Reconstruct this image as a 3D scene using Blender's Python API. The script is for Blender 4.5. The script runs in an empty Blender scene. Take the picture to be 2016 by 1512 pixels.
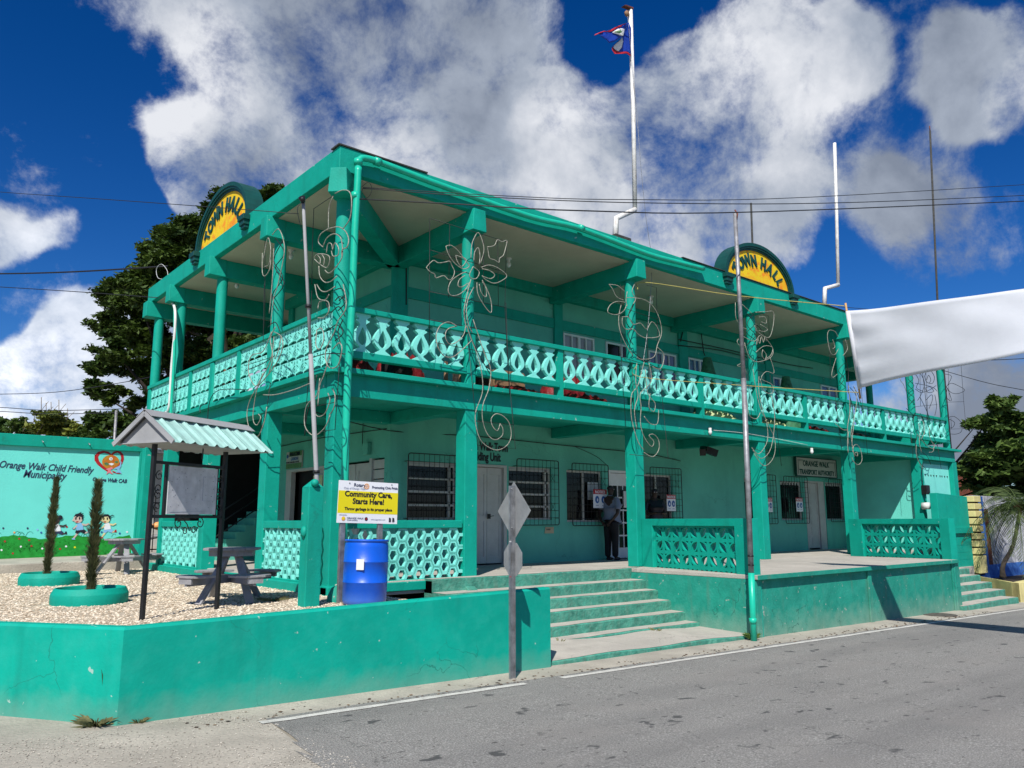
import bpy, bmesh, math, random
import numpy as np
from mathutils import Vector, Matrix
from mathutils.geometry import tessellate_polygon
R = math.radians
random.seed(7); rng = np.random.default_rng(7)
scene = bpy.context.scene
col = scene.collection

# ------------------------------------------------------------------ camera
CX, CY, CZ = -5.489, -10.571, -2.22
YAW, PITCH, ROLL, FPX = R(39.947), R(9.777), R(-0.121), 1562.729
fwd = Vector((math.sin(YAW)*math.cos(PITCH), math.cos(YAW)*math.cos(PITCH), math.sin(PITCH)))
rt0 = Vector((math.cos(YAW), -math.sin(YAW), 0)); up0 = rt0.cross(fwd)
rt = rt0*math.cos(ROLL)+up0*math.sin(ROLL); up = -rt0*math.sin(ROLL)+up0*math.cos(ROLL)
CAM = Vector((CX, CY, CZ))
cd = bpy.data.cameras.new('camera'); cam = bpy.data.objects.new('camera', cd); col.objects.link(cam)
cam.matrix_world = Matrix(((rt.x, up.x, -fwd.x, CX), (rt.y, up.y, -fwd.y, CY), (rt.z, up.z, -fwd.z, CZ), (0, 0, 0, 1)))
cd.sensor_width = 36; cd.lens = 36*FPX/2016; cd.clip_end = 3000; cd.clip_start = .05
scene.camera = cam
def ray(u, v): return fwd*FPX + rt*(u-1008) - up*(v-756)
def aY(u, v, Y): q = ray(u, v); return CAM + q*((Y-CY)/q.y)
def aX(u, v, X): q = ray(u, v); return CAM + q*((X-CX)/q.x)
def aZ(u, v, Z): q = ray(u, v); return CAM + q*((Z-CZ)/q.z)
def aD(u, v, D): return CAM + ray(u, v)*(D/FPX)

# ------------------------------------------------------------------ world
SUN = Vector((-.748*math.cos(R(47.6)), -.663*math.cos(R(47.6)), math.sin(R(47.6))))
w = bpy.data.worlds.new("World"); scene.world = w; w.use_nodes = True
nt = w.node_tree; N = nt.nodes; L = nt.links; N.clear()
out = N.new('ShaderNodeOutputWorld')
sky = N.new('ShaderNodeTexSky'); sky.sky_type = 'NISHITA'; sky.sun_disc = False
sky.sun_elevation = R(47.6); sky.sun_rotation = R(228.4); sky.altitude = 0; sky.air_density = 1.0; sky.dust_density = .3; sky.ozone_density = 3.0
gam = N.new('ShaderNodeGamma'); gam.inputs[1].default_value = 1.25
hsv = N.new('ShaderNodeHueSaturation'); hsv.inputs['Saturation'].default_value = 1.28; hsv.inputs['Value'].default_value = .9
L.new(sky.outputs[0], gam.inputs[0]); L.new(gam.outputs[0], hsv.inputs['Color'])
bg1 = N.new('ShaderNodeBackground'); bg1.inputs[1].default_value = .0505
tint = N.new('ShaderNodeVectorMath'); tint.operation = 'MULTIPLY'; tint.inputs[1].default_value = (.70, .86, 1.17); L.new(hsv.outputs[0], tint.inputs[0]); L.new(tint.outputs[0], bg1.inputs[0])
tc = N.new('ShaderNodeTexCoord')
nz = N.new('ShaderNodeTexNoise'); nz.inputs['Scale'].default_value = 6.5; nz.inputs['Detail'].default_value = 13; nz.inputs['Roughness'].default_value = .67
nz.inputs['Distortion'].default_value = .15
L.new(tc.outputs['Generated'], nz.inputs['Vector'])
nzw = N.new('ShaderNodeTexNoise'); nzw.inputs['Scale'].default_value = 3.0; nzw.inputs['Detail'].default_value = 6
L.new(tc.outputs['Generated'], nzw.inputs['Vector'])
sub = N.new('ShaderNodeVectorMath'); sub.operation = 'SUBTRACT'; sub.inputs[1].default_value = (.5, .5, .5)
L.new(nzw.outputs['Color'], sub.inputs[0])
scl = N.new('ShaderNodeVectorMath'); scl.operation = 'SCALE'; scl.inputs[3].default_value = .20
L.new(sub.outputs[0], scl.inputs[0])
addv = N.new('ShaderNodeVectorMath'); addv.operation = 'ADD'; L.new(tc.outputs['Generated'], addv.inputs[0]); L.new(scl.outputs[0], addv.inputs[1])
nrm_ = N.new('ShaderNodeVectorMath'); nrm_.operation = 'NORMALIZE'; L.new(addv.outputs[0], nrm_.inputs[0]); addv = nrm_
def m(op, a, b=None, c=None, clamp=False):
    n = N.new('ShaderNodeMath'); n.operation = op; n.use_clamp = clamp
    for i, x in enumerate((a, b, c)):
        if x is None: continue
        if isinstance(x, (int, float)): n.inputs[i].default_value = x
        else: L.new(x, n.inputs[i])
    return n.outputs[0]
# cumulus banks as (pixel direction of the bank's middle, angular size, weight)
banks = [(430, 20, 130, .9), (560, 50, 170, 1.1), (720, 60, 200, 1.3), (880, 90, 190, 1.3), (620, 170, 180, 1.1), (760, 200, 200, 1.3), (920, 230, 170, 1.2), (560, 260, 150, 1.0), (430, 290, 110, .95), (700, 330, 190, 1.2), (880, 370, 180, 1.1), (480, 360, 120, .7), (1000, 340, 120, .8), (400, 290, 110, 1.0), (360, 240, 70, .8), (480, 390, 110, .9), (1060, 230, 90, .8), (1040, 300, 110, .9),
         (1100, 140, 60, .6), (1130, 210, 110, .8), (1180, 300, 110, .7), (1290, 220, 120, 1.0), (1400, 170, 140, 1.1), (1520, 140, 120, 1.1), (1610, 120, 80, .9), (1380, 290, 150, 1.1), (1480, 330, 120, .9), (1320, 410, 150, 1.0), (1450, 430, 110, .8), (1100, 400, 120, .8), (1430, 50, 80, .5),
         (1840, 110, 75, .9), (1930, 130, 95, 1.0), (1985, 180, 70, .7), (1850, 50, 45, .6), (1880, 190, 60, .6),
         (1700, 390, 90, .42), (1780, 420, 100, .35), (1830, 330, 70, .2), (1920, 430, 90, .25), (1050, 260, 130, .8), (1100, 340, 150, .9), (1220, 340, 120, .7), (1330, 330, 120, .6),
         (1950, 800, 150, 1.1), (1790, 790, 140, 1.0), (1900, 730, 100, .8), (2050, 760, 130, 1.0),
         (30, 445, 55, .9), (100, 440, 38, .6), (-20, 450, 50, .7), (160, 640, 55, 1.0), (205, 700, 90, 1.3), (130, 680, 50, .8), (20, 770, 90, 1.2), (120, 770, 110, 1.3), (240, 790, 120, 1.3), (10, 850, 120, 1.2), (320, 800, 140, 1.2), (440, 700, 120, .9),
         (2500, 100, 200, .9), (-300, 300, 150, .6), (-450, 760, 200, 1), (700, -600, 330, .7), (1600, -520, 260, .7)]
acc = None
for (u, v, r, wt) in banks:
    dd = ray(u, v).normalized(); ang = math.atan(r/FPX)*1.25
    dp = N.new('ShaderNodeVectorMath'); dp.operation = 'DOT_PRODUCT'; L.new(addv.outputs[0], dp.inputs[0]); dp.inputs[1].default_value = dd
    mr = N.new('ShaderNodeMapRange'); mr.interpolation_type = 'SMOOTHSTEP'
    L.new(dp.outputs['Value'], mr.inputs[0]); mr.inputs[1].default_value = math.cos(ang); mr.inputs[2].default_value = 1.0; mr.inputs[3].default_value = 0; mr.inputs[4].default_value = wt
    acc = mr.outputs[0] if acc is None else m('ADD', acc, mr.outputs[0])
# everywhere else the same broken cumulus cover goes on
nzb = N.new('ShaderNodeTexNoise'); nzb.inputs['Scale'].default_value = 2.2; nzb.inputs['Detail'].default_value = 3; L.new(tc.outputs['Generated'], nzb.inputs['Vector'])
dpc = N.new('ShaderNodeVectorMath'); dpc.operation = 'DOT_PRODUCT'; L.new(tc.outputs['Generated'], dpc.inputs[0]); dpc.inputs[1].default_value = ray(1008, 600).normalized()
outside = N.new('ShaderNodeMapRange'); L.new(dpc.outputs['Value'], outside.inputs[0]); outside.inputs[1].default_value = .72; outside.inputs[2].default_value = .55
gen = m('MULTIPLY', m('MULTIPLY', m('SUBTRACT', nzb.outputs['Fac'], .45), 3.2), outside.outputs[0])
acc = m('ADD', acc, m('MAXIMUM', gen, 0))
acc = m('MINIMUM', acc, .93)
den = m('ADD', m('MULTIPLY', acc, .84), m('MULTIPLY', m('SUBTRACT', nz.outputs['Fac'], .5), 2.9))
mk = N.new('ShaderNodeMapRange'); mk.interpolation_type = 'SMOOTHSTEP'; L.new(den, mk.inputs[0]); mk.inputs[1].default_value = .14; mk.inputs[2].default_value = .88; mk.clamp = True
# cloud tone: thick parts grey below, bright rims
nz2 = N.new('ShaderNodeTexNoise'); nz2.inputs['Scale'].default_value = 5; nz2.inputs['Detail'].default_value = 9; L.new(addv.outputs[0], nz2.inputs['Vector'])
tone = m('ADD', m('MULTIPLY', m('SUBTRACT', nz2.outputs['Fac'], .5), 2.4), m('ADD', .47, m('MULTIPLY', m('SUBTRACT', nz.outputs['Fac'], .5), .8)))
cr = N.new('ShaderNodeValToRGB'); L.new(tone, cr.inputs[0])
cr.color_ramp.elements[0].position = .12; cr.color_ramp.elements[0].color = (.22, .26, .34, 1)
cr.color_ramp.elements[1].position = .85; cr.color_ramp.elements[1].color = (.78, .80, .85, 1)
e = cr.color_ramp.elements.new(.45); e.color = (.37, .42, .51, 1)
# cumulus near the horizon towards the west is whiter
sepd = N.new('ShaderNodeVectorMath'); sepd.operation = 'DOT_PRODUCT'; L.new(tc.outputs['Generated'], sepd.inputs[0]); sepd.inputs[1].default_value = ray(150, 760).normalized()
wh = N.new('ShaderNodeMapRange'); wh.interpolation_type = 'SMOOTHSTEP'; L.new(sepd.outputs['Value'], wh.inputs[0]); wh.inputs[1].default_value = .972; wh.inputs[2].default_value = .995; wh.inputs[3].default_value = .90; wh.inputs[4].default_value = 1.35
bg2 = N.new('ShaderNodeBackground'); L.new(cr.outputs[0], bg2.inputs[0]); L.new(wh.outputs[0], bg2.inputs[1])
mx = N.new('ShaderNodeMixShader'); L.new(mk.outputs[0], mx.inputs[0]); L.new(bg1.outputs[0], mx.inputs[1]); L.new(bg2.outputs[0], mx.inputs[2])
L.new(mx.outputs[0], out.inputs[0])
w.cycles.sampling_method = 'MANUAL'; w.cycles.sample_map_resolution = 512

# ------------------------------------------------------------------ sun, exposure
sl = bpy.data.lights.new('sun', 'SUN'); sl.energy = 5.0; sl.angle = R(.5); sl.color = (1, .965, .91)
so = bpy.data.objects.new('sun', sl); col.objects.link(so); so.rotation_euler = (-SUN).to_track_quat('-Z', 'Y').to_euler(); so.location = (-20, -20, 30)
scene.view_settings.view_transform = 'Standard'; scene.view_settings.look = 'None'; scene.view_settings.exposure = .20; scene.view_settings.gamma = 1
scene.view_settings.use_curve_mapping = False
scene.cycles.max_bounces = 5; scene.cycles.diffuse_bounces = 2

# ------------------------------------------------------------------ materials
def mat(name, c, rough=.75, var=.06, vscale=3.0, bump=.15, bscale=40, metal=0, spec=.4, dirt=None, c2=None, alpha=None, trans=0, patch=0, zdust=None, fine=None, chips=None, cracks=0):
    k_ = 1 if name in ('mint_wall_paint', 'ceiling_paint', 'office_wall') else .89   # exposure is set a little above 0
    dim = lambda t_: tuple(x*k_ for x in t_)
    c = dim(c); c2 = dim(c2) if c2 else None; fine = (fine[0], fine[1], dim(fine[2])) if fine else None; dirt = (dim(dirt[0]), dirt[1], dirt[2]) if dirt else None
    zdust = (zdust[0], zdust[1], dim(zdust[2]), zdust[3]) if zdust else None; chips = (chips[0], dim(chips[1])) if chips else None
    mt = bpy.data.materials.new(name); mt.use_nodes = True
    n = mt.node_tree; b = n.nodes['Principled BSDF']; lk = n.links
    b.inputs['Roughness'].default_value = rough; b.inputs['Metallic'].default_value = metal; b.inputs['Specular IOR Level'].default_value = spec
    tcx = n.nodes.new('ShaderNodeTexCoord'); geo = n.nodes.new('ShaderNodeNewGeometry'); P = geo.outputs['Position']
    no = n.nodes.new('ShaderNodeTexNoise'); no.inputs['Scale'].default_value = vscale; no.inputs['Detail'].default_value = 6; no.inputs['Roughness'].default_value = .6; lk.new(P, no.inputs['Vector'])
    ramp = n.nodes.new('ShaderNodeValToRGB'); lk.new(no.outputs['Fac'], ramp.inputs[0])
    ramp.color_ramp.elements[0].position = .3; ramp.color_ramp.elements[1].position = .7
    cc = c2 or tuple(x*(1+var*1.6) for x in c); c1 = tuple(x*(1-var*1.8) for x in c)
    if c2: c1 = c
    ramp.color_ramp.elements[0].color = (*c1, 1); ramp.color_ramp.elements[1].color = (*cc, 1)
    cur = ramp.outputs[0]
    def mixin(fac, colr):
        nonlocal cur
        mxx = n.nodes.new('ShaderNodeMix'); mxx.data_type = 'RGBA'; lk.new(fac, mxx.inputs[0]); lk.new(cur, mxx.inputs[6]); mxx.inputs[7].default_value = (*colr, 1); cur = mxx.outputs[2]
    def noise(scale, lo, hi, amt, det=5, vec=None, mode='Fac'):
        q = n.nodes.new('ShaderNodeTexNoise'); q.inputs['Scale'].default_value = scale; q.inputs['Detail'].default_value = det; lk.new(vec or P, q.inputs['Vector'])
        r_ = n.nodes.new('ShaderNodeMapRange'); lk.new(q.outputs['Fac'], r_.inputs[0]); r_.inputs[1].default_value = lo; r_.inputs[2].default_value = hi; r_.inputs[4].default_value = amt; return r_.outputs[0]
    if fine: mixin(noise(fine[0], .45, .7, fine[1], 3), fine[2])
    if patch: mixin(noise(1.1, .5, .62, patch, 8), tuple(x*.72 for x in c))
    if dirt:   # (colour, amount, scale): vertical run-off streaks and scuffs
        mp = n.nodes.new('ShaderNodeMapping'); mp.inputs['Scale'].default_value = (1, 1, .18); lk.new(P, mp.inputs[0])
        mixin(noise(dirt[2], .56, .78, dirt[1], 6, mp.outputs[0]), dirt[0])
    if zdust:  # (z of ground, height, colour, amount): dust splashed on the foot of a wall
        sp = n.nodes.new('ShaderNodeSeparateXYZ'); lk.new(P, sp.inputs[0])
        q = n.nodes.new('ShaderNodeTexNoise'); q.inputs['Scale'].default_value = 5; q.inputs['Detail'].default_value = 5; lk.new(P, q.inputs['Vector'])
        a = n.nodes.new('ShaderNodeMath'); a.operation = 'MULTIPLY_ADD'; lk.new(sp.outputs[0], a.inputs[0]); a.inputs[1].default_value = .0155; lk.new(sp.outputs[2], a.inputs[2])
        a2 = n.nodes.new('ShaderNodeMath'); a2.operation = 'MULTIPLY_ADD'; lk.new(q.outputs['Fac'], a2.inputs[0]); a2.inputs[1].default_value = -zdust[1]*1.2; lk.new(a.outputs[0], a2.inputs[2])
        r_ = n.nodes.new('ShaderNodeMapRange'); lk.new(a2.outputs[0], r_.inputs[0]); r_.inputs[1].default_value = zdust[0]-zdust[1]*.8; r_.inputs[2].default_value = zdust[0]+zdust[1]*.3; r_.inputs[3].default_value = zdust[3]; r_.inputs[4].default_value = 0
        mixin(r_.outputs[0], zdust[2])
    if chips: mixin(noise(11, chips[0], chips[0]+.015, .8, 3), chips[1])
    if cracks:   # hairline cracks, broken up so that they start and stop
        vo = n.nodes.new('ShaderNodeTexVoronoi'); vo.feature = 'DISTANCE_TO_EDGE'; vo.inputs['Scale'].default_value = 1.1
        ad = n.nodes.new('ShaderNodeVectorMath'); ad.operation = 'MULTIPLY_ADD'; q0 = n.nodes.new('ShaderNodeTexNoise'); q0.inputs['Scale'].default_value = 3; q0.inputs['Detail'].default_value = 6; lk.new(P, q0.inputs['Vector']); lk.new(q0.outputs['Color'], ad.inputs[0]); ad.inputs[1].default_value = (.5, .5, .5); lk.new(P, ad.inputs[2]); lk.new(ad.outputs[0], vo.inputs['Vector'])
        r_ = n.nodes.new('ShaderNodeMapRange'); lk.new(vo.outputs['Distance'], r_.inputs[0]); r_.inputs[1].default_value = .0; r_.inputs[2].default_value = .007; r_.inputs[3].default_value = 1; r_.inputs[4].default_value = 0
        mm = n.nodes.new('ShaderNodeMath'); mm.operation = 'MULTIPLY'; lk.new(r_.outputs[0], mm.inputs[0]); lk.new(noise(.9, .52, .6, cracks, 2), mm.inputs[1]); mixin(mm.outputs[0], tuple(x*.35+.01 for x in c))
    lk.new(cur, b.inputs['Base Color'])
    if bump:
        nb = n.nodes.new('ShaderNodeTexNoise'); nb.inputs['Scale'].default_value = bscale; nb.inputs['Detail'].default_value = 5; lk.new(P, nb.inputs['Vector'])
        bp = n.nodes.new('ShaderNodeBump'); bp.inputs['Strength'].default_value = bump; bp.inputs['Distance'].default_value = .02; lk.new(nb.outputs['Fac'], bp.inputs['Height']); lk.new(bp.outputs[0], b.inputs['Normal'])
    if trans: b.inputs['Transmission Weight'].default_value = trans
    return mt
DUST = (.42, .40, .32)
M = {}
TEAL = (.0, .345, .252)
M['teal'] = mat('teal_paint', TEAL, .62, .05, 2.5, .18, 35, spec=.25, dirt=((.006, .17, .12), .5, 3.5), fine=(5, .18, (.01, .42, .32)), patch=.16, chips=(.725, (.35, .50, .44)), cracks=.4)
M['teal_low'] = mat('teal_paint_weathered', tuple(x*1.08 for x in TEAL), .65, .06, 1.6, .12, 28, spec=.2, dirt=((.006, .17, .13), .5, 3), zdust=(-4.0, .30, (.20, .36, .28), .55), fine=(7, .3, (.03, .43, .33)), patch=.28, chips=(.715, (.42, .55, .48)), cracks=.8)
M['teal_worn'] = mat('teal_paint_worn', (.016, .285, .205), .72, .10, 2.5, .3, 26, spec=.2, dirt=((.10, .22, .16), .6, 5), zdust=(-4.02, .5, (.30, .36, .28), .6), fine=(9, .35, (.05, .36, .28)), chips=(.70, (.36, .42, .36)), cracks=.9)
M['riser'] = mat('riser_paint', (.055, .27, .195), .75, .2, 5, .8, 22, dirt=((.09, .16, .12), .8, 7), fine=(12, .4, (.18, .40, .30)))
M['mint'] = mat('mint_paint', (.22, .80, .69), .6, .04, 3, .2, 40, fine=(20, .12, (.3, .85, .74)))
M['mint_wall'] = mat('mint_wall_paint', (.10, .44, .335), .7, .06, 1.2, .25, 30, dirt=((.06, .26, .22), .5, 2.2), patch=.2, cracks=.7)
M['mural'] = mat('mural_wall_paint', (.155, .74, .64), .7, .03, 1.5, .2, 30)
M['dgreen'] = mat('dark_green_paint', (.002, .062, .052), .5, .12, 5, .15, 40)
M['yellow_sun'] = mat('sunburst_yellow', (.88, .56, .01), .6, .05, 3, .1, 30, c2=(.90, .28, .01))
M['ceil'] = mat('ceiling_paint', (.50, .43, .33), .8, .05, 1.5, .15, 30)
M['conc'] = mat('terrace_concrete', (.50, .46, .40), .85, .10, 2.2, .35, 45, patch=.35, fine=(60, .4, (.32, .29, .25)), cracks=.8)
M['conc2'] = mat('pavement_concrete', (.44, .40, .33), .9, .12, 1.8, .6, 30, patch=.4, fine=(55, .5, (.27, .25, .21)), cracks=.9)
M['roofdark'] = mat('bitumen_felt', (.05, .05, .045), .9, .2, 6, .4, 30)
M['white'] = mat('white_paint', (.78, .78, .75), .5, .05, 6, .1, 40)
M['whitepole'] = mat('white_pole_paint', (.80, .79, .74), .5, .1, 8, .2, 50, dirt=((.25, .14, .07), .9, 14))
M['offwhite'] = mat('door_paint', (.50, .50, .46), .6, .06, 4, .15, 40)
M['galv'] = mat('galvanised_steel', (.36, .37, .38), .45, .2, 9, .15, 60, metal=.75, dirt=((.2, .17, .14), .4, 20))
M['greypole'] = mat('grey_metal_pole', (.30, .30, .31), .5, .25, 7, .15, 50, metal=.4, dirt=((.16, .11, .08), .5, 9))
M['black'] = mat('black_iron', (.012, .012, .013), .45, .3, 9, .1, 50)
M['wire'] = mat('black_wire', (.012, .013, .015), .5, .1, 9, 0)
M['rope'] = mat('rope_light_tube', (.31, .30, .24), .5, .3, 25, .2, 80, spec=.6)
M['glass'] = mat('dark_window_glass', (.004, .005, .006), .1, .2, 4, 0, spec=.35)
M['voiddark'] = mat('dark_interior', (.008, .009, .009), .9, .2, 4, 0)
M['blueglass'] = mat('blue_window_glass', (.05, .10, .22), .12, .25, 2, 0, spec=.8)
M['greyglass'] = mat('grey_window_glass', (.22, .24, .26), .15, .2, 2, 0, spec=.8)
M['blue'] = mat('blue_plastic', (.004, .10, .62), .38, .08, 3, .05, 30, zdust=(-3.2, .14, (.10, .22, .5), .5), dirt=((.02, .16, .55), .4, 6))
M['wood'] = mat('grey_painted_wood', (.31, .305, .315), .7, .12, 6, .3, 40, dirt=((.15, .15, .15), .4, 12))
M['tin'] = mat('mint_corrugated_sheet', (.36, .60, .54), .45, .08, 4, .05, 40, dirt=((.22, .30, .26), .4, 8))
M['greyboard'] = mat('grey_painted_board', (.32, .325, .33), .7, .08, 3, .15, 40)
M['whiteboard'] = mat('notice_board_sheet', (.60, .60, .62), .5, .1, 8, .1, 40, dirt=((.3, .3, .3), .5, 15))
M['signwhite'] = mat('sign_white', (.84, .85, .88), .4, .01, 3, 0)
M['signyellow'] = mat('sign_yellow', (.80, .68, .01), .4, .01, 3, 0)
M['ink'] = mat('sign_ink', (.012, .012, .02), .5, .02, 3, 0)
M['navyink'] = mat('navy_ink', (.03, .04, .10), .5, .02, 3, 0)
M['paleink'] = mat('pale_ink', (.35, .38, .48), .5, .02, 3, 0)
M['orange'] = mat('orange_print', (.85, .38, .12), .5, .02, 3, 0)
M['red'] = mat('red_print', (.45, .015, .02), .5, .05, 3, 0)
M['bluep'] = mat('blue_print', (.03, .12, .36), .5, .05, 3, 0)
M['lblue'] = mat('light_blue_print', (.25, .52, .80), .5, .05, 3, 0)
M['pink'] = mat('pink_print', (.80, .22, .26), .5, .05, 3, 0)
M['grassp'] = mat('painted_grass', (.003, .19, .012), .7, .1, 7, .1, 30, c2=(.01, .36, .04))
M['skinA'] = mat('painted_skin_pale', (.62, .47, .40), .7, .02, 3, 0)
M['skinB'] = mat('painted_skin_yellow', (.78, .66, .34), .7, .02, 3, 0)
M['skinC'] = mat('painted_skin_dark', (.05, .025, .02), .7, .02, 3, 0)
M['gravelbase'] = mat('gravel_bed', (.50, .42, .31), .95, .2, 30, .9, 60, c2=(.66, .57, .44), fine=(45, .6, (.28, .22, .15)))
M['soil'] = mat('dark_soil', (.05, .04, .03), .95, .2, 8, .5, 30)
M['banner'] = mat('white_banner_vinyl', (.84, .86, .89), .45, .03, 2, .08, 12)
def translucent(mt, f):
    n = mt.node_tree; lk = n.links; b = n.nodes['Principled BSDF']; tr = n.nodes.new('ShaderNodeBsdfTranslucent'); tr.inputs[0].default_value = (.82, .84, .88, 1); ms = n.nodes.new('ShaderNodeMixShader'); ms.inputs[0].default_value = f
    lk.new(b.outputs[0], ms.inputs[1]); lk.new(tr.outputs[0], ms.inputs[2]); lk.new(ms.outputs[0], n.nodes['Material Output'].inputs[0])
translucent(M['banner'], .25)
M['bannerghost'] = mat('banner_show_through', (.68, .70, .75), .45, .02, 2, 0)
M['cane'] = mat('bamboo_cane', (.55, .32, .11), .6, .1, 8, .1, 40)
M['twine'] = mat('yellow_twine', (.42, .36, .10), .7, .1, 20, 0)
M['ylw'] = mat('yellow_wall_paint', (.72, .63, .27), .75, .08, 4, .3, 30, dirt=((.30, .26, .14), .6, 5))
M['mural_blue'] = mat('painted_blue', (.02, .09, .38), .8, .2, 6, .3, 25, c2=(.06, .2, .55))
M['mural_wht'] = mat('painted_grey_white', (.18, .19, .22), .8, .2, 5, .3, 25, c2=(.72, .72, .74), dirt=((.10, .10, .11), .8, 5))
M['rust'] = mat('rusty_brown_sheet', (.16, .045, .022), .8, .25, 4, .3, 20)
M['bark'] = mat('bark', (.035, .027, .02), .95, .3, 8, .8, 25)
M['palebark'] = mat('pale_branch_bark', (.20, .16, .11), .95, .3, 8, .5, 25)
M['terracotta'] = mat('terracotta', (.42, .12, .05), .8, .1, 8, .2, 30)
M['redcloth'] = mat('red_foil_cloth', (.15, .006, .008), .5, .35, 8, .6, 20)
M['net'] = mat('green_net', (.03, .16, .07), .7, .3, 10, .4, 40)
M['yellownet'] = mat('pale_green_bundle', (.42, .55, .22), .6, .3, 6, .4, 30, c2=(.65, .68, .42))
M['shirt'] = mat('blue_grey_polo', (.20, .235, .31), .85, .06, 6, .3, 30)
M['trouser'] = mat('black_trousers', (.010, .010, .012), .85, .1, 6, .2, 30)
M['skin'] = mat('brown_skin', (.045, .025, .017), .5, .08, 8, .05, 40)
M['flagblue'] = mat('flag_blue', (.008, .055, .42), .6, .1, 6, .05, 20)
M['flagred'] = mat('flag_red', (.55, .02, .03), .6, .05, 6, 0)
M['flagwhite'] = mat('flag_white', (.8, .82, .8), .6, .05, 6, 0)
M['flaggreen'] = mat('flag_emblem_green', (.10, .22, .08), .6, .3, 40, 0)
M['brownwood'] = mat('carved_brown_wood', (.30, .17, .09), .7, .15, 8, .2, 30)
M['paper'] = mat('paper', (.72, .72, .70), .7, .03, 6, 0)
M['manila'] = mat('manila_card', (.50, .43, .27), .7, .05, 6, 0)
M['plastic_teal'] = mat('teal_pipe', (.01, .50, .33), .35, .06, 5, .05, 30)
M['pvc'] = mat('white_pvc', (.72, .74, .70), .35, .06, 5, .05, 30)
M['bulb'] = mat('bulb_glass', (.75, .78, .76), .2, .02, 5, 0, spec=.7)
M['linepaint'] = mat('road_line_paint', (.66, .64, .58), .8, .12, 6, .3, 60, fine=(90, .75, (.30, .28, .26)))
M['zinc'] = mat('sign_back_aluminium', (.34, .35, .35), .5, .10, 6, .06, 30, metal=.35, dirt=((.26, .26, .26), .5, 10))
M['weed'] = mat('weed_leaf', (.17, .17, .07), .8, .3, 20, 0)
def leafmat(name, a, b, c=None, sc=.9):
    mt = bpy.data.materials.new(name); mt.use_nodes = True; n = mt.node_tree; lk = n.links; b_ = n.nodes['Principled BSDF']; b_.inputs['Roughness'].default_value = .6; b_.inputs['Specular IOR Level'].default_value = .25
    geo = n.nodes.new('ShaderNodeNewGeometry')
    no = n.nodes.new('ShaderNodeTexNoise'); no.inputs['Scale'].default_value = sc; no.inputs['Detail'].default_value = 3; lk.new(geo.outputs['Position'], no.inputs['Vector'])
    ri = n.nodes.new('ShaderNodeMath'); ri.operation = 'MULTIPLY_ADD'; lk.new(geo.outputs['Random Per Island'], ri.inputs[0]); ri.inputs[1].default_value = .5; 
    s2 = n.nodes.new('ShaderNodeMath'); s2.operation = 'SUBTRACT'; lk.new(no.outputs['Fac'], s2.inputs[0]); s2.inputs[1].default_value = .25; lk.new(s2.outputs[0], ri.inputs[2])
    r_ = n.nodes.new('ShaderNodeValToRGB'); lk.new(ri.outputs[0], r_.inputs[0]); r_.color_ramp.elements[0].color = (*a, 1); r_.color_ramp.elements[1].color = (*b, 1); r_.color_ramp.elements[0].position = .15; r_.color_ramp.elements[1].position = .85
    lk.new(r_.outputs[0], b_.inputs['Base Color'])
    tr = n.nodes.new('ShaderNodeBsdfTranslucent'); lk.new(r_.outputs[0], tr.inputs[0]); ms = n.nodes.new('ShaderNodeMixShader'); ms.inputs[0].default_value = .22
    lk.new(b_.outputs[0], ms.inputs[1]); lk.new(tr.outputs[0], ms.inputs[2]); lk.new(ms.outputs[0], n.nodes['Material Output'].inputs[0]); return mt
M['leafdark'] = leafmat('dark_foliage', (.012, .035, .006), (.085, .135, .018))
M['leafmid'] = leafmat('almond_foliage', (.014, .05, .010), (.13, .20, .04), sc=1.4)
M['leafyel'] = leafmat('yellow_green_foliage', (.03, .065, .012), (.24, .26, .04), sc=.7)
M['cypress'] = leafmat('cypress_foliage', (.045, .065, .025), (.21, .22, .10), sc=9)
M['palm'] = leafmat('palm_foliage', (.02, .045, .012), (.12, .16, .05), sc=2)
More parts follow.
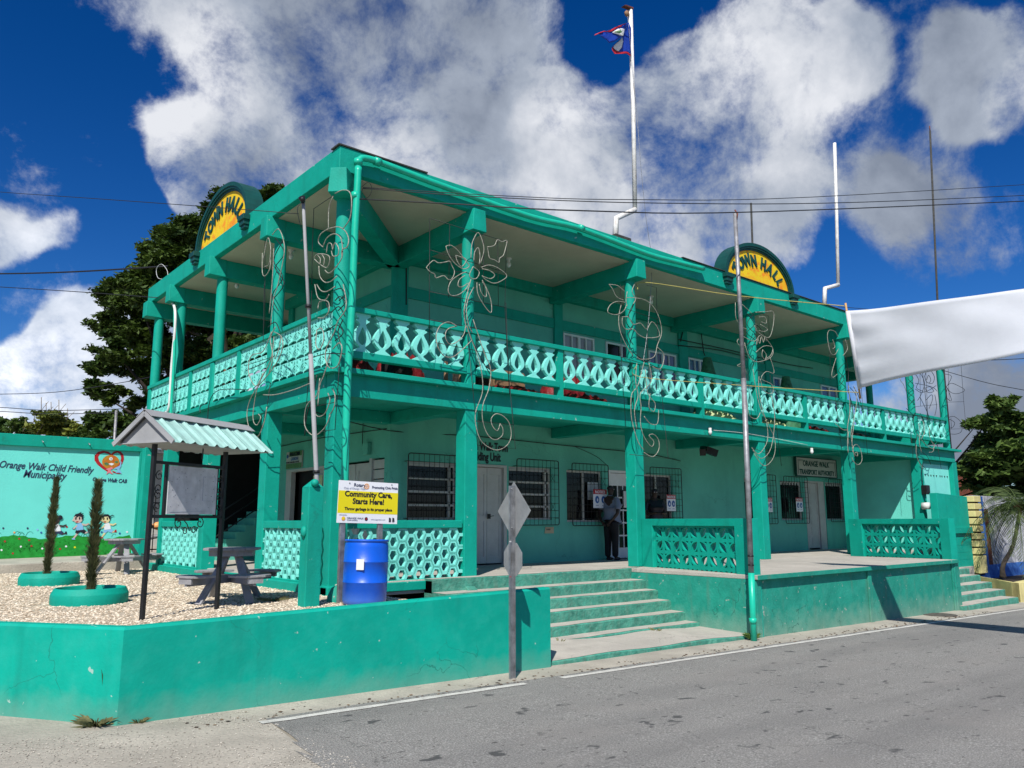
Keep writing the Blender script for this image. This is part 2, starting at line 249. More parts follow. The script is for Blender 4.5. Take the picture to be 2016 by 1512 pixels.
# road: worn asphalt with aggregate grain, patches and dark spots
def asphalt():
    mt = mat('worn_asphalt', (.235, .226, .207), .9, .05, .8, 1.0, 70, cracks=.8, fine=(70, 1.0, (.46, .445, .41)))
    n = mt.node_tree; lk = n.links; b = n.nodes['Principled BSDF']; cur = b.inputs['Base Color'].links[0].from_socket
    geo = n.nodes.new('ShaderNodeNewGeometry'); mp = n.nodes.new('ShaderNodeMapping'); lk.new(geo.outputs['Position'], mp.inputs[0]); mp.inputs['Scale'].default_value = (1.6, 2.6, 1)
    tr_ = n.nodes.new('ShaderNodeMapping'); lk.new(geo.outputs['Position'], tr_.inputs[0]); tr_.inputs['Scale'].default_value = (.10, 1.1, 1); tq = n.nodes.new('ShaderNodeTexNoise'); tq.inputs['Scale'].default_value = 1.3; tq.inputs['Detail'].default_value = 4; lk.new(tr_.outputs[0], tq.inputs['Vector'])
    rr_ = n.nodes.new('ShaderNodeMapRange'); lk.new(tq.outputs['Fac'], rr_.inputs[0]); rr_.inputs[1].default_value = .45; rr_.inputs[2].default_value = .65; rr_.inputs[4].default_value = .45
    x = n.nodes.new('ShaderNodeMix'); x.data_type = 'RGBA'; lk.new(rr_.outputs[0], x.inputs[0]); lk.new(cur, x.inputs[6]); x.inputs[7].default_value = (.155, .15, .142, 1); cur = x.outputs[2]
    for sc, lo, hi, amt, cc in ((2.4, .665, .72, .85, (.05, .05, .05)), (7, .69, .72, .8, (.06, .055, .05)), (.55, .5, .7, .35, (.28, .26, .235)), (60, .60, .68, .75, (.085, .08, .075)), (9, .71, .75, .6, (.45, .44, .40))):
        q = n.nodes.new('ShaderNodeTexNoise'); q.inputs['Scale'].default_value = sc; q.inputs['Detail'].default_value = 2; lk.new(mp.outputs[0], q.inputs['Vector'])
        r_ = n.nodes.new('ShaderNodeMapRange'); lk.new(q.outputs['Fac'], r_.inputs[0]); r_.inputs[1].default_value = lo; r_.inputs[2].default_value = hi; r_.inputs[4].default_value = amt
        x = n.nodes.new('ShaderNodeMix'); x.data_type = 'RGBA'; lk.new(r_.outputs[0], x.inputs[0]); lk.new(cur, x.inputs[6]); x.inputs[7].default_value = (*cc, 1); cur = x.outputs[2]
    lk.new(cur, b.inputs['Base Color']); return mt
M['asphalt'] = asphalt()

# ------------------------------------------------------------------ mesh helpers
class MB:
    def __init__(s): s.v = []; s.f = []; s.sm = []
    def add(s, vs, fs, smooth=False):
        o = len(s.v); s.v += [tuple(x) for x in vs]; s.f += [tuple(i+o for i in f) for f in fs]; s.sm += [smooth]*len(fs); return s
    def box(s, x0, x1, y0, y1, z0, z1):
        return s.add([(x0, y0, z0), (x1, y0, z0), (x1, y1, z0), (x0, y1, z0), (x0, y0, z1), (x1, y0, z1), (x1, y1, z1), (x0, y1, z1)],
                     [(0, 3, 2, 1), (4, 5, 6, 7), (0, 1, 5, 4), (1, 2, 6, 5), (2, 3, 7, 6), (3, 0, 4, 7)])
    def hexa(s, p): return s.add(p, [(0, 3, 2, 1), (4, 5, 6, 7), (0, 1, 5, 4), (1, 2, 6, 5), (2, 3, 7, 6), (3, 0, 4, 7)])
    def beam(s, a, b, wd, h, upv=(0, 0, 1)):   # bar of rectangular section from a to b
        a, b = Vector(a), Vector(b); t = (b-a).normalized(); sd = t.cross(Vector(upv))
        if sd.length < 1e-4: sd = t.cross(Vector((1, 0, 0)))
        sd.normalize(); u2 = sd.cross(t); sd = sd*wd/2; u2 = u2*h/2
        return s.hexa([a-sd-u2, a+sd-u2, b+sd-u2, b-sd-u2, a-sd+u2, a+sd+u2, b+sd+u2, b-sd+u2])
    def tube(s, pts, r, n=8, cap=True, rs=None, closed=False):
        pts = [Vector(p) for p in pts]; k = len(pts); vs = []; fs = []; prev = None
        for i, p in enumerate(pts):
            t = (pts[min(i+1, k-1)]-pts[max(i-1, 0)])
            t = t.normalized() if t.length > 1e-9 else Vector((0, 0, 1))
            if prev is None:
                a = t.cross(Vector((0, 0, 1)));
                if a.length < .2: a = t.cross(Vector((1, 0, 0)))
                a.normalize()
            else:
                a = prev - t*prev.dot(t)
                if a.length < 1e-6: a = t.orthogonal()
                a.normalize()
            prev = a; b = t.cross(a); rr = rs[i] if rs else r
            for j in range(n):
                an = 2*math.pi*j/n; vs.append(p + (a*math.cos(an)+b*math.sin(an))*rr)
        for i in range(k-1):
            for j in range(n): fs.append((i*n+j, i*n+(j+1) % n, (i+1)*n+(j+1) % n, (i+1)*n+j))
        if cap: fs.append(tuple(range(n-1, -1, -1))); fs.append(tuple((k-1)*n+j for j in range(n)))
        return s.add(vs, fs, True)
    def cyl(s, x, y, z0, z1, r, n=20, r1=None):
        vs = []; r1 = r if r1 is None else r1
        for z, q in ((z0, r), (z1, r1)):
            for j in range(n): vs.append((x+q*math.cos(2*math.pi*j/n), y+q*math.sin(2*math.pi*j/n), z))
        s.add(vs, [(j, (j+1) % n, n+(j+1) % n, n+j) for j in range(n)], True)
        return s.add(vs, [tuple(range(n-1, -1, -1)), tuple(range(n, 2*n))], False)
    def lathe(s, prof, x=0, y=0, z=0, n=28):
        vs = []; fs = []
        for (r, h) in prof:
            for j in range(n): vs.append((x+r*math.cos(2*math.pi*j/n), y+r*math.sin(2*math.pi*j/n), z+h))
        for i in range(len(prof)-1):
            for j in range(n): fs.append((i*n+j, i*n+(j+1) % n, (i+1)*n+(j+1) % n, (i+1)*n+j))
        return s.add(vs, fs, True)
    def prism(s, poly, z0, z1):
        n = len(poly); return s.add([(x, y, z0) for x, y in poly]+[(x, y, z1) for x, y in poly], [tuple(range(n-1, -1, -1)), tuple(range(n, 2*n))]+[(j, (j+1) % n, n+(j+1) % n, n+j) for j in range(n)])
    def plate(s, loops, O, U, V, W):   # flat plate with holes: loops[0] outer, others holes; W = thickness vector
        O, U, V, W = Vector(O), Vector(U), Vector(V), Vector(W)
        tri = tessellate_polygon([[Vector((a, b, 0)) for a, b in lp] for lp in loops]); fl = [p for lp in loops for p in lp]; n = len(fl)
        vs = [O+U*a+V*b for a, b in fl]; vs += [p+W for p in vs]; fs = [tuple(t) for t in tri]+[tuple(n+i for i in reversed(t)) for t in tri]
        o = 0
        for lp in loops:
            k = len(lp)
            for j in range(k): fs.append((o+j, o+(j+1) % k, n+o+(j+1) % k, n+o+j))
            o += k
        return s.add(vs, fs)
    def ball(s, c, r, n=10, sz=None):
        sz = sz or (1, 1, 1); vs = []; fs = []
        for i in range(1, n//2):
            th = math.pi*i/(n//2)
            for j in range(n): ph = 2*math.pi*j/n; vs.append((c[0]+r*sz[0]*math.sin(th)*math.cos(ph), c[1]+r*sz[1]*math.sin(th)*math.sin(ph), c[2]+r*sz[2]*math.cos(th)))
        k = len(vs); vs += [(c[0], c[1], c[2]+r*sz[2]), (c[0], c[1], c[2]-r*sz[2])]; rr = n//2-1
        for i in range(rr-1):
            for j in range(n): fs.append((i*n+j, (i+1)*n+j, (i+1)*n+(j+1) % n, i*n+(j+1) % n))
        for j in range(n): fs.append((k, j, (j+1) % n)); fs.append((k+1, (rr-1)*n+(j+1) % n, (rr-1)*n+j))
        return s.add(vs, fs, True)
    def mesh(s, name, material):
        me = bpy.data.meshes.new(name); me.from_pydata([tuple(v) for v in s.v], [], s.f); me.materials.append(material)
        me.polygons.foreach_set('use_smooth', s.sm); me.validate()
        bm = bmesh.new(); bm.from_mesh(me); bmesh.ops.recalc_face_normals(bm, faces=bm.faces); bm.to_mesh(me); bm.free(); me.update(); return me
def link(name, me, parent=None, loc=None, rz=None):
    o = bpy.data.objects.new(name, me); col.objects.link(o)
    if loc is not None: o.location = loc
    if rz is not None: o.rotation_euler = (0, 0, rz)
    if parent: o.parent = parent
    return o
def obj(name, mb, material, parent=None, bevel=0, loc=None, rz=None, label=None):
    me = mb.mesh(name, material); o = link(name, me, parent, loc, rz)
    if parent is not None and loc is None and rz is None: unparent_shift(o, parent)
    if bevel:
        b = o.modifiers.new('bevel', 'BEVEL'); b.width = bevel; b.segments = 2; b.limit_method = 'ANGLE'; b.angle_limit = R(40)
    if label: o['label'] = label
    return o
def world_mat(o):
    mtx = o.matrix_basis.copy(); p = o.parent
    while p: mtx = p.matrix_basis @ mtx; p = p.parent
    return mtx
def unparent_shift(o, parent):   # geometry was written in world coordinates
    o.matrix_basis = world_mat(parent).inverted()
def tag(o, label=None, cat=None, group=None, kind=None):
    if label: o['label'] = label
    if cat: o['category'] = cat
    if group: o['group'] = group
    if kind: o['kind'] = kind
    return o
def thing(name, label, cat, loc=(0, 0, 0), rz=0, group=None):
    o = bpy.data.objects.new(name, None); o.empty_display_size = .1; col.objects.link(o); o.location = loc; o.rotation_euler = (0, 0, rz); return tag(o, label, cat, group)
def part(name, mb, material, parent, bevel=0, label=None): return obj(name, mb, material, parent, bevel, loc=(0, 0, 0), label=label)  # local coordinates of the thing
def text(name, s, size, O, U, V, material, parent, bold=0, shear=0, depth=.002, align='LEFT', sx=1, label=None):
    cu = bpy.data.curves.new(name, 'FONT'); cu.body = s; cu.size = size; cu.offset = bold; cu.shear = shear; cu.extrude = depth; cu.align_x = align; cu.resolution_u = 3
    t = bpy.data.objects.new(name, cu); col.objects.link(t); bpy.context.view_layer.update()
    me = bpy.data.meshes.new_from_object(t.evaluated_get(bpy.context.evaluated_depsgraph_get())); bpy.data.objects.remove(t)
    me.materials.clear(); me.materials.append(material)
    U = Vector(U).normalized(); V = Vector(V); V = (V-U*V.dot(U)).normalized(); W = U.cross(V)
    mtx = Matrix(((U.x*sx, V.x, W.x, O[0]), (U.y*sx, V.y, W.y, O[1]), (U.z*sx, V.z, W.z, O[2]), (0, 0, 0, 1)))
    me.transform(mtx); o = link(name, me, parent)
    if parent: unparent_shift(o, parent)
    if label: o['label'] = label
    return o
def smooth_path(pts, k=4):
    pts = [Vector(p) for p in pts]; o = []
    for i in range(len(pts)-1):
        p0, p1, p2, p3 = pts[max(i-1, 0)], pts[i], pts[i+1], pts[min(i+2, len(pts)-1)]
        for j in range(k):
            t = j/k; o.append(.5*((2*p1)+(p2-p0)*t+(2*p0-5*p1+4*p2-p3)*t*t+(3*p1-p0-3*p2+p3)*t**3))
    o.append(pts[-1]); return o
def zg(X): return -3.985-.0155*max(-12, min(40, X))

# ================================================================== SETTING
def sheet(name, pts, z_of, material, thick=None):   # pts = xy outline, z from a function
    mb = MB(); top = [(x, y, z_of(x, y)) for x, y in pts]; n = len(pts)
    mb.add(top, [tuple(range(n))]); return mb
def grid_ground():
    xs = [-900, -60, -12, -8, -4, 0, 4, 8, 12, 16, 22, 30, 40, 80, 900]; ys = [-900, -60, -12, -6, -2, 2, 12, 40, 120, 900]
    vs = [(x, y, zg(x)) for y in ys for x in xs]; nx = len(xs); fs = [(j*nx+i, j*nx+i+1, (j+1)*nx+i+1, (j+1)*nx+i) for j in range(len(ys)-1) for i in range(nx-1)]
    return MB().add(vs, fs)
tag(obj('ground', grid_ground(), mat('dusty_ground', (.34, .30, .23), .95, .15, .7, .6, 12, fine=(30, .4, (.2, .18, .14)))), kind='structure')
def strip(name, rows, dz, material):   # rows: (x, y_near, y_far) along the street
    vs = []; fs = []
    for x, a, b in rows: vs += [(x, a, zg(x)+dz), (x, b, zg(x)+dz)]
    for i in range(len(rows)-1): fs.append((2*i, 2*i+2, 2*i+3, 2*i+1))
    return tag(obj(name, MB().add(vs, fs), material), kind='structure')
ln = lambda x: -3.60-.0105*(x+2.55)                      # the painted edge line wanders with the street
xsr = [-2.4, -1.2, 0, 1.2, 2.6, 4, 6, 8, 10, 12, 15, 20, 30, 60]
edge = lambda x: ln(x)+.16+.03*math.sin(x*3.1)
road = MB(); vs = []
cx_ = list(np.arange(-2.95, -2.42, .045)); fr_ = {}
def far_left(x):
    t = (x+2.45); return -3.62+(5.6 if t > -.18 else 4.2)*t*1.0-.35*abs(math.sin(x*31))-.22*abs(math.sin(x*83+1)) if x > -2.95 else -6.6+(x+2.95)*3.2
rowx = [-30, -9, -6, -5.0, -4.2, -3.6, -3.2]+cx_+xsr
for x in rowx:
    far = edge(x) if x >= -2.41 else max(-20, far_left(x))
    vs += [(x, -24, zg(x)+.006), (x, far, zg(x)+.006)]
road.add(vs, [(2*i, 2*i+2, 2*i+3, 2*i+1) for i in range(len(rowx)-1)])
tag(obj('road', road, M['asphalt']), kind='structure')
rw = [-9, -6, -4.6, -3.8, -3.2, -2.4, -1.2, 0, 1.2, 2.6, 4, 6, 8, 10, 12, 14, 18, 30]
strip('pavement', [(x, (-30 if x < -4.7 else -12 if x < -3.5 else -9 if x < -3 else edge(x)-.05), (2 if x < -4.7 else -1.5 if x < -3.5 else -2.6)) for x in rw], .003, M['conc2'])
strip('road_edge_line', [(x, ln(x)-.05+.008*math.sin(x*9), ln(x)+.045+.01*math.sin(x*7+1)) for x in np.arange(-2.5, .75, .25)], .011, M['linepaint'])
strip('road_edge_line', [(x, ln(x)-.045+.008*math.sin(x*9), ln(x)+.05+.01*math.sin(x*7+1)) for x in np.arange(1.05, 40, .4)], .011, M['linepaint'])
# loose sand and gravel in the near corner
vs = []; fs = []
G = 9000; xs = -5.4+rng.random(G)*3.0; ys = -6.2+rng.random(G)*3.4
keep = (ys < -3.0) & (ys < -2.95-(xs+3.49)*1.4*(xs < -3.49)) & (rng.random(G) < np.clip(.25+.9*np.sin(xs*2.1+ys*1.7)**2, 0, 1)); xs = xs[keep]; ys = ys[keep]
def pebbles(name, xs, ys, zf, smin, smax, material, flat=.55, label=None):
    n = len(xs); s = smin+rng.random(n)*(smax-smin); an = rng.random(n)*6.283
    base = np.array([(1, 0, 0), (0, 1, 0), (-1, 0, 0), (0, -1, 0), (0, 0, 1), (.3, .2, -1)], float)
    V = np.zeros((n, 6, 3)); jit = .7+.6*rng.random((n, 6, 1)); b = base[None]*jit
    ex = 1+.5*rng.random(n)
    V[:, :, 0] = (b[:, :, 0]*np.cos(an)[:, None]*ex[:, None]-b[:, :, 1]*np.sin(an)[:, None])*s[:, None]+xs[:, None]
    V[:, :, 1] = (b[:, :, 0]*np.sin(an)[:, None]*ex[:, None]+b[:, :, 1]*np.cos(an)[:, None])*s[:, None]+ys[:, None]
    V[:, :, 2] = b[:, :, 2]*s[:, None]*flat+np.array([zf(a, c) for a, c in zip(xs, ys)])[:, None]+s[:, None]*flat*.4
    F = np.array([(0, 1, 4), (1, 2, 4), (2, 3, 4), (3, 0, 4), (1, 0, 5), (2, 1, 5), (3, 2, 5), (0, 3, 5)])
    Fa = (F[None]+(np.arange(n)*6)[:, None, None]).reshape(-1, 3)
    me = bpy.data.meshes.new(name); me.from_pydata(V.reshape(-1, 3).tolist(), [], Fa.tolist()); me.materials.append(material)
    o = link(name, me); return tag(o, label=label, kind='stuff')
def pebmat(name, a, b_, c):
    mt = bpy.data.materials.new(name); mt.use_nodes = True; n = mt.node_tree; lk = n.links; b = n.nodes['Principled BSDF']; b.inputs['Roughness'].default_value = .85
    geo = n.nodes.new('ShaderNodeNewGeometry'); r_ = n.nodes.new('ShaderNodeValToRGB'); lk.new(geo.outputs['Random Per Island'], r_.inputs[0])
    r_.color_ramp.elements[0].color = (*a, 1); r_.color_ramp.elements[1].color = (*c, 1); e2 = r_.color_ramp.elements.new(.5); e2.color = (*b_, 1); lk.new(r_.outputs[0], b.inputs['Base Color']); return mt
M['peb'] = pebmat('cream_gravel', (.27, .20, .13), (.58, .48, .35), (.78, .69, .55))
M['grit'] = pebmat('road_grit', (.20, .18, .15), (.40, .37, .31), (.58, .54, .46))
M['litter'] = pebmat('dry_litter', (.03, .025, .02), (.10, .06, .035), (.20, .13, .07))
pebbles('road_grit', xs, ys, lambda x, y: zg(x)+.005, .002, .008, M['grit'])
n = 420; lx = rng.random(n)*17-3; ly = np.array([ln(x)+.10+abs(rng.normal())*.14 for x in lx]); ly = np.minimum(ly, -3.05)
pebbles('dry_leaf_litter', lx, ly, lambda x, y: zg(x)+.006, .005, .022, M['litter'], flat=.3)
# gravel forecourt behind the low wall
ZG = -3.25
fore = MB(); fore.add([(-3.42, -2.8, ZG), (.45, -2.8, ZG), (.45, -1.0, ZG), (.30, -.75, ZG), (.0, .2, ZG), (0, 8.6, ZG), (-8.5, 8.6, ZG), (-8.5, 4.2, ZG)], [tuple(range(8))])
tag(obj('gravel_bed', fore, M['gravelbase']), kind='structure')
K = 46000; gx = -6+rng.random(K)*7.3; gy = -2.8+rng.random(K)**1.25*11.4
ok = (gx > -3.42-(gy+2.8)*.71) & ~(gx > .43)& ~((gx > .28) & (gy > -.75)) & ~((gx > -.1) & (gy > 0)); gx = gx[ok]; gy = gy[ok]
tag(pebbles('gravel', gx, gy, lambda x, y: ZG, .008, .019, M['peb']), label=None)
pit = MB(); pit.box(.2, 1.40, -2.84, 2.2, -4.2, -3.62); pit.box(1.405, 2.1, -.9, 2.2, -4.2, -3.62); tag(obj('soil_pit', pit, M['soil']), kind='structure')
walk = MB(); walk.hexa([(-9, 8.5, -3.6), (.9, 8.5, -3.6), (.9, 10.0, -3.6), (-9, 10.0, -3.6), (-9, 8.5, -3.13), (.9, 8.5, -3.03), (.9, 10.0, -2.96), (-9, 10.0, -3.10)])
tag(obj('side_walk', walk, M['conc2'], bevel=.015), kind='structure')
alley = MB(); alley.box(.2, 14, 9.6, 30, -3.6, -3.12); tag(obj('yard_floor', alley, M['conc2']), kind='structure')

# ================================================================== LOW WALL
lw = thing('low_wall', 'low turquoise garden wall with bevelled top running along the street in front of the gravel', 'wall', (-3.49, -2.95, -3.95))
th = .15
def wall_seg(a, b, za, zb, zba, zbb, side):
    a = Vector(a); b = Vector(b); d_ = (b-a).normalized(); nrm = Vector((-d_.y, d_.x))*side*th
    return a, b, nrm
Pc = Vector((-3.49, -2.95)); Pr = Vector((1.47, -3.0)); Pl = Vector((-8.5, 4.2))
def offs(p, q, r):   # inner corner of the mitre
    d1 = (q-p).normalized(); d2 = (r-q).normalized(); n1 = Vector((-d1.y, d1.x)); n2 = Vector((-d2.y, d2.x)); k = (n1+n2); k = k/k.length; return q+k*th/k.dot(n1)
ic = offs(Pl, Pc, Pr); dR = (Pr-Pc).normalized(); ir = Pr+Vector((-dR.y, dR.x))*th; dL = (Pc-Pl).normalized(); il = Pl+Vector((-dL.y, dL.x))*th
def seg(p, q, ip, iq, zp, zq, name):
    mb = MB(); b = .022
    def lerp(u, v, t): return u+(v-u)*t
    o1, o2 = p, q; c1, c2 = lerp(p, ip, .18), lerp(q, iq, .18); d1, d2 = lerp(ip, p, .12), lerp(iq, q, .12)
    mb.add([(o1.x, o1.y, -4.3), (o2.x, o2.y, -4.3), (o2.x, o2.y, zq-b), (o1.x, o1.y, zp-b), (c1.x, c1.y, zp), (c2.x, c2.y, zq), (d1.x, d1.y, zp), (d2.x, d2.y, zq), (ip.x, ip.y, zp-b), (iq.x, iq.y, zq-b), (ip.x, ip.y, -4.3), (iq.x, iq.y, -4.3)],
           [(0, 1, 2, 3), (3, 2, 5, 4), (4, 5, 7, 6), (6, 7, 9, 8), (8, 9, 11, 10), (1, 11, 9, 7, 5, 2), (0, 3, 4, 6, 8, 10)])
    obj(name, mb, M['teal_low'], lw)
seg(Pc, Pr, ic, ir, -3.125, -3.045, 'wall_run'); seg(Pl, Pc, il, ic, -3.14, -3.125, 'wall_run')

# ================================================================== TOWN HALL
TH = thing('town_hall', 'two storey turquoise concrete town hall with balconies and round columns', 'building', (0, 0, -3.1))
def P(name, mb, material, bevel=0, parent=None, label=None): return obj(name, mb, material, parent or TH, bevel, label=label)
XC = [0, 2.38, 6.54, 10.86, 15.09, 19.27, 21.59]; YC = [0, 2.35, 5.16, 7.70, 9.37]
FL = -3.1
# floor slab of the ground storey and front terrace
fb = MB(); fb.box(.0, 21.9, -.13, 9.6, -3.3, FL); P('ground_slab', fb, M['conc'], .01)
b = MB(); b.box(-.16, 2.2, -.16, .03, -3.25, -3.12); P('base_beam', b, M['teal'], .01)
b = MB(); b.box(-.2, .05, .2, 9.5, -3.26, -3.12); P('base_beam', b, M['teal'], .01)
tb = MB(); tb.box(5.95, 13.75, -2.95, -.13, -4.4, -3.17); P('terrace_wall', tb, M['teal_worn'])
tt = MB(); tt.box(5.98, 13.83, -3.03, -.13, -3.168, FL+.002); P('terrace_floor', tt, M['conc'], .008)
tl = MB(); tl.box(5.98, 13.84, -3.05, -3.031, -3.17, FL+.003); P('terrace_lip', tl, M['teal_worn'], .004)
for x in (6.0, 9.75, 13.62):
    b = MB(); b.box(x, x+.13, -2.985, -2.951, -4.4, -3.175); P('terrace_pilaster', b, M['teal_worn'], .006)
# front steps
nos = [(-.34, -3.12), (-.70, -3.29), (-.99, -3.45), (-1.28, -3.61), (-1.57, -3.78), (-1.86, -3.93)]
stp = obj('front_steps', MB().box(1.5, 6.25, -.33, -.13, -4.4, -3.12), M['riser'], TH)
wv = lambda x, s: .012*math.sin(x*2.3+s)+.007*math.sin(x*9.1+s*3)
def step(name, x0, x1, y, z, yb, zb, parent, dx=0):
    mb = MB(); n = 26; vs = []
    for i in range(n+1):
        x = x0+(x1-x0)*i/n; q = wv(x, z*7)
        vs += [(x, y+q-.004, zb), (x, y+q-.004, z-.012+wv(x, z)*.35), (x, y+q+.012, z+wv(x, z+2)*.25), (x, yb, z+.002)]
    for i in range(n):
        for k in range(3): mb.add([vs[4*i+k], vs[4*i+4+k], vs[4*i+5+k], vs[4*i+1+k]], [(0, 1, 2, 3)])
    mb.add([vs[0], vs[1], vs[2], vs[3], (x0, yb, zb)], [(0, 1, 2, 3, 4)]); mb.add([vs[-4], vs[-3], vs[-2], vs[-1], (x1, yb, zb)], [(0, 1, 2, 3, 4)])
    o = obj(name, mb, M['riser'], parent); t = MB()
    for i in range(n): t.add([(vs[4*i+2][0], vs[4*i+2][1]+.012, vs[4*i+2][2]+.004), (vs[4*i+6][0], vs[4*i+6][1]+.012, vs[4*i+6][2]+.004), (vs[4*i+7][0], yb, z+.006), (vs[4*i+3][0], yb, z+.006)], [(0, 1, 2, 3)])
    obj('tread', t, M['conc'], o); return o
for i in range(1, 6):
    y, z = nos[i]; step('step', 1.5 if i < 5 else 1.5, 6.28-.035*i, y, z, nos[i-1][0]+.01, nos[i][1]-.2, TH)
step('step', 1.5, 6.2, nos[0][0], FL+.004, -.12, -3.3, TH)
pf = MB(); vs = []
n = 24
for i in range(n+1):
    x = 1.5+4.45*i/n; zz = zg(x)+.06+.012*math.sin(x*3); vs += [(x, -2.93+.02*math.sin(x*2), zg(x)-.1), (x, -2.93+.02*math.sin(x*2), zz-.01), (x, -2.91+.02*math.sin(x*2), zz), (x, -1.8, zz+.03)]
for i in range(n):
    for k in range(3): pf.add([vs[4*i+k], vs[4*i+4+k], vs[4*i+5+k], vs[4*i+1+k]], [(0, 1, 2, 3)])
P('step_kerb', pf, M['riser'])
t = MB()
for i in range(n): t.add([(vs[4*i+2][0], vs[4*i+2][1]+.02, vs[4*i+2][2]+.004), (vs[4*i+6][0], vs[4*i+6][1]+.02, vs[4*i+6][2]+.004), (vs[4*i+7][0], -1.79, vs[4*i+7][2]+.004), (vs[4*i+3][0], -1.79, vs[4*i+3][2]+.004)], [(0, 1, 2, 3)])
P('step_platform', t, M['conc'])
# sloping cheek left of the steps
b = MB(); b.add([(2.12, -.17, -3.12), (2.3, -.17, -3.12), (2.3, -.95, -3.62), (2.12, -.95, -3.62), (2.12, -.17, -4), (2.3, -.17, -4), (2.3, -.95, -4), (2.12, -.95, -4)], [(0, 1, 2, 3), (4, 5, 6, 7), (0, 3, 7, 4), (1, 5, 6, 2), (2, 6, 7, 3), (0, 4, 5, 1)]); P('step_cheek', b, M['riser'])

# lower square pillars
def pillar(x, y, z0=FL, parent=None): b = MB(); b.box(x-.13, x+.13, y-.13, y+.13, z0, -.4); P('pillar', b, M['teal'], .012)
pillar(.02, .02, -3.4)
for x in XC[1:6]: pillar(x, 0)
for y in YC[1:]: pillar(0, y, -3.25)
b = MB(); b.box(-.16, .2, -.2, .16, -3.5, -3.13); P('pillar_base', b, M['teal_low'], .015)
b = MB(); b.box(21.55, 21.86, -.14, .16, -3.9, -.4); P('pillar', b, M['teal'], .01)
# upper slab: ledge, edge beam
b = MB(); b.prism([(.06, -.285), (21.98, -.285), (21.98, 9.62), (-.285, 9.62), (-.285, -.0), (-.22, -.22)], -.075, .0); P('floor_ledge', b, M['teal'], .006)
b = MB(); b.box(-.14, 21.75, -.15, .12, -.405, -.076); P('edge_beam', b, M['teal'], .006)
b = MB(); b.box(-.15, .12, .121, 9.5, -.405, -.076); P('edge_beam', b, M['teal'], .006)
b = MB(); b.box(.121, 21.74, .121, 9.5, -.2, -.077); P('floor_slab', b, M['teal'])
for x in XC[1:6]:
    b = MB(); b.box(x-.12, x+.12, .122, 2.3, -.42, -.201); P('floor_beam', b, M['teal'], .01)
for y in YC[1:4]:
    b = MB(); b.box(.122, 2.3, y-.12, y+.12, -.42, -.201); P('floor_beam', b, M['teal'], .01)
# roof: slab with deep fascia, ceiling
ROX, ROY = 21.83, 9.61
b = MB(); b.box(-.24, ROX, -.24, ROY, 3.03, 3.42); P('roof_fascia', b, M['teal'], .01)
b = MB(); b.box(-.12, ROX-.12, -.12, ROY-.12, 3.015, 3.028); P('ceiling', b, M['ceil'])
b = MB(); b.box(-.10, ROX-.1, -.10, ROY-.1, 3.421, 3.44); P('roof_felt', b, M['roofdark'])
b = MB(); b.box(-.27, 1.35, -.26, .0, 3.424, 3.445); P('felt_strip', b, M['roofdark'])
b = MB(); b.box(8.0, 21.8, -.27, .05, 3.424, 3.438); P('felt_strip', b, M['roofdark'])
# roof beams with cap ends over each column
def cap_beam(x0, y0, x1, y1, nose=True):
    d_ = Vector((x1-x0, y1-y0)).normalized(); b = MB(); b.beam((x0+d_.x*.22, y0+d_.y*.22, 2.835), (x1, y1, 2.835), .26, .36); P('roof_beam', b, M['teal'], .008)
    if nose:   # tapered cap end
        s_ = Vector((-d_.y, d_.x)); o_ = Vector((x0, y0)); c0 = o_-d_*.10; c1 = o_+d_*.24; pts = []
        for z, h0, h1 in ((2.66, .15, .15), (3.045, .125, .15)):
            for c, hw in ((c0, h0), (c0, -h0), (c1, -h1), (c1, h1)): pts.append((c.x+s_.x*hw, c.y+s_.y*hw, z if c is c0 or z > 2.8 else 2.655))
        b = MB(); b.hexa(pts); P('column_cap', b, M['teal'], .01)
for x in XC[1:6]: cap_beam(x, -.23, x, 2.31)
for y in YC[1:4]: cap_beam(-.23, y, 2.31, y)
cap_beam(-.2, -.2, 2.31, 2.31)
b = MB(); b.beam((0, 9.4, 2.835), (21.5, 9.4, 2.835), .26, .36); P('roof_beam', b, M['teal'], .008)
b = MB(); b.beam((-.35, 9.39, 2.835), (.3, 9.39, 2.835), .30, .37); P('column_cap', b, M['teal'], .01)
b = MB(); b.beam((21.59, -.3, 2.835), (21.59, 9.2, 2.835), .26, .36); P('roof_beam', b, M['teal'], .008)
for (a, c_) in (((2.31, 2.31), (19.4, 2.31)), ((2.31, 2.45), (2.31, 7.1)), ((19.45, 2.31), (21.5, 2.31))):
    b = MB(); b.beam((*a, 2.90), (*c_, 2.90), .24, .24); P('roof_beam', b, M['teal'], .008)
# upper round columns
cm = MB(); cm.cyl(0, 0, 0, 2.67, .108, 24); cm = cm.mesh('column', M['teal'])
cmb = MB(); cmb.cyl(0, 0, 0, 2.66, .125, 24); cmb = cmb.mesh('column', M['teal'])
for x in XC: link('column', cmb if x == 0 else cm, TH, (x, 0, 3.1))
for y in YC[1:]: link('column', cm, TH, (0, y, 3.1))
for (x, y) in ((21.5, 2.33), (21.5, 5.2), (21.5, 9.3), (3.2, 9.3), (6.4, 9.3), (10.5, 9.3), (15, 9.3)): link('column', cm, TH, (x, y, 3.1))
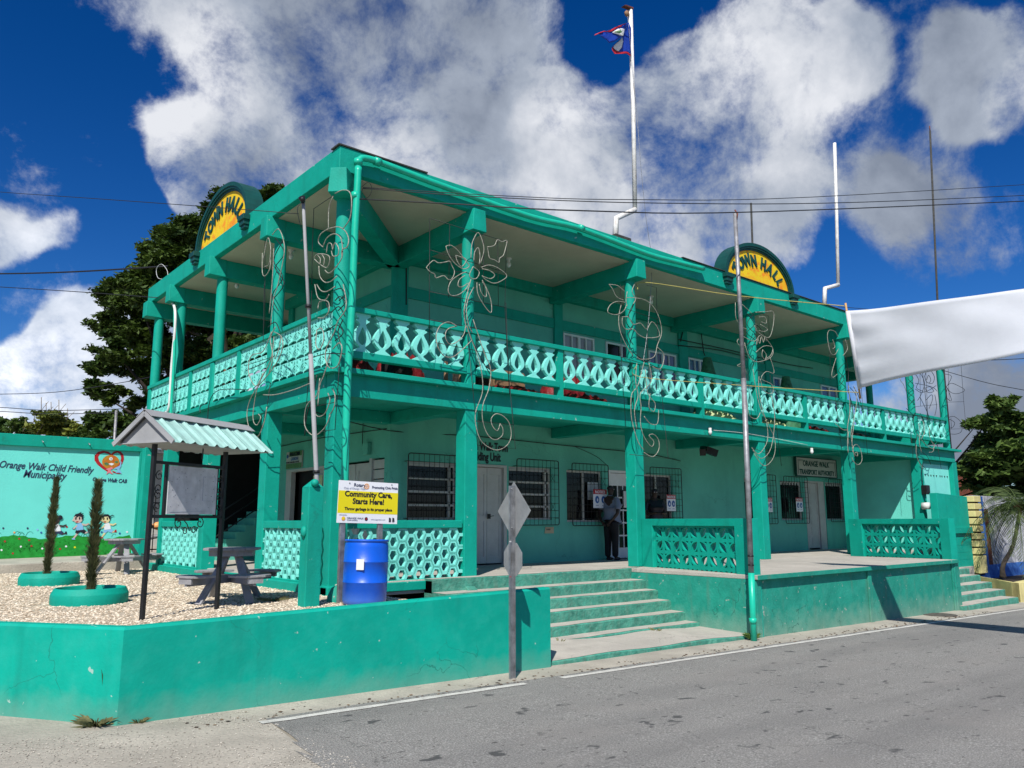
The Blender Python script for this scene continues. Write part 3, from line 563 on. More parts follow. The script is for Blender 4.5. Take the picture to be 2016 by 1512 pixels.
# ---- balcony balustrades
half = [(.0, .30), (.145, .30), (.135, .325), (.085, .352), (.048, .375), (.052, .395), (.10, .43), (.143, .48), (.155, .53), (.142, .585), (.105, .65), (.066, .70), (.050, .735), (.062, .755), (.108, .785), (.118, .80), (.10, .806), (.08, .808), (.07, .825), (.095, .85), (.13, .87), (.13, .905)]
outl = half[1:]+[(-a, z) for a, z in reversed(half[1:])]
hole = [(0, .415), (.035, .43), (.065, .46), (.078, .50), (.070, .55), (.045, .61), (.018, .665), (0, .70), (-.018, .665), (-.045, .61), (-.070, .55), (-.078, .50), (-.065, .46), (-.035, .43)]
bal = MB(); bal.plate([outl, hole], (0, -.075, 0), (1, 0, 0), (0, 0, 1), (0, .07, 0)); bal = bal.mesh('baluster', M['mint'])
def front_panel(x0, x1, n):
    rail = MB(); rail.box(x0, x1, -.13, .05, .905, .985)
    o = P('balustrade', rail, M['teal'], .008); rb = MB(); rb.box(x0, x1, -.13, .0, .19, .30); obj('bottom_rail', rb, M['teal'], o, .008)
    for k in range(n):
        x = x0+(x1-x0)*(k+.5)/n; c_ = link('baluster', bal, o); c_.matrix_basis = world_mat(o).inverted() @ Matrix.Translation((x, 0, 0))
sp = [.36]
front_panel(.16, XC[1]-.1, 6)
post = MB(); post.box(-.06, .06, -.10, .04, .0, .90); post = post.mesh('post', M['teal'])
for i in range(1, 5):
    a, c_ = XC[i], XC[i+1]; mid = (a+c_)/2
    front_panel(a+.1, mid-.06, 5); front_panel(mid+.06, c_-.1, 5); link('balustrade_post', post, TH, (mid, 0, 3.1))
    b = MB(); b.box(mid-.0605, mid+.0605, -.131, .05, .906, .984); P('rail_joint', b, M['teal'])
front_panel(XC[5]+.1, XC[6]-.1, 5)
for x in XC[1:6]:
    b = MB(); b.box(x-.1, x+.1, -.13, .0, .906, .984); P('rail_joint', b, M['teal'])
    b = MB(); b.box(x-.1, x+.1, -.12, .0, .0, .905); P('column_foot', b, M['teal'], .03)
b = MB(); b.box(21.45, 21.6, .13, 9.2, .19, .985); P('balustrade', b, M['teal'])
# left: fan-pattern screen blocks, three rows
def arc_slot(cx, cy, r0, r1, a0, a1, k=7):
    o = [(cx+r1*math.cos(R(a0+(a1-a0)*i/k)), cy+r1*math.sin(R(a0+(a1-a0)*i/k))) for i in range(k+1)]
    return o+[(cx+r0*math.cos(R(a1-(a1-a0)*i/k)), cy+r0*math.sin(R(a1-(a1-a0)*i/k))) for i in range(k+1)]
bw, bh = .30, .245
loops = [[(0, 0), (bw, 0), (bw, bh), (0, bh)]]
for r in (.056, .097, .138):
    loops.append(arc_slot(.0, .03, r-.027, r, 10, 80)); loops.append(arc_slot(bw, .03, r-.027, r, 100, 170))
loops.append([(.15, .045), (.158, .09), (.15, .145), (.142, .09)]); loops.append([(.15, .16), (.185, .232), (.115, .232)])
loops.append([(.02, .185), (.085, .160), (.05, .235)]); loops.append([(.28, .185), (.215, .160), (.25, .235)])
fan = MB(); fan.plate(loops, (0, 0, 0), (0, 1, 0), (0, 0, 1), (.024, 0, 0)); fan = fan.mesh('screen_block', M['mint'])
def left_panel(y0, y1):
    rail = MB(); rail.box(-.13, .05, y0, y1, .905, .985)
    o = P('balustrade', rail, M['teal'], .008); rb = MB(); rb.box(-.10, .0, y0, y1, .0, .085); obj('bottom_rail', rb, M['teal'], o, .008); n = max(1, round((y1-y0)/bw)); sc = (y1-y0)/(n*bw); rows = 3; hz = (.905-.085)/(rows*bh)
    for i in range(n):
        for k in range(rows):
            c_ = link('screen_block', fan, o); c_.matrix_basis = world_mat(o).inverted() @ Matrix.Translation((-.08, y0+i*bw*sc, .085+k*bh*hz)) @ Matrix.Diagonal((1, sc, hz, 1))
left_panel(.12, YC[1]-.1)
for i in range(1, 4):
    a, c_ = YC[i], YC[i+1]
    if i < 3:
        mid = (a+c_)/2; left_panel(a+.1, mid-.06); left_panel(mid+.06, c_-.1); b = MB(); b.box(-.12, .04, mid-.06, mid+.06, 0, .905); P('balustrade_post', b, M['teal'])
        b = MB(); b.box(-.131, .05, mid-.0605, mid+.0605, .906, .984); P('rail_joint', b, M['teal'])
    else: left_panel(a+.1, c_-.1)
for y in YC[1:]:
    b = MB(); b.box(-.12, .0, y-.1, y+.1, .0, .905); P('column_foot', b, M['teal'], .03)
    b = MB(); b.box(-.13, .0, y-.1, y+.1, .906, .984); P('rail_joint', b, M['teal'])
b = MB(); b.box(.0, 21.4, 9.3, 9.4, .0, .985); P('balustrade', b, M['teal'])
# ---- ground floor lattice panels (stacked hexagon rings)
def hexring(wd, ht, t):
    a, c_ = wd/2, ht/2; f = wd*.27
    o = [(a, 0), (f, c_), (-f, c_), (-a, 0), (-f, -c_), (f, -c_)]; k = 1-t; i = [(x*k, y*(1-t*.95)) for x, y in o]; return [o, i]
hx = MB(); hx.plate(hexring(.232, .232, .46), (0, 0, 0), (1, 0, 0), (0, 0, 1), (0, .06, 0)); hxm = hx.mesh('lattice_block', M['mint'])
hx2 = MB(); hx2.plate(hexring(.214, .232, .46), (0, 0, 0), (0, 1, 0), (0, 0, 1), (.06, 0, 0)); hxl = hx2.mesh('lattice_block', M['mint'])
def lattice(y_or_x, a, c_, front, z0=-3.12, z1=-2.33, pitch=.2, rail_to=None):
    fr = MB()
    if front: fr.box(a, c_, y_or_x-.09, y_or_x+.09, z1, z1+.12); fr.box(a, c_, y_or_x-.08, y_or_x+.06, z0-.02, z0+.03)
    else: fr.box(y_or_x-.09, y_or_x+.09, a, c_, z1, z1+.12); fr.box(y_or_x-.08, y_or_x+.06, a, c_, z0-.02, z0+.03)
    o = P('lattice_balustrade', fr, M['teal'], .01); n = round((c_-a)/pitch); pt = (c_-a)/n; rows = round((z1-z0)/.198); ph = (z1-z0)/rows
    for i in range(n+1):
        for k in range(rows):
            u = a+pt*i; z = z0+ph*(k+.5)+(ph/2 if i % 2 else 0)
            if i % 2 and k == rows-1: continue
            cb = link('lattice_block', hxm if front else hxl, o); j = random.uniform(-.006, .006)
            T = Matrix.Translation((u, y_or_x-.06, z+j) if front else (y_or_x-.06, u, z+j)) @ Matrix.Rotation(random.uniform(-.03, .03), 4, 'Y' if front else 'X')
            cb.matrix_basis = world_mat(o).inverted() @ T
lattice(-.03, .17, 2.22, True, pitch=.152); lattice(-.05, .74, YC[1]-.16, False, pitch=.15); lattice(-.05, .16, .56, False, pitch=.14); lattice(-.05, 5.3, 7.6, False, pitch=.19)
b = MB(); b.box(-.15, .06, .56, .74, -3.14, -2.2); P('balustrade_post', b, M['teal'], .01)
b = MB(); b.box(-.16, .08, 7.6, 7.74, -3.25, -2.2); P('balustrade_post', b, M['teal'], .01)
# ---- inner walls with openings
def rect(a, b_, c_, d_): return [(a, c_), (b_, c_), (b_, d_), (a, d_)]
WY = 2.31
gops = [(2.70, 3.86, -2.2, -1.09), (4.2, 5.14, FL, -1.08), (5.2, 6.42, -2.2, -1.09), (6.88, 8.02, -2.25, -1.10), (8.24, 9.26, FL, -1.05), (9.42, 10.56, -2.25, -1.10), (13.7, 14.86, -2.22, -1.05), (15.5, 16.66, -2.22, -1.08), (16.84, 18.0, FL, -1.04), (18.04, 19.12, -2.22, -1.05)]
lp = [(2.31, -3.099), (19.3, -3.099), (19.3, -.2), (2.31, -.2)]
# doors cut the lower edge: build the wall in slices
b = MB(); xs_ = 2.31
for (x0, x1, z0, z1) in gops:
    b.box(xs_, x0, WY, WY+.16, FL, -.2); b.box(x0, x1, WY, WY+.16, z1, -.2)
    if z0 > FL: b.box(x0, x1, WY, WY+.16, FL, z0)
    xs_ = x1
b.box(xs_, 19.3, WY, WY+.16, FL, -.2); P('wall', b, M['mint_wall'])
b = MB(); b.box(2.4, 19.2, WY+.5, WY+.56, FL, -.2); P('dark_backing', b, M['voiddark'])  # near-black sheet stands in for the unlit rooms behind the openings
def window(x0, x1, z0, z1, y, kind, parent=TH, fr=M['offwhite'], gl=M['glass']):
    f = MB(); t = .045; f.box(x0, x1, y+.02, y+.07, z0, z0+t); f.box(x0, x1, y+.02, y+.07, z1-t, z1); f.box(x0, x0+t, y+.02, y+.07, z0+t, z1-t); f.box(x1-t, x1, y+.02, y+.07, z0+t, z1-t)
    o = P('window', f, fr, .003)
    def pane(a, b_, c_, d_, m_=gl): q = MB(); q.box(a, b_, y+.055, y+.062, c_, d_); obj('pane', q, m_, o)
    if kind == 'sash':
        n = 4; h = (z1-z0-2*t)/n
        for i in range(n):
            zz = z0+t+i*h; pane(x0+t, x1-t, zz, zz+h-.035); q = MB(); q.box(x0+t, x1-t, y+.0, y+.05, zz+h-.04, zz+h); obj('glazing_bar', q, fr, o)
        q = MB(); q.box(x1-t-.13, x1-t-.09, y, y+.055, z0+t, z1-t); obj('mullion', q, fr, o)
    elif kind == 'slide':
        md = (x0+x1)/2; pane(x0+t, md-.02, z0+t, z1-t); pane(md+.02, x1-t, z0+t, z1-t); q = MB(); q.box(md-.025, md+.025, y+.02, y+.068, z0+t, z1-t); obj('mullion', q, fr, o)
    elif kind == 'bars':
        pane(x0+t, x1-t, z0+t, z1-t); q = MB()
        for i in range(9): xx = x0+t+(x1-x0-2*t)*(i+.5)/9; q.box(xx-.008, xx+.008, y+.02, y+.036, z0+t, z1-t)
        obj('bar', q, M['black'], o); q = MB()
        for i in range(7): xx = x0+t+(x1-x0-2*t)*(i+.5)/7; q.box(xx-.04, xx+.04, y+.004, y+.02, z1-.11, z1-.02)
        obj('valance', q, fr, o)
    else:
        n = kind; wd = (x1-x0-2*t)/n
        for i in range(n):
            pane(x0+t+i*wd+.012, x0+t+(i+1)*wd-.012, z0+t, z1-t)
            if i: q = MB(); xx = x0+t+i*wd; bw_ = .035 if i == n//2 else .012; q.box(xx-bw_, xx+bw_, y+.015, y+.068, z0+t, z1-t); obj('glazing_bar', q, fr, o)
    return o
def grille(x0, x1, z0, z1, y, nv=10, nh=8, crosses=True):
    g = MB(); c_ = .05; r_ = .011
    pts = [(x0+c_, y, z0), (x1-c_, y, z0), (x1-.012, y, z0+.012), (x1, y, z0+c_), (x1, y, z1-c_), (x1-.012, y, z1-.012), (x1-c_, y, z1), (x0+c_, y, z1), (x0+.012, y, z1-.012), (x0, y, z1-c_), (x0, y, z0+c_), (x0+.012, y, z0+.012), (x0+c_, y, z0)]
    g.tube(pts, r_, 6)
    o = P('window_grille', g, M['black'])
    q = MB()
    for i in range(1, nv): x = x0+(x1-x0)*i/nv; q.tube([(x, y, z0), (x, y, z1)], .0055, 4)
    for i in range(1, nh): z = z0+(z1-z0)*i/nh; q.tube([(x0, y+.01, z), (x1, y+.01, z)], .0055, 4)
    hh = (z1-z0)/nh; ww = (x1-x0)/nv
    if crosses:
        for i in (1, nv//2, nv-2):
            for k in (2, nh-3): xa, za = x0+i*ww, z0+k*hh; q.tube([(xa, y, za), (xa+ww, y, za+hh)], .005, 4); q.tube([(xa+ww, y, za), (xa, y, za+hh)], .005, 4)
    for (xx, zz) in ((x0, z0+.15), (x1, z0+.15), (x0, z1-.15), (x1, z1-.15)): q.tube([(xx, y, zz), (xx, WY+.01, zz)], .008, 4)
    obj('grille_bars', q, M['black'], o)
GYb = WY-.13
for k, (x0, x1, z0, z1) in enumerate(gops):
    if k == 0: window(x0, x1, z0, z1, WY+.03, 'sash'); grille(2.64, 3.95, -2.32, -.95, GYb, 11, 9)
    if k == 2: window(x0, x1, z0, z1, WY+.03, 'sash'); grille(5.32, 6.52, -2.31, -.93, GYb, 10, 9)
    if k == 3: window(x0, x1, z0, z1, WY+.03, 'slide'); grille(6.93, 8.10, -2.33, -.95, GYb, 10, 9)
    if k == 5: window(x0, x1, z0, z1, WY+.03, 'slide'); grille(9.58, 10.78, -2.31, -.93, GYb, 10, 9)
    if k == 6: window(x0, x1, z0, z1, WY+.03, 'bars'); grille(13.75, 15.08, -2.32, -.94, GYb, 9, 9, False)
    if k == 7: window(x0, x1, z0, z1, WY+.03, 'bars'); grille(15.5, 16.79, -2.31, -.95, GYb, 9, 9, False)
    if k == 9: window(x0, x1, z0, z1, WY+.03, 'bars'); grille(18.05, 19.27, -2.27, -.95, GYb, 9, 9, False)
def leaf_door(name, O, U, w_, h_, panels, mt=M['offwhite'], parent=TH, nx=1):
    """flat door leaf with recessed panels; U = horizontal direction, thickness towards the viewer is handled by N"""
    O, U = Vector(O), Vector(U); Nn = Vector((0, 0, 1)).cross(U)
    loops = [[(0, 0), (w_, 0), (w_, h_), (0, h_)]]; holes = []
    for (a, b_, c_, d_) in panels: holes.append([(a*w_, c_*h_), (b_*w_, c_*h_), (b_*w_, d_*h_), (a*w_, d_*h_)])
    q = MB(); q.plate(loops+holes, O, U, (0, 0, 1), Nn*.04); o = P(name, q, mt, .002, parent)
    for lp_ in holes: q = MB(); q.plate([lp_], O+Nn*.012, U, (0, 0, 1), Nn*.014); obj('door_panel', q, mt, o)
    return o
two = [(.18, .82, .07, .44), (.18, .82, .50, .93)]
U1 = (1, 0, 0)
q = MB(); q.box(4.2, 4.26, WY-.02, WY+.08, FL, -1.08); q.box(5.06, 5.14, WY-.02, WY+.08, FL, -1.08); q.box(4.26, 5.06, WY-.02, WY+.08, -1.13, -1.08); P('door_frame', q, M['offwhite'], .003)
d1 = leaf_door('door', (4.265, WY+.05, FL+.03), U1, .395, 1.93, two); d2 = leaf_door('door', (4.667, WY+.05, FL+.03), U1, .39, 1.93, two)
q = MB(); q.box(4.64, 4.70, WY-.03, WY+.005, -2.18, -2.08); q.tube([(4.67, WY-.03, -2.13), (4.76, WY-.06, -2.12)], .008, 6); obj('padlock', q, M['black'], d2)
# glazed door
q = MB(); q.box(8.24, 8.30, WY-.01, WY+.08, FL, -1.05); q.box(9.2, 9.26, WY-.01, WY+.08, FL, -1.05); q.box(8.3, 9.2, WY-.01, WY+.08, -1.11, -1.05); P('door_frame', q, M['white'], .003)
gl = []
for i in range(4):
    for k in range(5): gl.append((.11+.20*i, .11+.20*i+.17, .12+.15*k, .12+.15*k+.133))
q = MB(); q.plate([[(0, 0), (.89, 0), (.89, 1.96), (0, 1.96)]]+[[(a*.89, c_*1.96), (b_*.89, c_*1.96), (b_*.89, d_*1.96), (a*.89, d_*1.96)] for a, b_, c_, d_ in gl], (8.305, WY+.06, FL+.02), U1, (0, 0, 1), (0, -.04, 0)); gd = P('door', q, M['white'], .002)
pm = MB(); pm.box(0, .17*.89, 0, .006, 0, .133*1.96); pm = pm.mesh('pane', M['glass'])
for a, b_, c_, d_ in gl: o = link('pane', pm, gd); o.matrix_basis = world_mat(gd).inverted() @ Matrix.Translation((8.305+a*.89, WY+.04, FL+.02+c_*1.96))
q = MB(); q.box(8.72, 8.93, WY+.004, WY+.012, -1.95, -1.5); gn = obj('framed_notice', q, M['black'], gd); q = MB(); q.box(8.745, 8.905, WY+.0, WY+.004, -1.92, -1.53); obj('notice_sheet', q, M['paper'], gd)
# white panelled double door further right
q = MB(); q.box(16.84, 16.9, WY-.01, WY+.1, FL, -1.04); q.box(17.66, 18.0, WY+.02, WY+.1, FL, -1.04); q.box(16.9, 17.66, WY-.01, WY+.1, -1.09, -1.04); P('door_frame', q, M['offwhite'], .003)
six = [(.15, .85, .04+.158*k, .04+.158*k+.125) for k in range(6)]
leaf_door('door', (16.905, WY+.06, FL+.05), U1, .37, 1.95, six); leaf_door('door', (17.28, WY+.06, FL+.05), U1, .37, 1.95, six)
# left-hand inner wall (seen through the side arcade)
LX = 2.31
b = MB(); ops = [(2.5, 2.98, -2.2, -1.03), (3.05, 4.35, FL, -1.05), (4.9, 6.82, FL, -1.06)]; ys_ = WY+.161
for (y0, y1, z0, z1) in ops:
    b.box(LX, LX+.16, ys_, y0, FL, -.2); b.box(LX, LX+.16, y0, y1, z1, -.2)
    if z0 > FL: b.box(LX, LX+.16, y0, y1, FL, z0)
    ys_ = y1
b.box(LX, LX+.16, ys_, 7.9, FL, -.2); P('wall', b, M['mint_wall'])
b = MB(); b.box(LX+.45, LX+.5, 2.6, 9.3, FL, -.2); b.box(.6, 2.75, 9.45, 9.55, FL, -.2); P('dark_backing', b, M['voiddark'])  # near-black sheets replace the unlit depth behind side doors and stairs
q = MB()
for i in range(6): z = -2.18+i*.19; q.box(LX+.03, LX+.06, 2.52, 2.96, z, z+.17)
q.box(LX-.01, LX+.07, 2.96, 3.05, FL, -1.02); P('louvre_shutter', q, M['offwhite'], .003)
UL = (0, -1, 0)
leaf_door('door', (LX+.06, 4.33, FL+.03), UL, .62, 1.98, two); leaf_door('door', (LX+.06, 3.69, FL+.03), UL, .62, 1.98, two)
q = MB(); q.box(LX-.01, LX+.1, 4.9, 4.97, FL, -1.06); q.box(LX-.01, LX+.1, 6.55, 6.82, FL, -1.06); q.box(LX-.01, LX+.1, 4.97, 6.55, -1.12, -1.06); P('door_frame', q, M['offwhite'], .003)
leaf_door('door', (LX+.06, 5.5, FL+.03), UL, .52, 1.95, two)
q = MB(); q.box(LX+.2, LX+.22, 5.4, 6.6, FL, -1.1); P('doorway', q, M['voiddark'])  # near-black sheet stands for the darkness inside the open door
# poster on that door leaf
q = MB(); q.box(LX+.005, LX+.012, 5.02, 5.46, -2.6, -1.25); po = obj('poster', q, M['bluep'], TH); q = MB(); q.box(LX+.001, LX+.005, 5.02, 5.46, -1.5, -1.25); obj('poster_heading', q, M['yellownet'], po)
# stairs inside the side arcade
st = None
for k in range(7):
    q = MB(); q.box(1.0+.22*k, 2.7, 8.0, 9.1, FL+.16*k, FL+.16*(k+1)-.001); P('stair', q, M['mint_wall'])
rl = MB()
for h in (.35, .6, .85): rl.tube([(.9, 7.95, FL+h), (2.6, 7.95, FL+h+1.15)], .016, 6)
rl.tube([(.9, 7.95, FL), (.9, 7.95, FL+.95)], .02, 6); P('stair_rail', rl, M['black'])
# right end wall and street-side panel
b = MB(); b.box(19.3, 19.45, .14, WY, FL, -.21); P('end_wall', b, M['mint_wall'] if False else mat('end_wall_paint', (.15, .70, .58), .7, .05, 1.5, .25, 30))
b = MB(); b.box(19.41, 21.54, .0, .15, -3.9, -.41); ep = P('end_panel', b, M['mint'])
for i in range(10):
    x = 19.55+.2*i
    if i == 6: x += .06
    q = MB(); q.plate([[(0, .07), (.1, .07), (.05, 0)]], (x, -.004, -.92), U1, (0, 0, 1), (0, .003, 0)); obj('vent_hole', q, M['voiddark'], ep)
b = MB(); b.box(19.4, 21.85, -.02, -.001, -.52, -.41); P('panel_trim', b, M['teal'], .004)
b = MB(); b.box(19.46, 21.8, .16, 9.4, -3.9, -.21); P('rear_block', b, M['mint_wall'])
# ---- upper storey walls
uops = [(6.83, 7.84, 1.05, 2.04), (8.25, 9.32, 1.05, 2.04), (9.81, 10.90, 1.05, 2.04), (11.42, 12.40, 1.05, 2.06), (15.45, 16.2, .9, 2.0), (18.2, 19.2, .9, 2.06)]
b = MB(); xs_ = 2.33
for (x0, x1, z0, z1) in uops:
    b.box(xs_, x0, 2.33, 2.48, 0.001, 3.01); b.box(x0, x1, 2.33, 2.48, z1, 3.01); b.box(x0, x1, 2.33, 2.48, .001, z0); xs_ = x1
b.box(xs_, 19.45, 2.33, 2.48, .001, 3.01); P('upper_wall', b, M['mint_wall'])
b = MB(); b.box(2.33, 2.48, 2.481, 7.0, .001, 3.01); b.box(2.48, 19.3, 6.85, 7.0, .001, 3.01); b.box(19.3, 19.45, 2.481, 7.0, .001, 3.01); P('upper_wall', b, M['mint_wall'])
for (x0, x1) in ((2.25, 2.62), (6.54, 6.80), (11.02, 11.38), (15.06, 15.40), (19.25, 19.52)):
    b = MB(); b.box(x0, x1, 2.27, 2.329, .001, 2.779); P('pilaster', b, M['teal'], .008)
for (y0, y1) in ((5.0, 5.3), (6.8, 7.05)):
    b = MB(); b.box(2.27, 2.329, y0, y1, .001, 2.779); P('pilaster', b, M['teal'], .008)
b = MB(); b.box(2.63, 19.24, 2.295, 2.328, 2.10, 2.33); P('wall_band', b, M['teal'], .006)
b = MB(); b.box(2.295, 2.328, 2.34, 6.8, 2.10, 2.33); P('wall_band', b, M['teal'], .006)
b = MB(); b.box(2.8, 6.3, 2.296, 2.328, 1.5, 1.55); P('wall_band', b, M['teal'])
gls = [(M['greyglass'], 4), (M['glass'], 2), (M['blueglass'], 4), (M['blueglass'], 4), (M['blueglass'], 2), (M['blueglass'], 2)]
for (x0, x1, z0, z1), (g, n_) in zip(uops, gls): window(x0, x1, z0, z1, 2.27, n_, fr=M['white'], gl=g)
# surface wiring, conduits and lamps belong to the house
def cable(pts, r, mt=M['wire'], name='cable'): q = MB(); q.tube(smooth_path(pts, 4), r, 5); return P(name, q, mt)
cable([(.3, WY-.9, -.45), (2.3, WY-.03, -.55), (4.3, WY-.03, -.52), (6.8, WY-.03, -.56), (9.5, WY-.03, -.60), (10.9, WY-.03, -.72)], .010)
cable([(7.1, WY-.03, -.56), (7.8, WY-.03, -.75), (8.15, WY-.05, -.95)], .006)
cable([(LX-.03, 7.6, -.5), (LX-.03, 5.2, -.46), (LX-.03, 2.4, -.5)], .010)
cable([(LX-.03, 3.3, -.3), (LX-.03, 3.3, -.75), (LX-.03, 3.15, -.82)], .008)
cable([aY(800, 500, 2.26), aY(800, 560, 2.26), aY(800, 600, 2.26)], .012)
for us in ([(1330, 560), (1332, 600), (1345, 640), (1340, 672)], [(1380, 650), (1385, 690), (1388, 700)], [(1335, 668), (1440, 690), (1540, 715), (1600, 725)], [(1335, 680), (1420, 690), (1500, 712)]): cable([aY(u, v, 2.25) for u, v in us], .014)
for (x, y) in ((.68, 6.2), (.75, 3.6), (4.35, 1.27), (8.71, 1.25), (13, 1.25), (17.3, 1.2)):
    q = MB(); q.cyl(x, y, 2.985, 3.014, .06, 12); q.cyl(x, y, 2.93, 2.985, .03, 10); lmp = P('lamp_holder', q, M['white']); q = MB(); q.ball((x, y, 2.88), .05, 10, (1, 1, 1.3)); obj('bulb', q, M['bulb'], lmp)
for (u0, v0) in ((1398, 843), (1598, 882)):
    p_ = aY(u0, v0+4, -.2); q = MB(); q.cyl(p_.x, p_.y, p_.z, p_.z+.05, .035, 10); lmp = P('lamp_holder', q, M['white']); q = MB(); q.ball((p_.x, p_.y, p_.z-.04), .042, 10, (1, 1, 1.35)); obj('bulb', q, M['bulb'], lmp)
cable([aY(1405, 847, -.17), aY(1460, 852, -.17), aY(1520, 862, -.17), aY(1590, 876, -.17)], .005, M['pvc'], 'conduit')
fl = P('floodlight', MB().box(10.42, 10.5, 1.2, 1.28, -.60, -.44), M['black'])
for s_ in (-1, 1): q = MB(); q.beam((10.46+s_*.05, 1.2, -.52), (10.46+s_*.28, 1.05, -.62), .14, .16); obj('lamp_head', q, M['black'], fl)
q = MB(); q.box(LX-.09, LX-.001, 3.0, 3.2, -.95, -.72); P('fuse_box', q, M['mint_wall'], .008)
# meter on the end pillar
p_ = aY(1822, 970, -.2); q = MB(); q.box(p_.x-.11, p_.x+.11, -.30, -.13, p_.z-.05, p_.z+.22); P('meter_box', q, M['black'], .015)
q = MB(); q.tube([(p_.x, -.2, p_.z-.05), (p_.x, -.2, p_.z-.3)], .02, 6); P('conduit', q, M['plastic_teal'])
p2 = aY(1821, 996, -.2); q = MB(); q.tube([(p2.x, -.13, p2.z), (p2.x, -.33, p2.z)], .10, 16); mt_ = P('electric_meter', q, M['pvc']); 
cable([(p_.x-.05, -.16, p_.z+.2), (p_.x-.12, -.2, p_.z+.6), (p_.x+.02, -.2, p_.z+.9)], .012)
# downpipes
def pipe(pts, r, mt, name='downpipe', parent=TH, n=12): q = MB(); q.tube(smooth_path(pts, 5), r, n); return obj(name, q, mt, parent)
Yp = -.34
gp = [aY(u, v, Yp) for u, v in ((705.5, 334), (706, 319), (711, 312.5), (720, 312), (747, 319.5), (846, 357), (927, 386), (995, 410.5), (1060, 431), (1126, 445.5), (1180, 464), (1275, 500), (1330, 515), (1385, 529))]
pipe(gp, .052, M['plastic_teal'], 'gutter_pipe')
dpts = [aY(u, v, -.36) for u, v in ((705.5, 330), (703, 380), (699.5, 440), (696, 520), (693, 600), (687, 700), (683, 790), (680, 900), (677, 1030), (674, 1150))]
dp_ = pipe(dpts, .055, M['plastic_teal'])
for (u, v) in ((705.3, 319), (743, 318.5), (700, 385), (1144, 449)):
    p_ = aY(u, v, Yp-.005); q = MB(); q.tube([p_+Vector((-.05 if v in (318.5, 449) else 0, 0, -.0 if v in (318.5, 449) else -.045)), p_+Vector((.05 if v in (318.5, 449) else 0, 0, 0 if v in (318.5, 449) else .045))], .066, 12); P('pipe_collar', q, M['plastic_teal'])
pipe([aX(u, v, -.2) for u, v in ((332, 545), (330, 572), (330, 588), (343, 603), (345, 640), (338, 720), (333, 800), (326, 812))], .03, M['pvc'])
pipe([aX(u, v, -.19) for u, v in ((344, 608), (343, 700), (337, 800), (336, 840))], .03, M['plastic_teal'])
cable([aX(u, v, -.22) for u, v in ((332, 548), (312, 548), (308, 530), (318, 520), (330, 535), (328, 560))], .006, M['pvc'], 'loose_cable')
# wing walls beside the terrace, with pierced leaf-pattern blocks
def leafcell(s, flip):
    e_ = .012*s/.2; a, c_ = s*.13, s*.87; k = 8
    def arc(p, q, bul):
        o = []
        for i in range(k+1):
            t = i/k; x = p[0]+(q[0]-p[0])*t; y = p[1]+(q[1]-p[1])*t; nx, ny = -(q[1]-p[1]), (q[0]-p[0]); h = math.sin(math.pi*t)*bul; o.append((x+nx*h, y+ny*h))
        return o
    lf = arc((a, a), (c_, c_), -.235)[:-1]+arc((c_, c_), (a, a), -.235)[:-1]
    t1 = [(a, c_), (a, c_-.30*s), (a+.07*s, c_-.17*s), (a+.17*s, c_-.07*s), (a+.30*s, c_)]; t2 = [(s-x, s-y) for x, y in t1]
    lo = [[(0, 0), (s, 0), (s, s), (0, s)], lf, t1, t2]
    if flip: lo = [[(s-x, y) for x, y in l_] for l_ in lo]
    return lo
def wing(A, B, zt, zb, n, rows, m0, m1, thk, name):
    A, B = Vector(A), Vector(B); d_ = (B-A); Ln = d_.length; d_.normalize(); nr = Vector((-d_.y, d_.x))*thk    # body to the right of travel
    U = Vector((d_.x, d_.y, 0)); W = Vector((nr.x, nr.y, 0)); s_ = (Ln-m0-m1)/n; zt0 = zt-.13; zt1 = zt0-s_*rows; 
    q = MB(); q.plate([[(0, zb), (Ln, zb), (Ln, zt), (0, zt)], [(m0, zt1), (Ln-m1, zt1), (Ln-m1, zt0), (m0, zt0)]], (A.x, A.y, 0), U, (0, 0, 1), W); o = P(name, q, M['teal'], .008)
    ms = []
    for f in (0, 1): q = MB(); q.plate(leafcell(s_, f), (0, 0, 0), U, (0, 0, 1), W*.42); ms.append(q.mesh('breeze_block', M['teal']))
    for i in range(n):
        for k in range(rows):
            c_ = link('breeze_block', ms[(i+k) % 2], o); p_ = Vector((A.x, A.y, 0))+U*(m0+i*s_)+W*.35+Vector((0, 0, zt1+k*s_)); c_.matrix_basis = world_mat(o).inverted() @ Matrix.Translation(p_)
    return o
wing((6.53, -.14), (5.98, -2.94), -2.19, -4.4, 9, 4, .32, .36, .19, 'wing_wall')
b = MB(); b.box(5.85, 6.02, -3.0, -2.8, -4.4, -3.1); 
wing((14.62, -.14), (13.78, -2.93), -2.19, -3.3, 9, 4, .42, .25, .20, 'wing_wall')
b = MB(); b.box(13.7, 13.95, -3.0, -2.9, -4.4, -3.1); P('wing_foot', b, M['teal_worn'], .01)
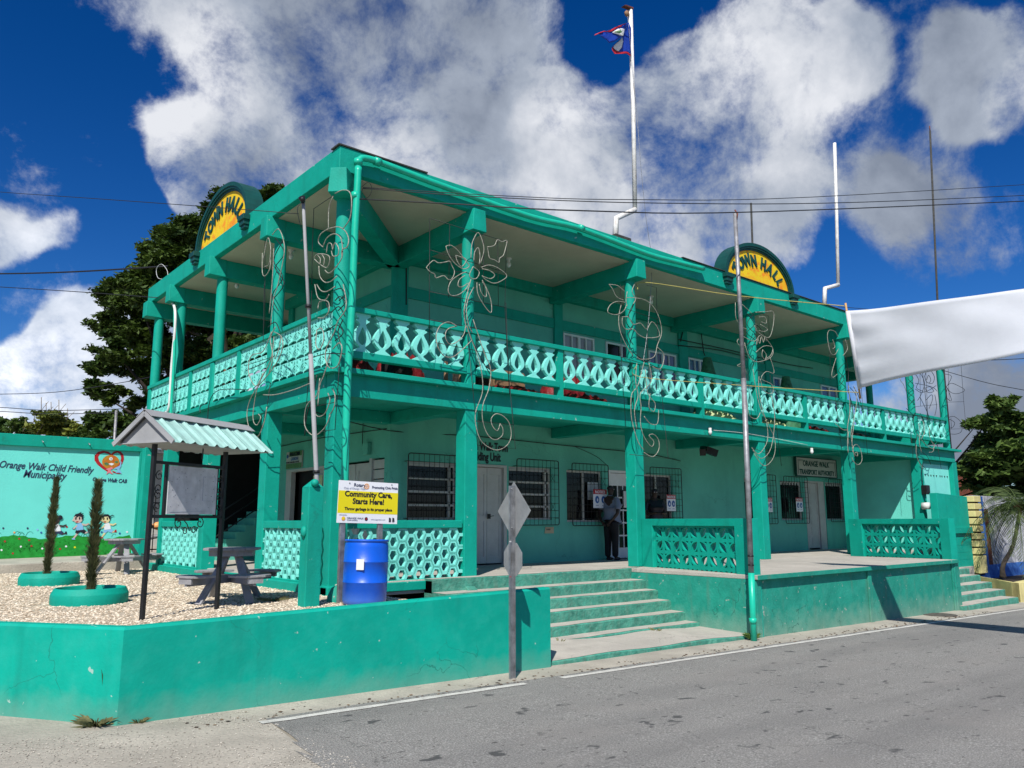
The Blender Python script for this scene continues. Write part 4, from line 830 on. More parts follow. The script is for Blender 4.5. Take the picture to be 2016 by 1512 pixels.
# sunburst gables on the roof edge
def gable(parent, c, half_w, H, U, Nn, lab):
    c, U, Nn = Vector(c), Vector(U), Vector(Nn); Z = Vector((0, 0, 1)); n_ = 26
    def el(a, h, k=n_): return [(a*math.cos(math.pi*i/k), h*math.sin(math.pi*i/k)) for i in range(k+1)]
    g = thing('roof_gable_sign', lab, 'sign', c); 
    def pp(nm, loops, off, thk, mt): q = MB(); q.plate(loops, c+Nn*off, U, Z, Nn*thk); return obj(nm, q, mt, g)
    pp('hood', [el(half_w, H)+list(reversed(el(half_w-.08, H-.08)))], -.30, .34, M['dgreen']).modifiers
    pp('moulding', [el(half_w-.075, H-.075)+list(reversed(el(half_w-.125, H-.125)))], -.03, .05, M['dgreen'])
    pp('moulding', [el(half_w-.12, H-.12)+list(reversed(el(half_w-.17, H-.17)))], -.04, .03, M['dgreen'])
    pp('sun_panel', [el(half_w-.13, H-.13)], -.1, .06, M['sun'])
    for s_ in (-1, 1):
        for k, (hh, ww) in enumerate(((.10, .30), (.09, .24), (.06, .20))):
            q = MB(); a0 = s_*(half_w-.07); zz = -.02-sum((.10, .09, .06)[:k])
            q.plate([[(a0-ww/2, zz-hh), (a0+ww/2, zz-hh), (a0+ww/2, zz), (a0-ww/2, zz)]], c+Nn*(.0), U, Z, Nn*(.13-.025*k)); obj('bracket', q, M['dgreen'], g, .006)
    # letters fan round the arch
    letters = "TOWN HALL"; 
    angs = [158, 139, 119, 101, None, 77, 60, 42, 24]
    for ch, an in zip(letters, angs):
        if an is None: continue
        a = R(an); rx, rz = (half_w-.60), (H-.585); p_ = c+U*(rx*math.cos(a)*1.0)+Z*(rz*math.sin(a)+.02)
        rdir = (U*(math.cos(a))+Z*math.sin(a)).normalized(); tdir = (U*math.sin(a)-Z*math.cos(a)).normalized()
        hgt = .33
        text('letter', ch, hgt*1.25, p_+Nn*-.030, tdir, rdir, M['dgreen'], g, bold=.014, depth=.014, align='CENTER', sx=.78)
    return g
def sunmat():
    mt = mat('sunburst_paint', (.86, .60, .01), .6, .04, 3, .1, 30); n = mt.node_tree; lk = n.links; b = n.nodes['Principled BSDF']; cur = b.inputs['Base Color'].links[0].from_socket
    t_ = n.nodes.new('ShaderNodeTexCoord'); wv_ = n.nodes.new('ShaderNodeTexNoise'); wv_.inputs['Scale'].default_value = 2.2; wv_.inputs['Detail'].default_value = 4; wv_.inputs['Distortion'].default_value = 2.5; lk.new(t_.outputs['Object'], wv_.inputs['Vector'])
    r_ = n.nodes.new('ShaderNodeMapRange'); lk.new(wv_.outputs['Fac'], r_.inputs[0]); r_.inputs[1].default_value = .48; r_.inputs[2].default_value = .66; r_.inputs[4].default_value = .85
    x = n.nodes.new('ShaderNodeMix'); x.data_type = 'RGBA'; lk.new(r_.outputs[0], x.inputs[0]); lk.new(cur, x.inputs[6]); x.inputs[7].default_value = (.80, .20, .01, 1); lk.new(x.outputs[2], b.inputs['Base Color']); return mt
M['sun'] = sunmat()
gable(None, (11.0, -.245, 3.40), 1.46, .99, (1, 0, 0), (0, -1, 0), 'arched yellow and green TOWN HALL gable sign over the long street front')
gable(None, (-.245, 4.72, 3.40), 1.42, 1.02, (0, -1, 0), (-1, 0, 0), 'arched yellow and green TOWN HALL gable sign over the short left side')

# ================================================================== MURAL WALL
def pl(name, pts3, N_, thk, material, parent, label=None):   # flat painted shape / board from world points (planar), thickness along N_
    q = MB(); pts3 = [Vector(p) for p in pts3]; N_ = Vector(N_); O = pts3[0]
    U = Vector((-N_.y, N_.x, 0)); U = U.normalized() if U.length > 1e-6 else Vector((1, 0, 0)); V = Vector((0, 0, 1)) if abs(N_.z) < .5 else Vector((0, 1, 0))
    q.plate([[((p-O).dot(U), (p-O).dot(V)) for p in pts3]], O, U, V, N_.normalized()*thk); return obj(name, q, material, parent, label=label)
mw = thing('mural_wall', 'mint green wall painted with running children, grass and Orange Walk Child Friendly lettering', 'wall', (-4, 10, -3.1))
q = MB(); q.box(-9, .0, 10.0, 10.25, -3.3, -.42); obj('wall_face', q, M['mural'], mw)
q = MB(); q.box(-9, .24, 9.93, 10.3, -.555, -.295); obj('coping', q, M['teal'], mw, .01)
q = MB(); q.box(-.05, .24, 9.90, 10.28, -3.3, -.556); obj('pilaster', q, M['teal'], mw, .01)
for x in (-2.15, -1.2): q = MB(); q.tube([(x, 9.925, -.42), (x+.02, 9.85, -.46)], .012, 6); obj('hook', q, M['galv'], mw)
YM = 9.998
def mp(x, y): p = aY(x/6.047, 860+y/6.047, YM); return p
_k = [0]
def mpaint(name, pts, mt, lift=0, label=None):
    _k[0] += 1; return pl(name, [mp(x, y)+Vector((0, -.0004*(_k[0] % 7)-lift, 0)) for x, y in pts], (0, -1, 0), .0015, mt, mw, label)
def ell(cx, cy, rx, ry, n=14, rot=0): return [(cx+rx*math.cos(t)*math.cos(rot)-ry*math.sin(t)*math.sin(rot), cy+rx*math.cos(t)*math.sin(rot)+ry*math.sin(t)*math.cos(rot)) for t in [2*math.pi*i/n for i in range(n)]]
gtop = [(-2600, 1195)]+[(x, 1195-22*math.sin(x*.009)-6*math.sin(x*.05)) for x in range(-2500, 1560, 40)]+[(1560, 1200)]
mpaint('painted_grass', gtop+[(1560, 1400), (-2600, 1545)], M['grassp'])
M['grassl'] = mat('painted_grass_light', (.02, .42, .05), .7, .1, 12, 0); M['grassd'] = mat('painted_grass_dark', (.003, .17, .02), .7, .1, 12, 0)
rr = random.Random(3)
qa = MB(); qb = MB()
for i in range(90):
    x = rr.uniform(-900, 1500); y = rr.uniform(1230, 1420); p0 = mp(x, y); a = rr.uniform(-.12, .12); q_ = qa if i % 2 else qb
    for s_ in (-1, 0, 1): q_.tube([p0+Vector((0, -.004, 0)), p0+Vector((s_*.03, -.004, .06)), p0+Vector((s_*.07+a*.3, -.004, .07+.03*(s_ == 0)))], .003, 4)
tag(obj('painted_blades', qa, M['grassd'], mw), kind='stuff'); tag(obj('painted_blades', qb, M['grassl'], mw), kind='stuff')
qa = MB()
for i in range(26):
    x = rr.uniform(-1200, 1500); p0 = mp(x, 1195); r_ = rr.uniform(.03, .08); s_ = rr.choice((-1, 1)); qa.tube([p0+Vector((s_*r_*(1-math.cos(t*.5)), -.003, 2*r_*math.sin(t*.5)*.8)) for t in range(0, 6)], .0025, 4)
tag(obj('painted_stems', qa, M['grassd'], mw), kind='stuff')
for i, (x, y, c_) in enumerate([(38, 1088, 'navyink'), (328, 1088, 'navyink'), (170, 1138, 'orange'), (445, 1105, 'lblue'), (490, 1140, 'bluep'), (795, 1072, 'red'), (873, 1092, 'bluep'), (1210, 1135, 'bluep'), (1425, 1150, 'bluep'), (1372, 1126, 'red'), (1512, 1132, 'signwhite'),
     (18, 1348, 'signwhite'), (248, 1307, 'signwhite'), (502, 1330, 'signwhite'), (786, 1304, 'signwhite'), (1138, 1278, 'signwhite'), (228, 1212, 'red'), (346, 1230, 'red'), (374, 1300, 'red'), (58, 1245, 'red'), (600, 1240, 'red'), (715, 1335, 'red'), (152, 1388, 'red'), (1402, 1325, 'red'), (890, 1315, 'signyellow'), (-300, 1300, 'signwhite'), (-500, 1240, 'red')]):
    mpaint('painted_flower', ell(x, y, 13, 12, 8), M[c_], .003)
def T(s_, x, y, sz, mt, parent=mw, **k): p = mp(x, y); text('lettering', s_, sz, p+Vector((0, -.003, 0)), (1, 0, -.035), (0, 0, 1), mt, parent, **k)
T('Orange Walk Child Friendly', -22, 362, .217, M['navyink'], shear=.28, bold=.003, sx=.755)
T('Municipality', 268, 478, .235, M['navyink'], shear=.28, bold=.003, sx=.75)
T('Orange Walk CAB', 1095, 525, .125, M['navyink'], shear=.2, bold=.003, sx=.78)
# heart emblem
h1 = [(1325, 205), (1290, 178), (1230, 165), (1165, 180), (1125, 225), (1125, 280), (1160, 330), (1215, 375), (1280, 418), (1300, 400), (1225, 340), (1180, 290), (1168, 240), (1190, 205), (1240, 190), (1290, 205), (1325, 235)]
h2 = [(1325, 205), (1350, 178), (1395, 165), (1440, 178), (1470, 215), (1476, 265), (1455, 320), (1420, 365), (1400, 350), (1430, 300), (1442, 250), (1430, 205), (1400, 188), (1365, 198), (1325, 235)]
mpaint('heart_half', h1, M['red']); mpaint('heart_half', h2, M['red'])
M['embl'] = mat('emblem_orange', (.55, .08, .01), .6, .1, 9, 0, c2=(.50, .30, .02)); mpaint('emblem_disc', ell(1318, 300, 104, 84, 20), M['embl']); mpaint('emblem_dot', ell(1320, 262, 21, 19, 12), M['signwhite'], .002); mpaint('emblem_dot', ell(1322, 262, 10, 9, 8), M['greyboard'], .004)
mpaint('emblem_leaf', ell(1268, 322, 30, 18, 8, .3), M['flaggreen'], .002); mpaint('emblem_leaf', ell(1385, 300, 22, 14, 8), M['flaggreen'], .002); mpaint('emblem_bird', [(1285, 320), (1330, 312), (1360, 322), (1330, 342)], M['signwhite'], .004)
mpaint('emblem_figure', [(1255, 385), (1330, 360), (1345, 378), (1315, 395), (1320, 415), (1350, 445), (1320, 440), (1300, 425), (1262, 450), (1280, 415), (1285, 398)], M['pink'], .005)
mpaint('emblem_figure', [(1350, 378), (1395, 358), (1425, 340), (1435, 290), (1445, 300), (1440, 350), (1420, 385), (1435, 410), (1450, 442), (1420, 425), (1370, 430), (1400, 408), (1395, 388)], M['lblue'], .006)
mpaint('emblem_foot', [(1330, 400), (1360, 412), (1400, 428), (1448, 442), (1400, 440), (1345, 425)], M['red'], .003)
# three painted children at play (plain cartoon figures)
def child(x0, y0, s, skin, hair, top, low, shoe, flip, style):
    f = -1 if flip else 1
    def pp(nm, pts, mt, lf): mpaint(nm, [(x0+f*x*s, y0+y*s) for x, y in pts], mt, lf)
    pp('painted_leg', [(-20, 120), (5, 130), (-35, 180), (-60, 205), (-72, 195), (-50, 165)], skin, .004); pp('painted_shoe', [(-85, 195), (-50, 198), (-40, 215), (-85, 212)], shoe, .006)
    pp('painted_leg', [(30, 115), (55, 100), (90, 118), (120, 112), (118, 128), (80, 140)], skin, .004); pp('painted_shoe', [(112, 100), (134, 95), (140, 130), (118, 132)], shoe, .006)
    pp('painted_shorts', [(-30, 88), (50, 75), (95, 105), (70, 140), (20, 118), (-15, 145), (-45, 125)], low, .007)
    pp('painted_shirt', [(-28, 20), (30, 0), (55, 40), (60, 90), (-25, 100), (-35, 60)], top, .009)
    pp('painted_arm', [(-25, 30), (-15, 45), (-60, 85), (-75, 75), (-50, 55)], skin, .010); pp('painted_arm', [(38, 12), (90, 20), (130, 5), (134, 20), (92, 42), (45, 35)], skin, .010)
    pp('painted_head', ell(-10, -45, 58, 52, 16), skin, .012); pp('painted_nose', ell(-70, -28, 14, 10, 8), skin, .011)
    pp('painted_eye', ell(-35, -50, 10, 20, 10), M['ink'], .014); pp('painted_eye', ell(12, -52, 10, 20, 10), M['ink'], .014); pp('painted_mouth', [(-38, -12), (0, -18), (-8, -2), (-28, 2)], M['red'], .014)
    if style == 0: pp('painted_hair', [(-62, -72), (-40, -105), (0, -115), (35, -135), (30, -112), (62, -118), (48, -98), (66, -88), (52, -72), (56, -45), (38, -35), (34, -70), (0, -78), (-30, -60), (-32, -82)], hair, .016)
    elif style == 1: pp('painted_hair', [(-60, -80), (-30, -112), (20, -112), (50, -90), (85, -105), (110, -90), (82, -92), (58, -78), (52, -45), (38, -45), (20, -82), (-25, -80), (-58, -60)], hair, .016)
    else:
        pp('painted_hair', [(-60, -70), (-30, -105), (20, -108), (50, -80), (40, -60), (0, -80), (-50, -60)], hair, .016); pp('painted_hair', ell(52, -78, 32, 30, 12), hair, .017); pp('painted_hair', ell(-66, -78, 28, 28, 12), hair, .017)
child(935, 1020, .95, M['skinA'], M['ink'], M['lblue'], M['ink'], M['lblue'], 0, 0)
child(1265, 1020, .88, M['skinB'], M['ink'], M['signwhite'], M['lblue'], M['red'], 0, 1)
child(665, 1035, .95, M['skinC'], M['ink'], M['signwhite'], M['navyink'], M['ink'], 0, 2)

# ================================================================== FORECOURT
def tire(x, y, label):
    t = thing('tyre_planter', label, 'planter', (x, y, ZG), 0, 'tyre planters in the gravel')
    q = MB(); q.lathe([(.445, -.02), (.452, .04), (.452, .122), (.449, .130), (.445, .136), (.418, .190), (.414, .196), (.408, .199), (.396, .199), (.391, .196), (.389, .19), (.385, .10), (.385, .02)], n=36); o = part('tyre', q, M['teal'], t)
    q = MB(); q.lathe([(.0, .165), (.18, .16), (.388, .145)], n=24); part('soil', q, M['conc2'], t); return t
def cypress(x, y, h, rmax, label, lean=(0, 0), seed=1):
    t = thing('cypress', label, 'shrub', (x, y, ZG+.12), 0, 'young cypresses in tyre planters'); g = np.random.default_rng(seed); n = 3600
    u = g.random(n); z = u*h; prof = rmax*np.clip((.30+1.5*u)*(1-u)**.75*1.25, .02, 1.05); th_ = g.random(n)*6.283; r_ = prof*(.15+.8*np.sqrt(g.random(n)))*(.75+.3*np.sin(th_*3+z*9)+.25*np.sin(z*23+th_)+.2*np.sin(z*41))
    cx = r_*np.cos(th_)+lean[0]*u; cy = r_*np.sin(th_)+lean[1]*u
    ln_ = .035+.05*g.random(n); ox, oy = np.cos(th_)*.8, np.sin(th_)*.8; V = np.zeros((n, 4, 3)); wv_ = .006+.004*g.random(n)
    tip = np.stack([cx+ox*ln_+g.normal(0, .006, n), cy+oy*ln_+g.normal(0, .006, n), z+ln_], 1); base = np.stack([cx, cy, z], 1); sd = np.stack([-np.sin(th_), np.cos(th_), 0*th_], 1)*wv_[:, None]; mid = (tip*.45+base*.55)
    V[:, 0] = base; V[:, 1] = mid+sd; V[:, 2] = tip; V[:, 3] = mid-sd
    me = bpy.data.meshes.new('foliage'); me.from_pydata(V.reshape(-1, 3).tolist(), [], (np.arange(n)[:, None]*4+np.arange(4)).tolist()); me.materials.append(M['cypress']); link('foliage', me, t, (0, 0, 0))
    q = MB(); q.tube([(0, 0, -.1), (lean[0]*.5, lean[1]*.5, h*.5), (lean[0]*.9, lean[1]*.9, h*.9)], .018, 6, rs=[.022, .014, .005]); part('trunk', q, M['bark'], t)
tire(-2.90, .98, 'turquoise painted tyre planter nearer the street wall'); tire(-2.68, 4.80, 'turquoise painted tyre planter farther back by the mural pavement')
cypress(-2.90, .98, 1.42, .078, 'taller young cypress growing from the nearer tyre planter', (-.01, .02), 3); cypress(-2.73, 4.80, 1.62, .08, 'young cypress growing from the farther tyre planter against the mural', (.02, 0), 4)
def table(x, y, rz, label, sc=1):
    t = thing('picnic_table', label, 'picnic table', (x, y, ZG), rz, 'grey octagonal picnic tables'); oc = [(.375*math.cos(R(22.5+45*i)), .375*math.sin(R(22.5+45*i))) for i in range(8)]
    # top of planks clipped to the octagon
    tops = [(-.347, -.21), (-.205, -.07), (-.065, .07), (.075, .21), (.215, .347)]
    def clip(y0, y1):
        def hwid(yy): yy = abs(yy); return .347 if yy <= .1437 else .347-(yy-.1437)
        ys = sorted({y0, y1}|{v for v in (-.1437, .1437) if y0 < v < y1}); return [(hwid(v), v) for v in ys]+[(-hwid(v), v) for v in reversed(ys)]
    for y0, y1 in tops: q = MB(); q.prism(clip(y0, y1), .655, .685); part('plank', q, M['wood'], t, .003)
    q = MB(); ap = [(.30*math.cos(R(22.5+45*i)), .30*math.sin(R(22.5+45*i))) for i in range(8)]
    q.prism(ap, .58, .654); part('apron', q, M['wood'], t)
    for k, a in enumerate((R(-31), R(31))):
        d_ = Vector((math.cos(a), math.sin(a), 0)); s_ = Vector((-d_.y, d_.x, 0))
        for sg in (1, -1):
            q = MB(); q.beam(d_*sg*.10+Vector((0, 0, .63))+s_*.03*sg, d_*sg*.60+s_*.03*sg+Vector((0, 0, .0)), .035, .10, s_); part('leg', q, M['wood'], t, .003)
        q = MB(); q.beam(-d_*.80+Vector((0, 0, .285)), d_*.80+Vector((0, 0, .285)), .035, .10); part('seat_arm', q, M['wood'], t, .003)
        for sg in (1, -1):
            c_ = d_*sg*.70; pts = [c_+d_*sg*.13+s_*.12, c_+d_*sg*.13-s_*.12, c_+d_*sg*.03-s_*.24, c_-d_*sg*.13-s_*.26, c_-d_*sg*.13+s_*.26, c_+d_*sg*.03+s_*.24]
            for (lo_, hi_) in ((-.13, -.01), (.0, .13)):
                pass
            q = MB(); q.prism([(p.x, p.y) for p in pts], .337, .365); part('seat', q, M['wood'], t, .004)
            q = MB(); q.beam(c_+d_*sg*.10-s_*.10+Vector((0, 0, .30)), c_+d_*sg*.10+s_*.10+Vector((0, 0, .30)), .03, .07); part('seat_brace', q, M['wood'], t)
    return t
table(-1.41, .11, R(59), 'grey wooden picnic table beside the green post at the house corner')
table(-.95, 7.2, R(50), 'grey wooden picnic table standing in front of the mural wall')
# notice board kiosk
ks = thing('notice_kiosk', 'black iron notice board under a small corrugated gable roof in the gravel', 'notice board', (-2.9, -1.35, ZG)); kd = Vector((.88, .47, 0)).normalized(); kn = Vector((kd.y, -kd.x, 0)); K0 = Vector((-2.9, -1.35, 0)); 
def kp(s_, o_, z): p = K0+kd*s_+kn*o_; return Vector((p.x, p.y, z))
for s_ in (0, 1.11):
    q = MB(); q.beam(kp(s_, 0, ZG-.1), kp(s_, 0, -1.30), .044, .044, kd); obj('post', q, M['black'], ks, .004)
for z in (-1.575, -2.165): q = MB(); q.beam(kp(.03, 0, z), kp(1.08, 0, z), .035, .035); obj('rail', q, M['black'], ks)
for s_ in (.19, .98): q = MB(); q.beam(kp(s_, 0, -1.59), kp(s_, 0, -2.15), .03, .03, kd); obj('stile', q, M['black'], ks)
q = MB(); q.plate([[(.21, -2.14), (.965, -2.14), (.965, -1.60), (.21, -1.60)]], K0+kn*.012, kd, (0, 0, 1), kn*.012); bd = obj('board', q, M['whiteboard'], ks)
rr = random.Random(5)
for (a0, z0, a1, z1) in ((.74, -1.70, .93, -1.70), (.74, -1.70, .74, -1.98), (.93, -1.70, .93, -1.98), (.74, -1.98, .93, -1.98), (.25, -2.115, .9, -2.10), (.35, -1.68, .48, -1.685), (.5, -1.9, .56, -1.9), (.3, -1.8, .36, -1.8)):
    q = MB(); q.beam(K0+kn*.0245+kd*a0+Vector((0, 0, z0)), K0+kn*.0245+kd*a1+Vector((0, 0, z1)), .0015, .004, kn); obj('pen_line', q, M['paleink'], bd)
for i in range(34):   # pin holes and pen marks left on the sheet
    a, z = rr.uniform(.25, .93), rr.uniform(-2.08, -1.64); q = MB(); q.plate([[(0, 0), (rr.uniform(.006, .018), 0), (.006, .008)]], K0+kn*.0245+kd*a+Vector((0, 0, z)), kd, (0, 0, 1), kn*.001); obj('mark', q, M['ink'], bd)
def scroll(s0, z0, r, turns, sg, a0, parent=ks, n=22, sz=1):
    pts = [kp(s0+sg*r*(1-.75*i/n)*math.cos(a0+turns*6.283*i/n), .0, z0+sz*r*(1-.75*i/n)*math.sin(a0+turns*6.283*i/n)) for i in range(n+1)]; q = MB(); q.tube(pts, .006, 5); obj('scrollwork', q, M['black'], parent)
for z, zz in ((-1.72, 1), (-1.86, -1), (-1.93, 1), (-2.06, -1)):
    scroll(.095, z, .055, 1.2, 1, 1.57, sz=zz); scroll(1.035, z, .05, 1.2, -1, 1.57, sz=zz)
for s_, sg in ((.42, 1), (.75, -1)): scroll(s_, -2.24, .065, 1.2, sg, 1.4)
scroll(.52, -2.33, .045, 1.1, -1, 1.0); scroll(.66, -2.32, .045, 1.1, 1, 1.0)
q = MB(); q.tube([kp(.47, 0, -2.18), kp(.55, 0, -2.25), kp(.58, 0, -2.30)], .006, 5); obj('scrollwork', q, M['black'], ks)
ap_, el_, hw_, hh_ = -.16, 1.60, .43, .335; ZR = -1.05
def roof_side(sg, s0=-.16, s1=1.47):
    q = MB(); n = 54; rows = []
    for i in range(n+1):
        s_ = s0+(s1-s0)*i/n; ph = (s_-s0)/.17 % 1; lift = .0 if ph < .55 else .028*min(1, (ph-.55)/.12) if ph < .78 else .028*max(0, 1-(ph-.78)/.22)
        rows.append((kp(s_, sg*.02, ZR-.01+lift), kp(s_, sg*hw_, ZR-hh_+lift)))
    for i in range(n): q.add([rows[i][0], rows[i][1], rows[i+1][1], rows[i+1][0]], [(0, 1, 2, 3)])
    o = obj('roof_sheet', q, M['tin'] if sg > 0 else M['galv'], ks); m_ = o.modifiers.new('thick', 'SOLIDIFY'); m_.thickness = .004; return o
roof_side(1); roof_side(-1)
q = MB(); q.add([kp(-.18, 0, ZR+.035), kp(1.49, 0, ZR+.035), kp(1.49, .11, ZR-.045), kp(-.18, .11, ZR-.045), kp(1.49, -.11, ZR-.045), kp(-.18, -.11, ZR-.045)], [(0, 1, 2, 3), (1, 0, 5, 4)]); o = obj('ridge_cap', q, M['greyboard'], ks); o.modifiers.new('t', 'SOLIDIFY').thickness = .006
for s_ in (-.12, 1.43): q = MB(); q.plate([[(-hw_*.88, ZR-hh_+.01), (hw_*.88, ZR-hh_+.01), (0, ZR-.025)]], K0+kd*s_, kn, (0, 0, 1), kd*.02); obj('gable_board', q, M['greyboard'], ks)
q = MB(); q.add([kp(-.14, -hw_*.9, ZR-hh_+.006), kp(1.44, -hw_*.9, ZR-hh_+.006), kp(1.44, hw_*.9, ZR-hh_+.006), kp(-.14, hw_*.9, ZR-hh_+.006)], [(0, 1, 2, 3)]); o = obj('soffit', q, M['greyboard'], ks); o.modifiers.new('t', 'SOLIDIFY').thickness = .01
for sg in (1, -1): q = MB(); q.beam(kp(-.17, 0, ZR-.005), kp(-.17, sg*hw_, ZR-hh_+.0), .02, .05); obj('barge_board', q, M['greyboard'], ks)
q = MB(); q.beam(kp(.62, .1, -1.38), kp(.62, .1, -1.50), .012, .012); obj('hook', q, M['black'], ks)
# green post with lamp pole
gp_ = thing('concrete_post', 'square turquoise concrete post with pyramid top standing in the gravel beside the house corner', 'post', (-.95, -1.25, ZG))
q = MB(); q.box(-.1, .1, -.1, .1, -.1, 1.45); q.add([(-.1, -.1, 1.45), (.1, -.1, 1.45), (.1, .1, 1.45), (-.1, .1, 1.45), (0, 0, 1.56)], [(0, 1, 4), (1, 2, 4), (2, 3, 4), (3, 0, 4)]); part('post_body', q, M['teal'], gp_, .01)
q = MB(); q.ball((-.03, -.11, 1.50), .05, 10); part('cap_lump', q, M['teal'], gp_); q = MB(); q.ball((-.11, -.02, .9), .055, 10, (.7, 1, 1.3)); part('side_lump', q, M['teal'], gp_)
lp_ = thing('lamp_pole', 'thin pale grey pole with a small floodlight strapped to the turquoise concrete post', 'lamp pole', (-.9, -1.2, -1.9))
tp = aY(597, 398, -1.2); bp = aY(624, 952, -1.2)
q = MB(); q.tube([bp+Vector((.0, 0, -.35)), bp, bp.lerp(tp, .45)], .029, 10); obj('pole_lower', q, M['greyboard'], lp_); q = MB(); q.tube([bp.lerp(tp, .45), tp], .021, 10); obj('pole_upper', q, M['greyboard'], lp_)
q = MB(); q.tube([tp+Vector((-.01, -.02, -.01)), tp+Vector((-.05, -.06, .035))], .035, 10, rs=[.03, .045]); obj('lamp_head', q, M['black'], lp_)
for f in (.04, .62): c_ = bp.lerp(tp, f); q = MB(); q.tube([c_+Vector((0, 0, -.02)), c_+Vector((0, 0, .02))], .042, 10); obj('strap', q, M['black'], lp_)
q = MB(); q.tube(smooth_path([tp+Vector((-.03, -.04, -.02)), tp+Vector((-.09, -.03, -.12)), tp+Vector((-.04, -.03, -.33)), tp+Vector((-.01, -.02, -.36))], 4), .005, 5); obj('lamp_cable', q, M['wire'], lp_)
# barrel
bx = aY(718, 1150, -1.46).x
br = thing('plastic_barrel', 'blue plastic barrel used as a garbage bin under the Community Care sign', 'barrel', (bx, -1.46, ZG)); 
q = MB(); q.lathe([(.0, .0), (.25, .0), (.268, .02), (.274, .06), (.277, .262), (.283, .268), (.283, .276), (.277, .282), (.279, .512), (.285, .518), (.285, .526), (.279, .532), (.277, .70), (.268, .755), (.262, .768), (.276, .772), (.279, .79), (.272, .80), (.258, .795), (.255, .76), (.262, .70), (.262, .2), (.0, .18)], n=48); part('drum', q, M['blue'], br)
t_ = part('barrel_label', MB().plate([[(0, 0), (.10, 0), (.10, .13), (0, .13)]], (-.235, -.178, .43), Vector((.62, -.78, 0)), (0, 0, 1), (-.003, -.003, 0)), M['paper'], br); 
br.rotation_euler = (R(-.5), R(1.4), 0)
# community sign
YS = -1.16
cs = thing('community_sign', 'white and yellow Community Care sign on two grey steel posts', 'sign', (-.2, YS, ZG))
def sp_(u, v): return aY(u, v, YS)
for u in (677, 751): a = sp_(u, 1010); q = MB(); q.box(a.x-.035, a.x+.035, YS+.012, YS+.06, -3.3, a.z+.33); obj('post', q, M['galv'], cs, .004)
TL, TR, BR_, BL_ = sp_(668, 945), sp_(784, 952), sp_(781, 1033), sp_(663, 1029)
Us = (TR-TL).normalized(); Wd = (TR-TL).length; Vs = (TL-BL_).normalized(); Hd = (TL-BL_).length
q = MB(); q.plate([[(0, 0), (Wd*1.01, 0), (Wd, Hd), (0, Hd)]], BL_, Us, Vs, (0, .012, 0)); obj('panel', q, M['signwhite'], cs)
def S(a, b_, off=-.0015): return BL_+Us*(a*Wd)+Vs*(b_*Hd)+Vector((0, off, 0))
q = MB(); q.plate([[(0, 0), (Wd*1.008, 0), (Wd*1.004, Hd*.53), (0, Hd*.53)]], S(.0, .23), Us, Vs, (0, .001, 0)); obj('yellow_band', q, M['signyellow'], cs)
def ST(s_, a, b_, sz, mt, **k): text('lettering', s_, sz, S(a, b_, -.004), Us, Vs, mt, cs, depth=.0006, **k)
ST('Community Care,', .50, .63, .100, M['ink'], bold=.0035, align='CENTER', sx=.98); ST('Starts Here!', .50, .46, .100, M['ink'], bold=.0035, align='CENTER', sx=.96); ST('Throw garbage in its proper place', .51, .305, .052, M['ink'], bold=.0018, align='CENTER', sx=1.0)
ST('Rotary', .24, .87, .062, M['navyink'], bold=.001); ST('Club of Orange Walk', .08, .80, .036, M['paleink']); ST('Promoting Civic Pride', .545, .845, .047, M['navyink'], bold=.0008, sx=.95)
ST('SPONSORS:', .03, .175, .022, M['paleink']); ST('ORANGE WALK', .155, .095, .034, M['navyink']); ST('TOWN COUNCIL', .155, .055, .020, M['navyink']); ST('www.sugarnews.com', .55, .085, .026, M['paleink']); ST('B B', .86, .05, .075, M['ink'], bold=.003, sx=.85)
def disc(a, b_, r, mt, nm, off=-.004): q = MB(); q.plate([[(r*math.cos(t*.3927), r*math.sin(t*.3927)) for t in range(16)]], S(a, b_, off), Us, Vs, (0, .001, 0)); obj(nm, q, mt, cs)
q = MB(); gear = []
for i in range(48): r_ = .040 if i % 4 < 2 else .036; gear.append((r_*math.cos(i*.1309), r_*math.sin(i*.1309)))
q.plate([gear, [(.028*math.cos(t*.3927), .028*math.sin(t*.3927)) for t in range(16)]], S(.455, .885, -.004), Us, Vs, (0, .001, 0)); gr_ = obj('wheel_emblem', q, M['orange'], cs)
for i in range(6): a = i*math.pi/3; q = MB(); q.beam(S(.455, .885, -.004)+Us*.006*math.cos(a)+Vs*.006*math.sin(a), S(.455, .885, -.004)+Us*.03*math.cos(a)+Vs*.03*math.sin(a), .001, .006, Us*math.cos(a+1.57)+Vs*math.sin(a+1.57)); obj('spoke', q, M['orange'], gr_)
disc(.10, .10, .028, M['orange'], 'round_logo'); disc(.10, .105, .018, M['signyellow'], 'round_logo_centre', -.006); disc(.475, .105, .024, M['ink'], 'round_logo'); disc(.475, .105, .012, M['red'], 'round_logo_centre', -.006)
for a, b_ in ((.17, .94), (.885, .955)): disc(a, b_, .008, M['ink'], 'bolt', -.006)
# rough concrete lump by the pillar
q = MB(); q.ball((-.42, -1.0, ZG), .16, 10, (1, .7, 1.4)); tag(obj('concrete_lump', q, M['teal_worn']), 'rough green painted concrete lump at the foot of the corner pillar', 'concrete lump')

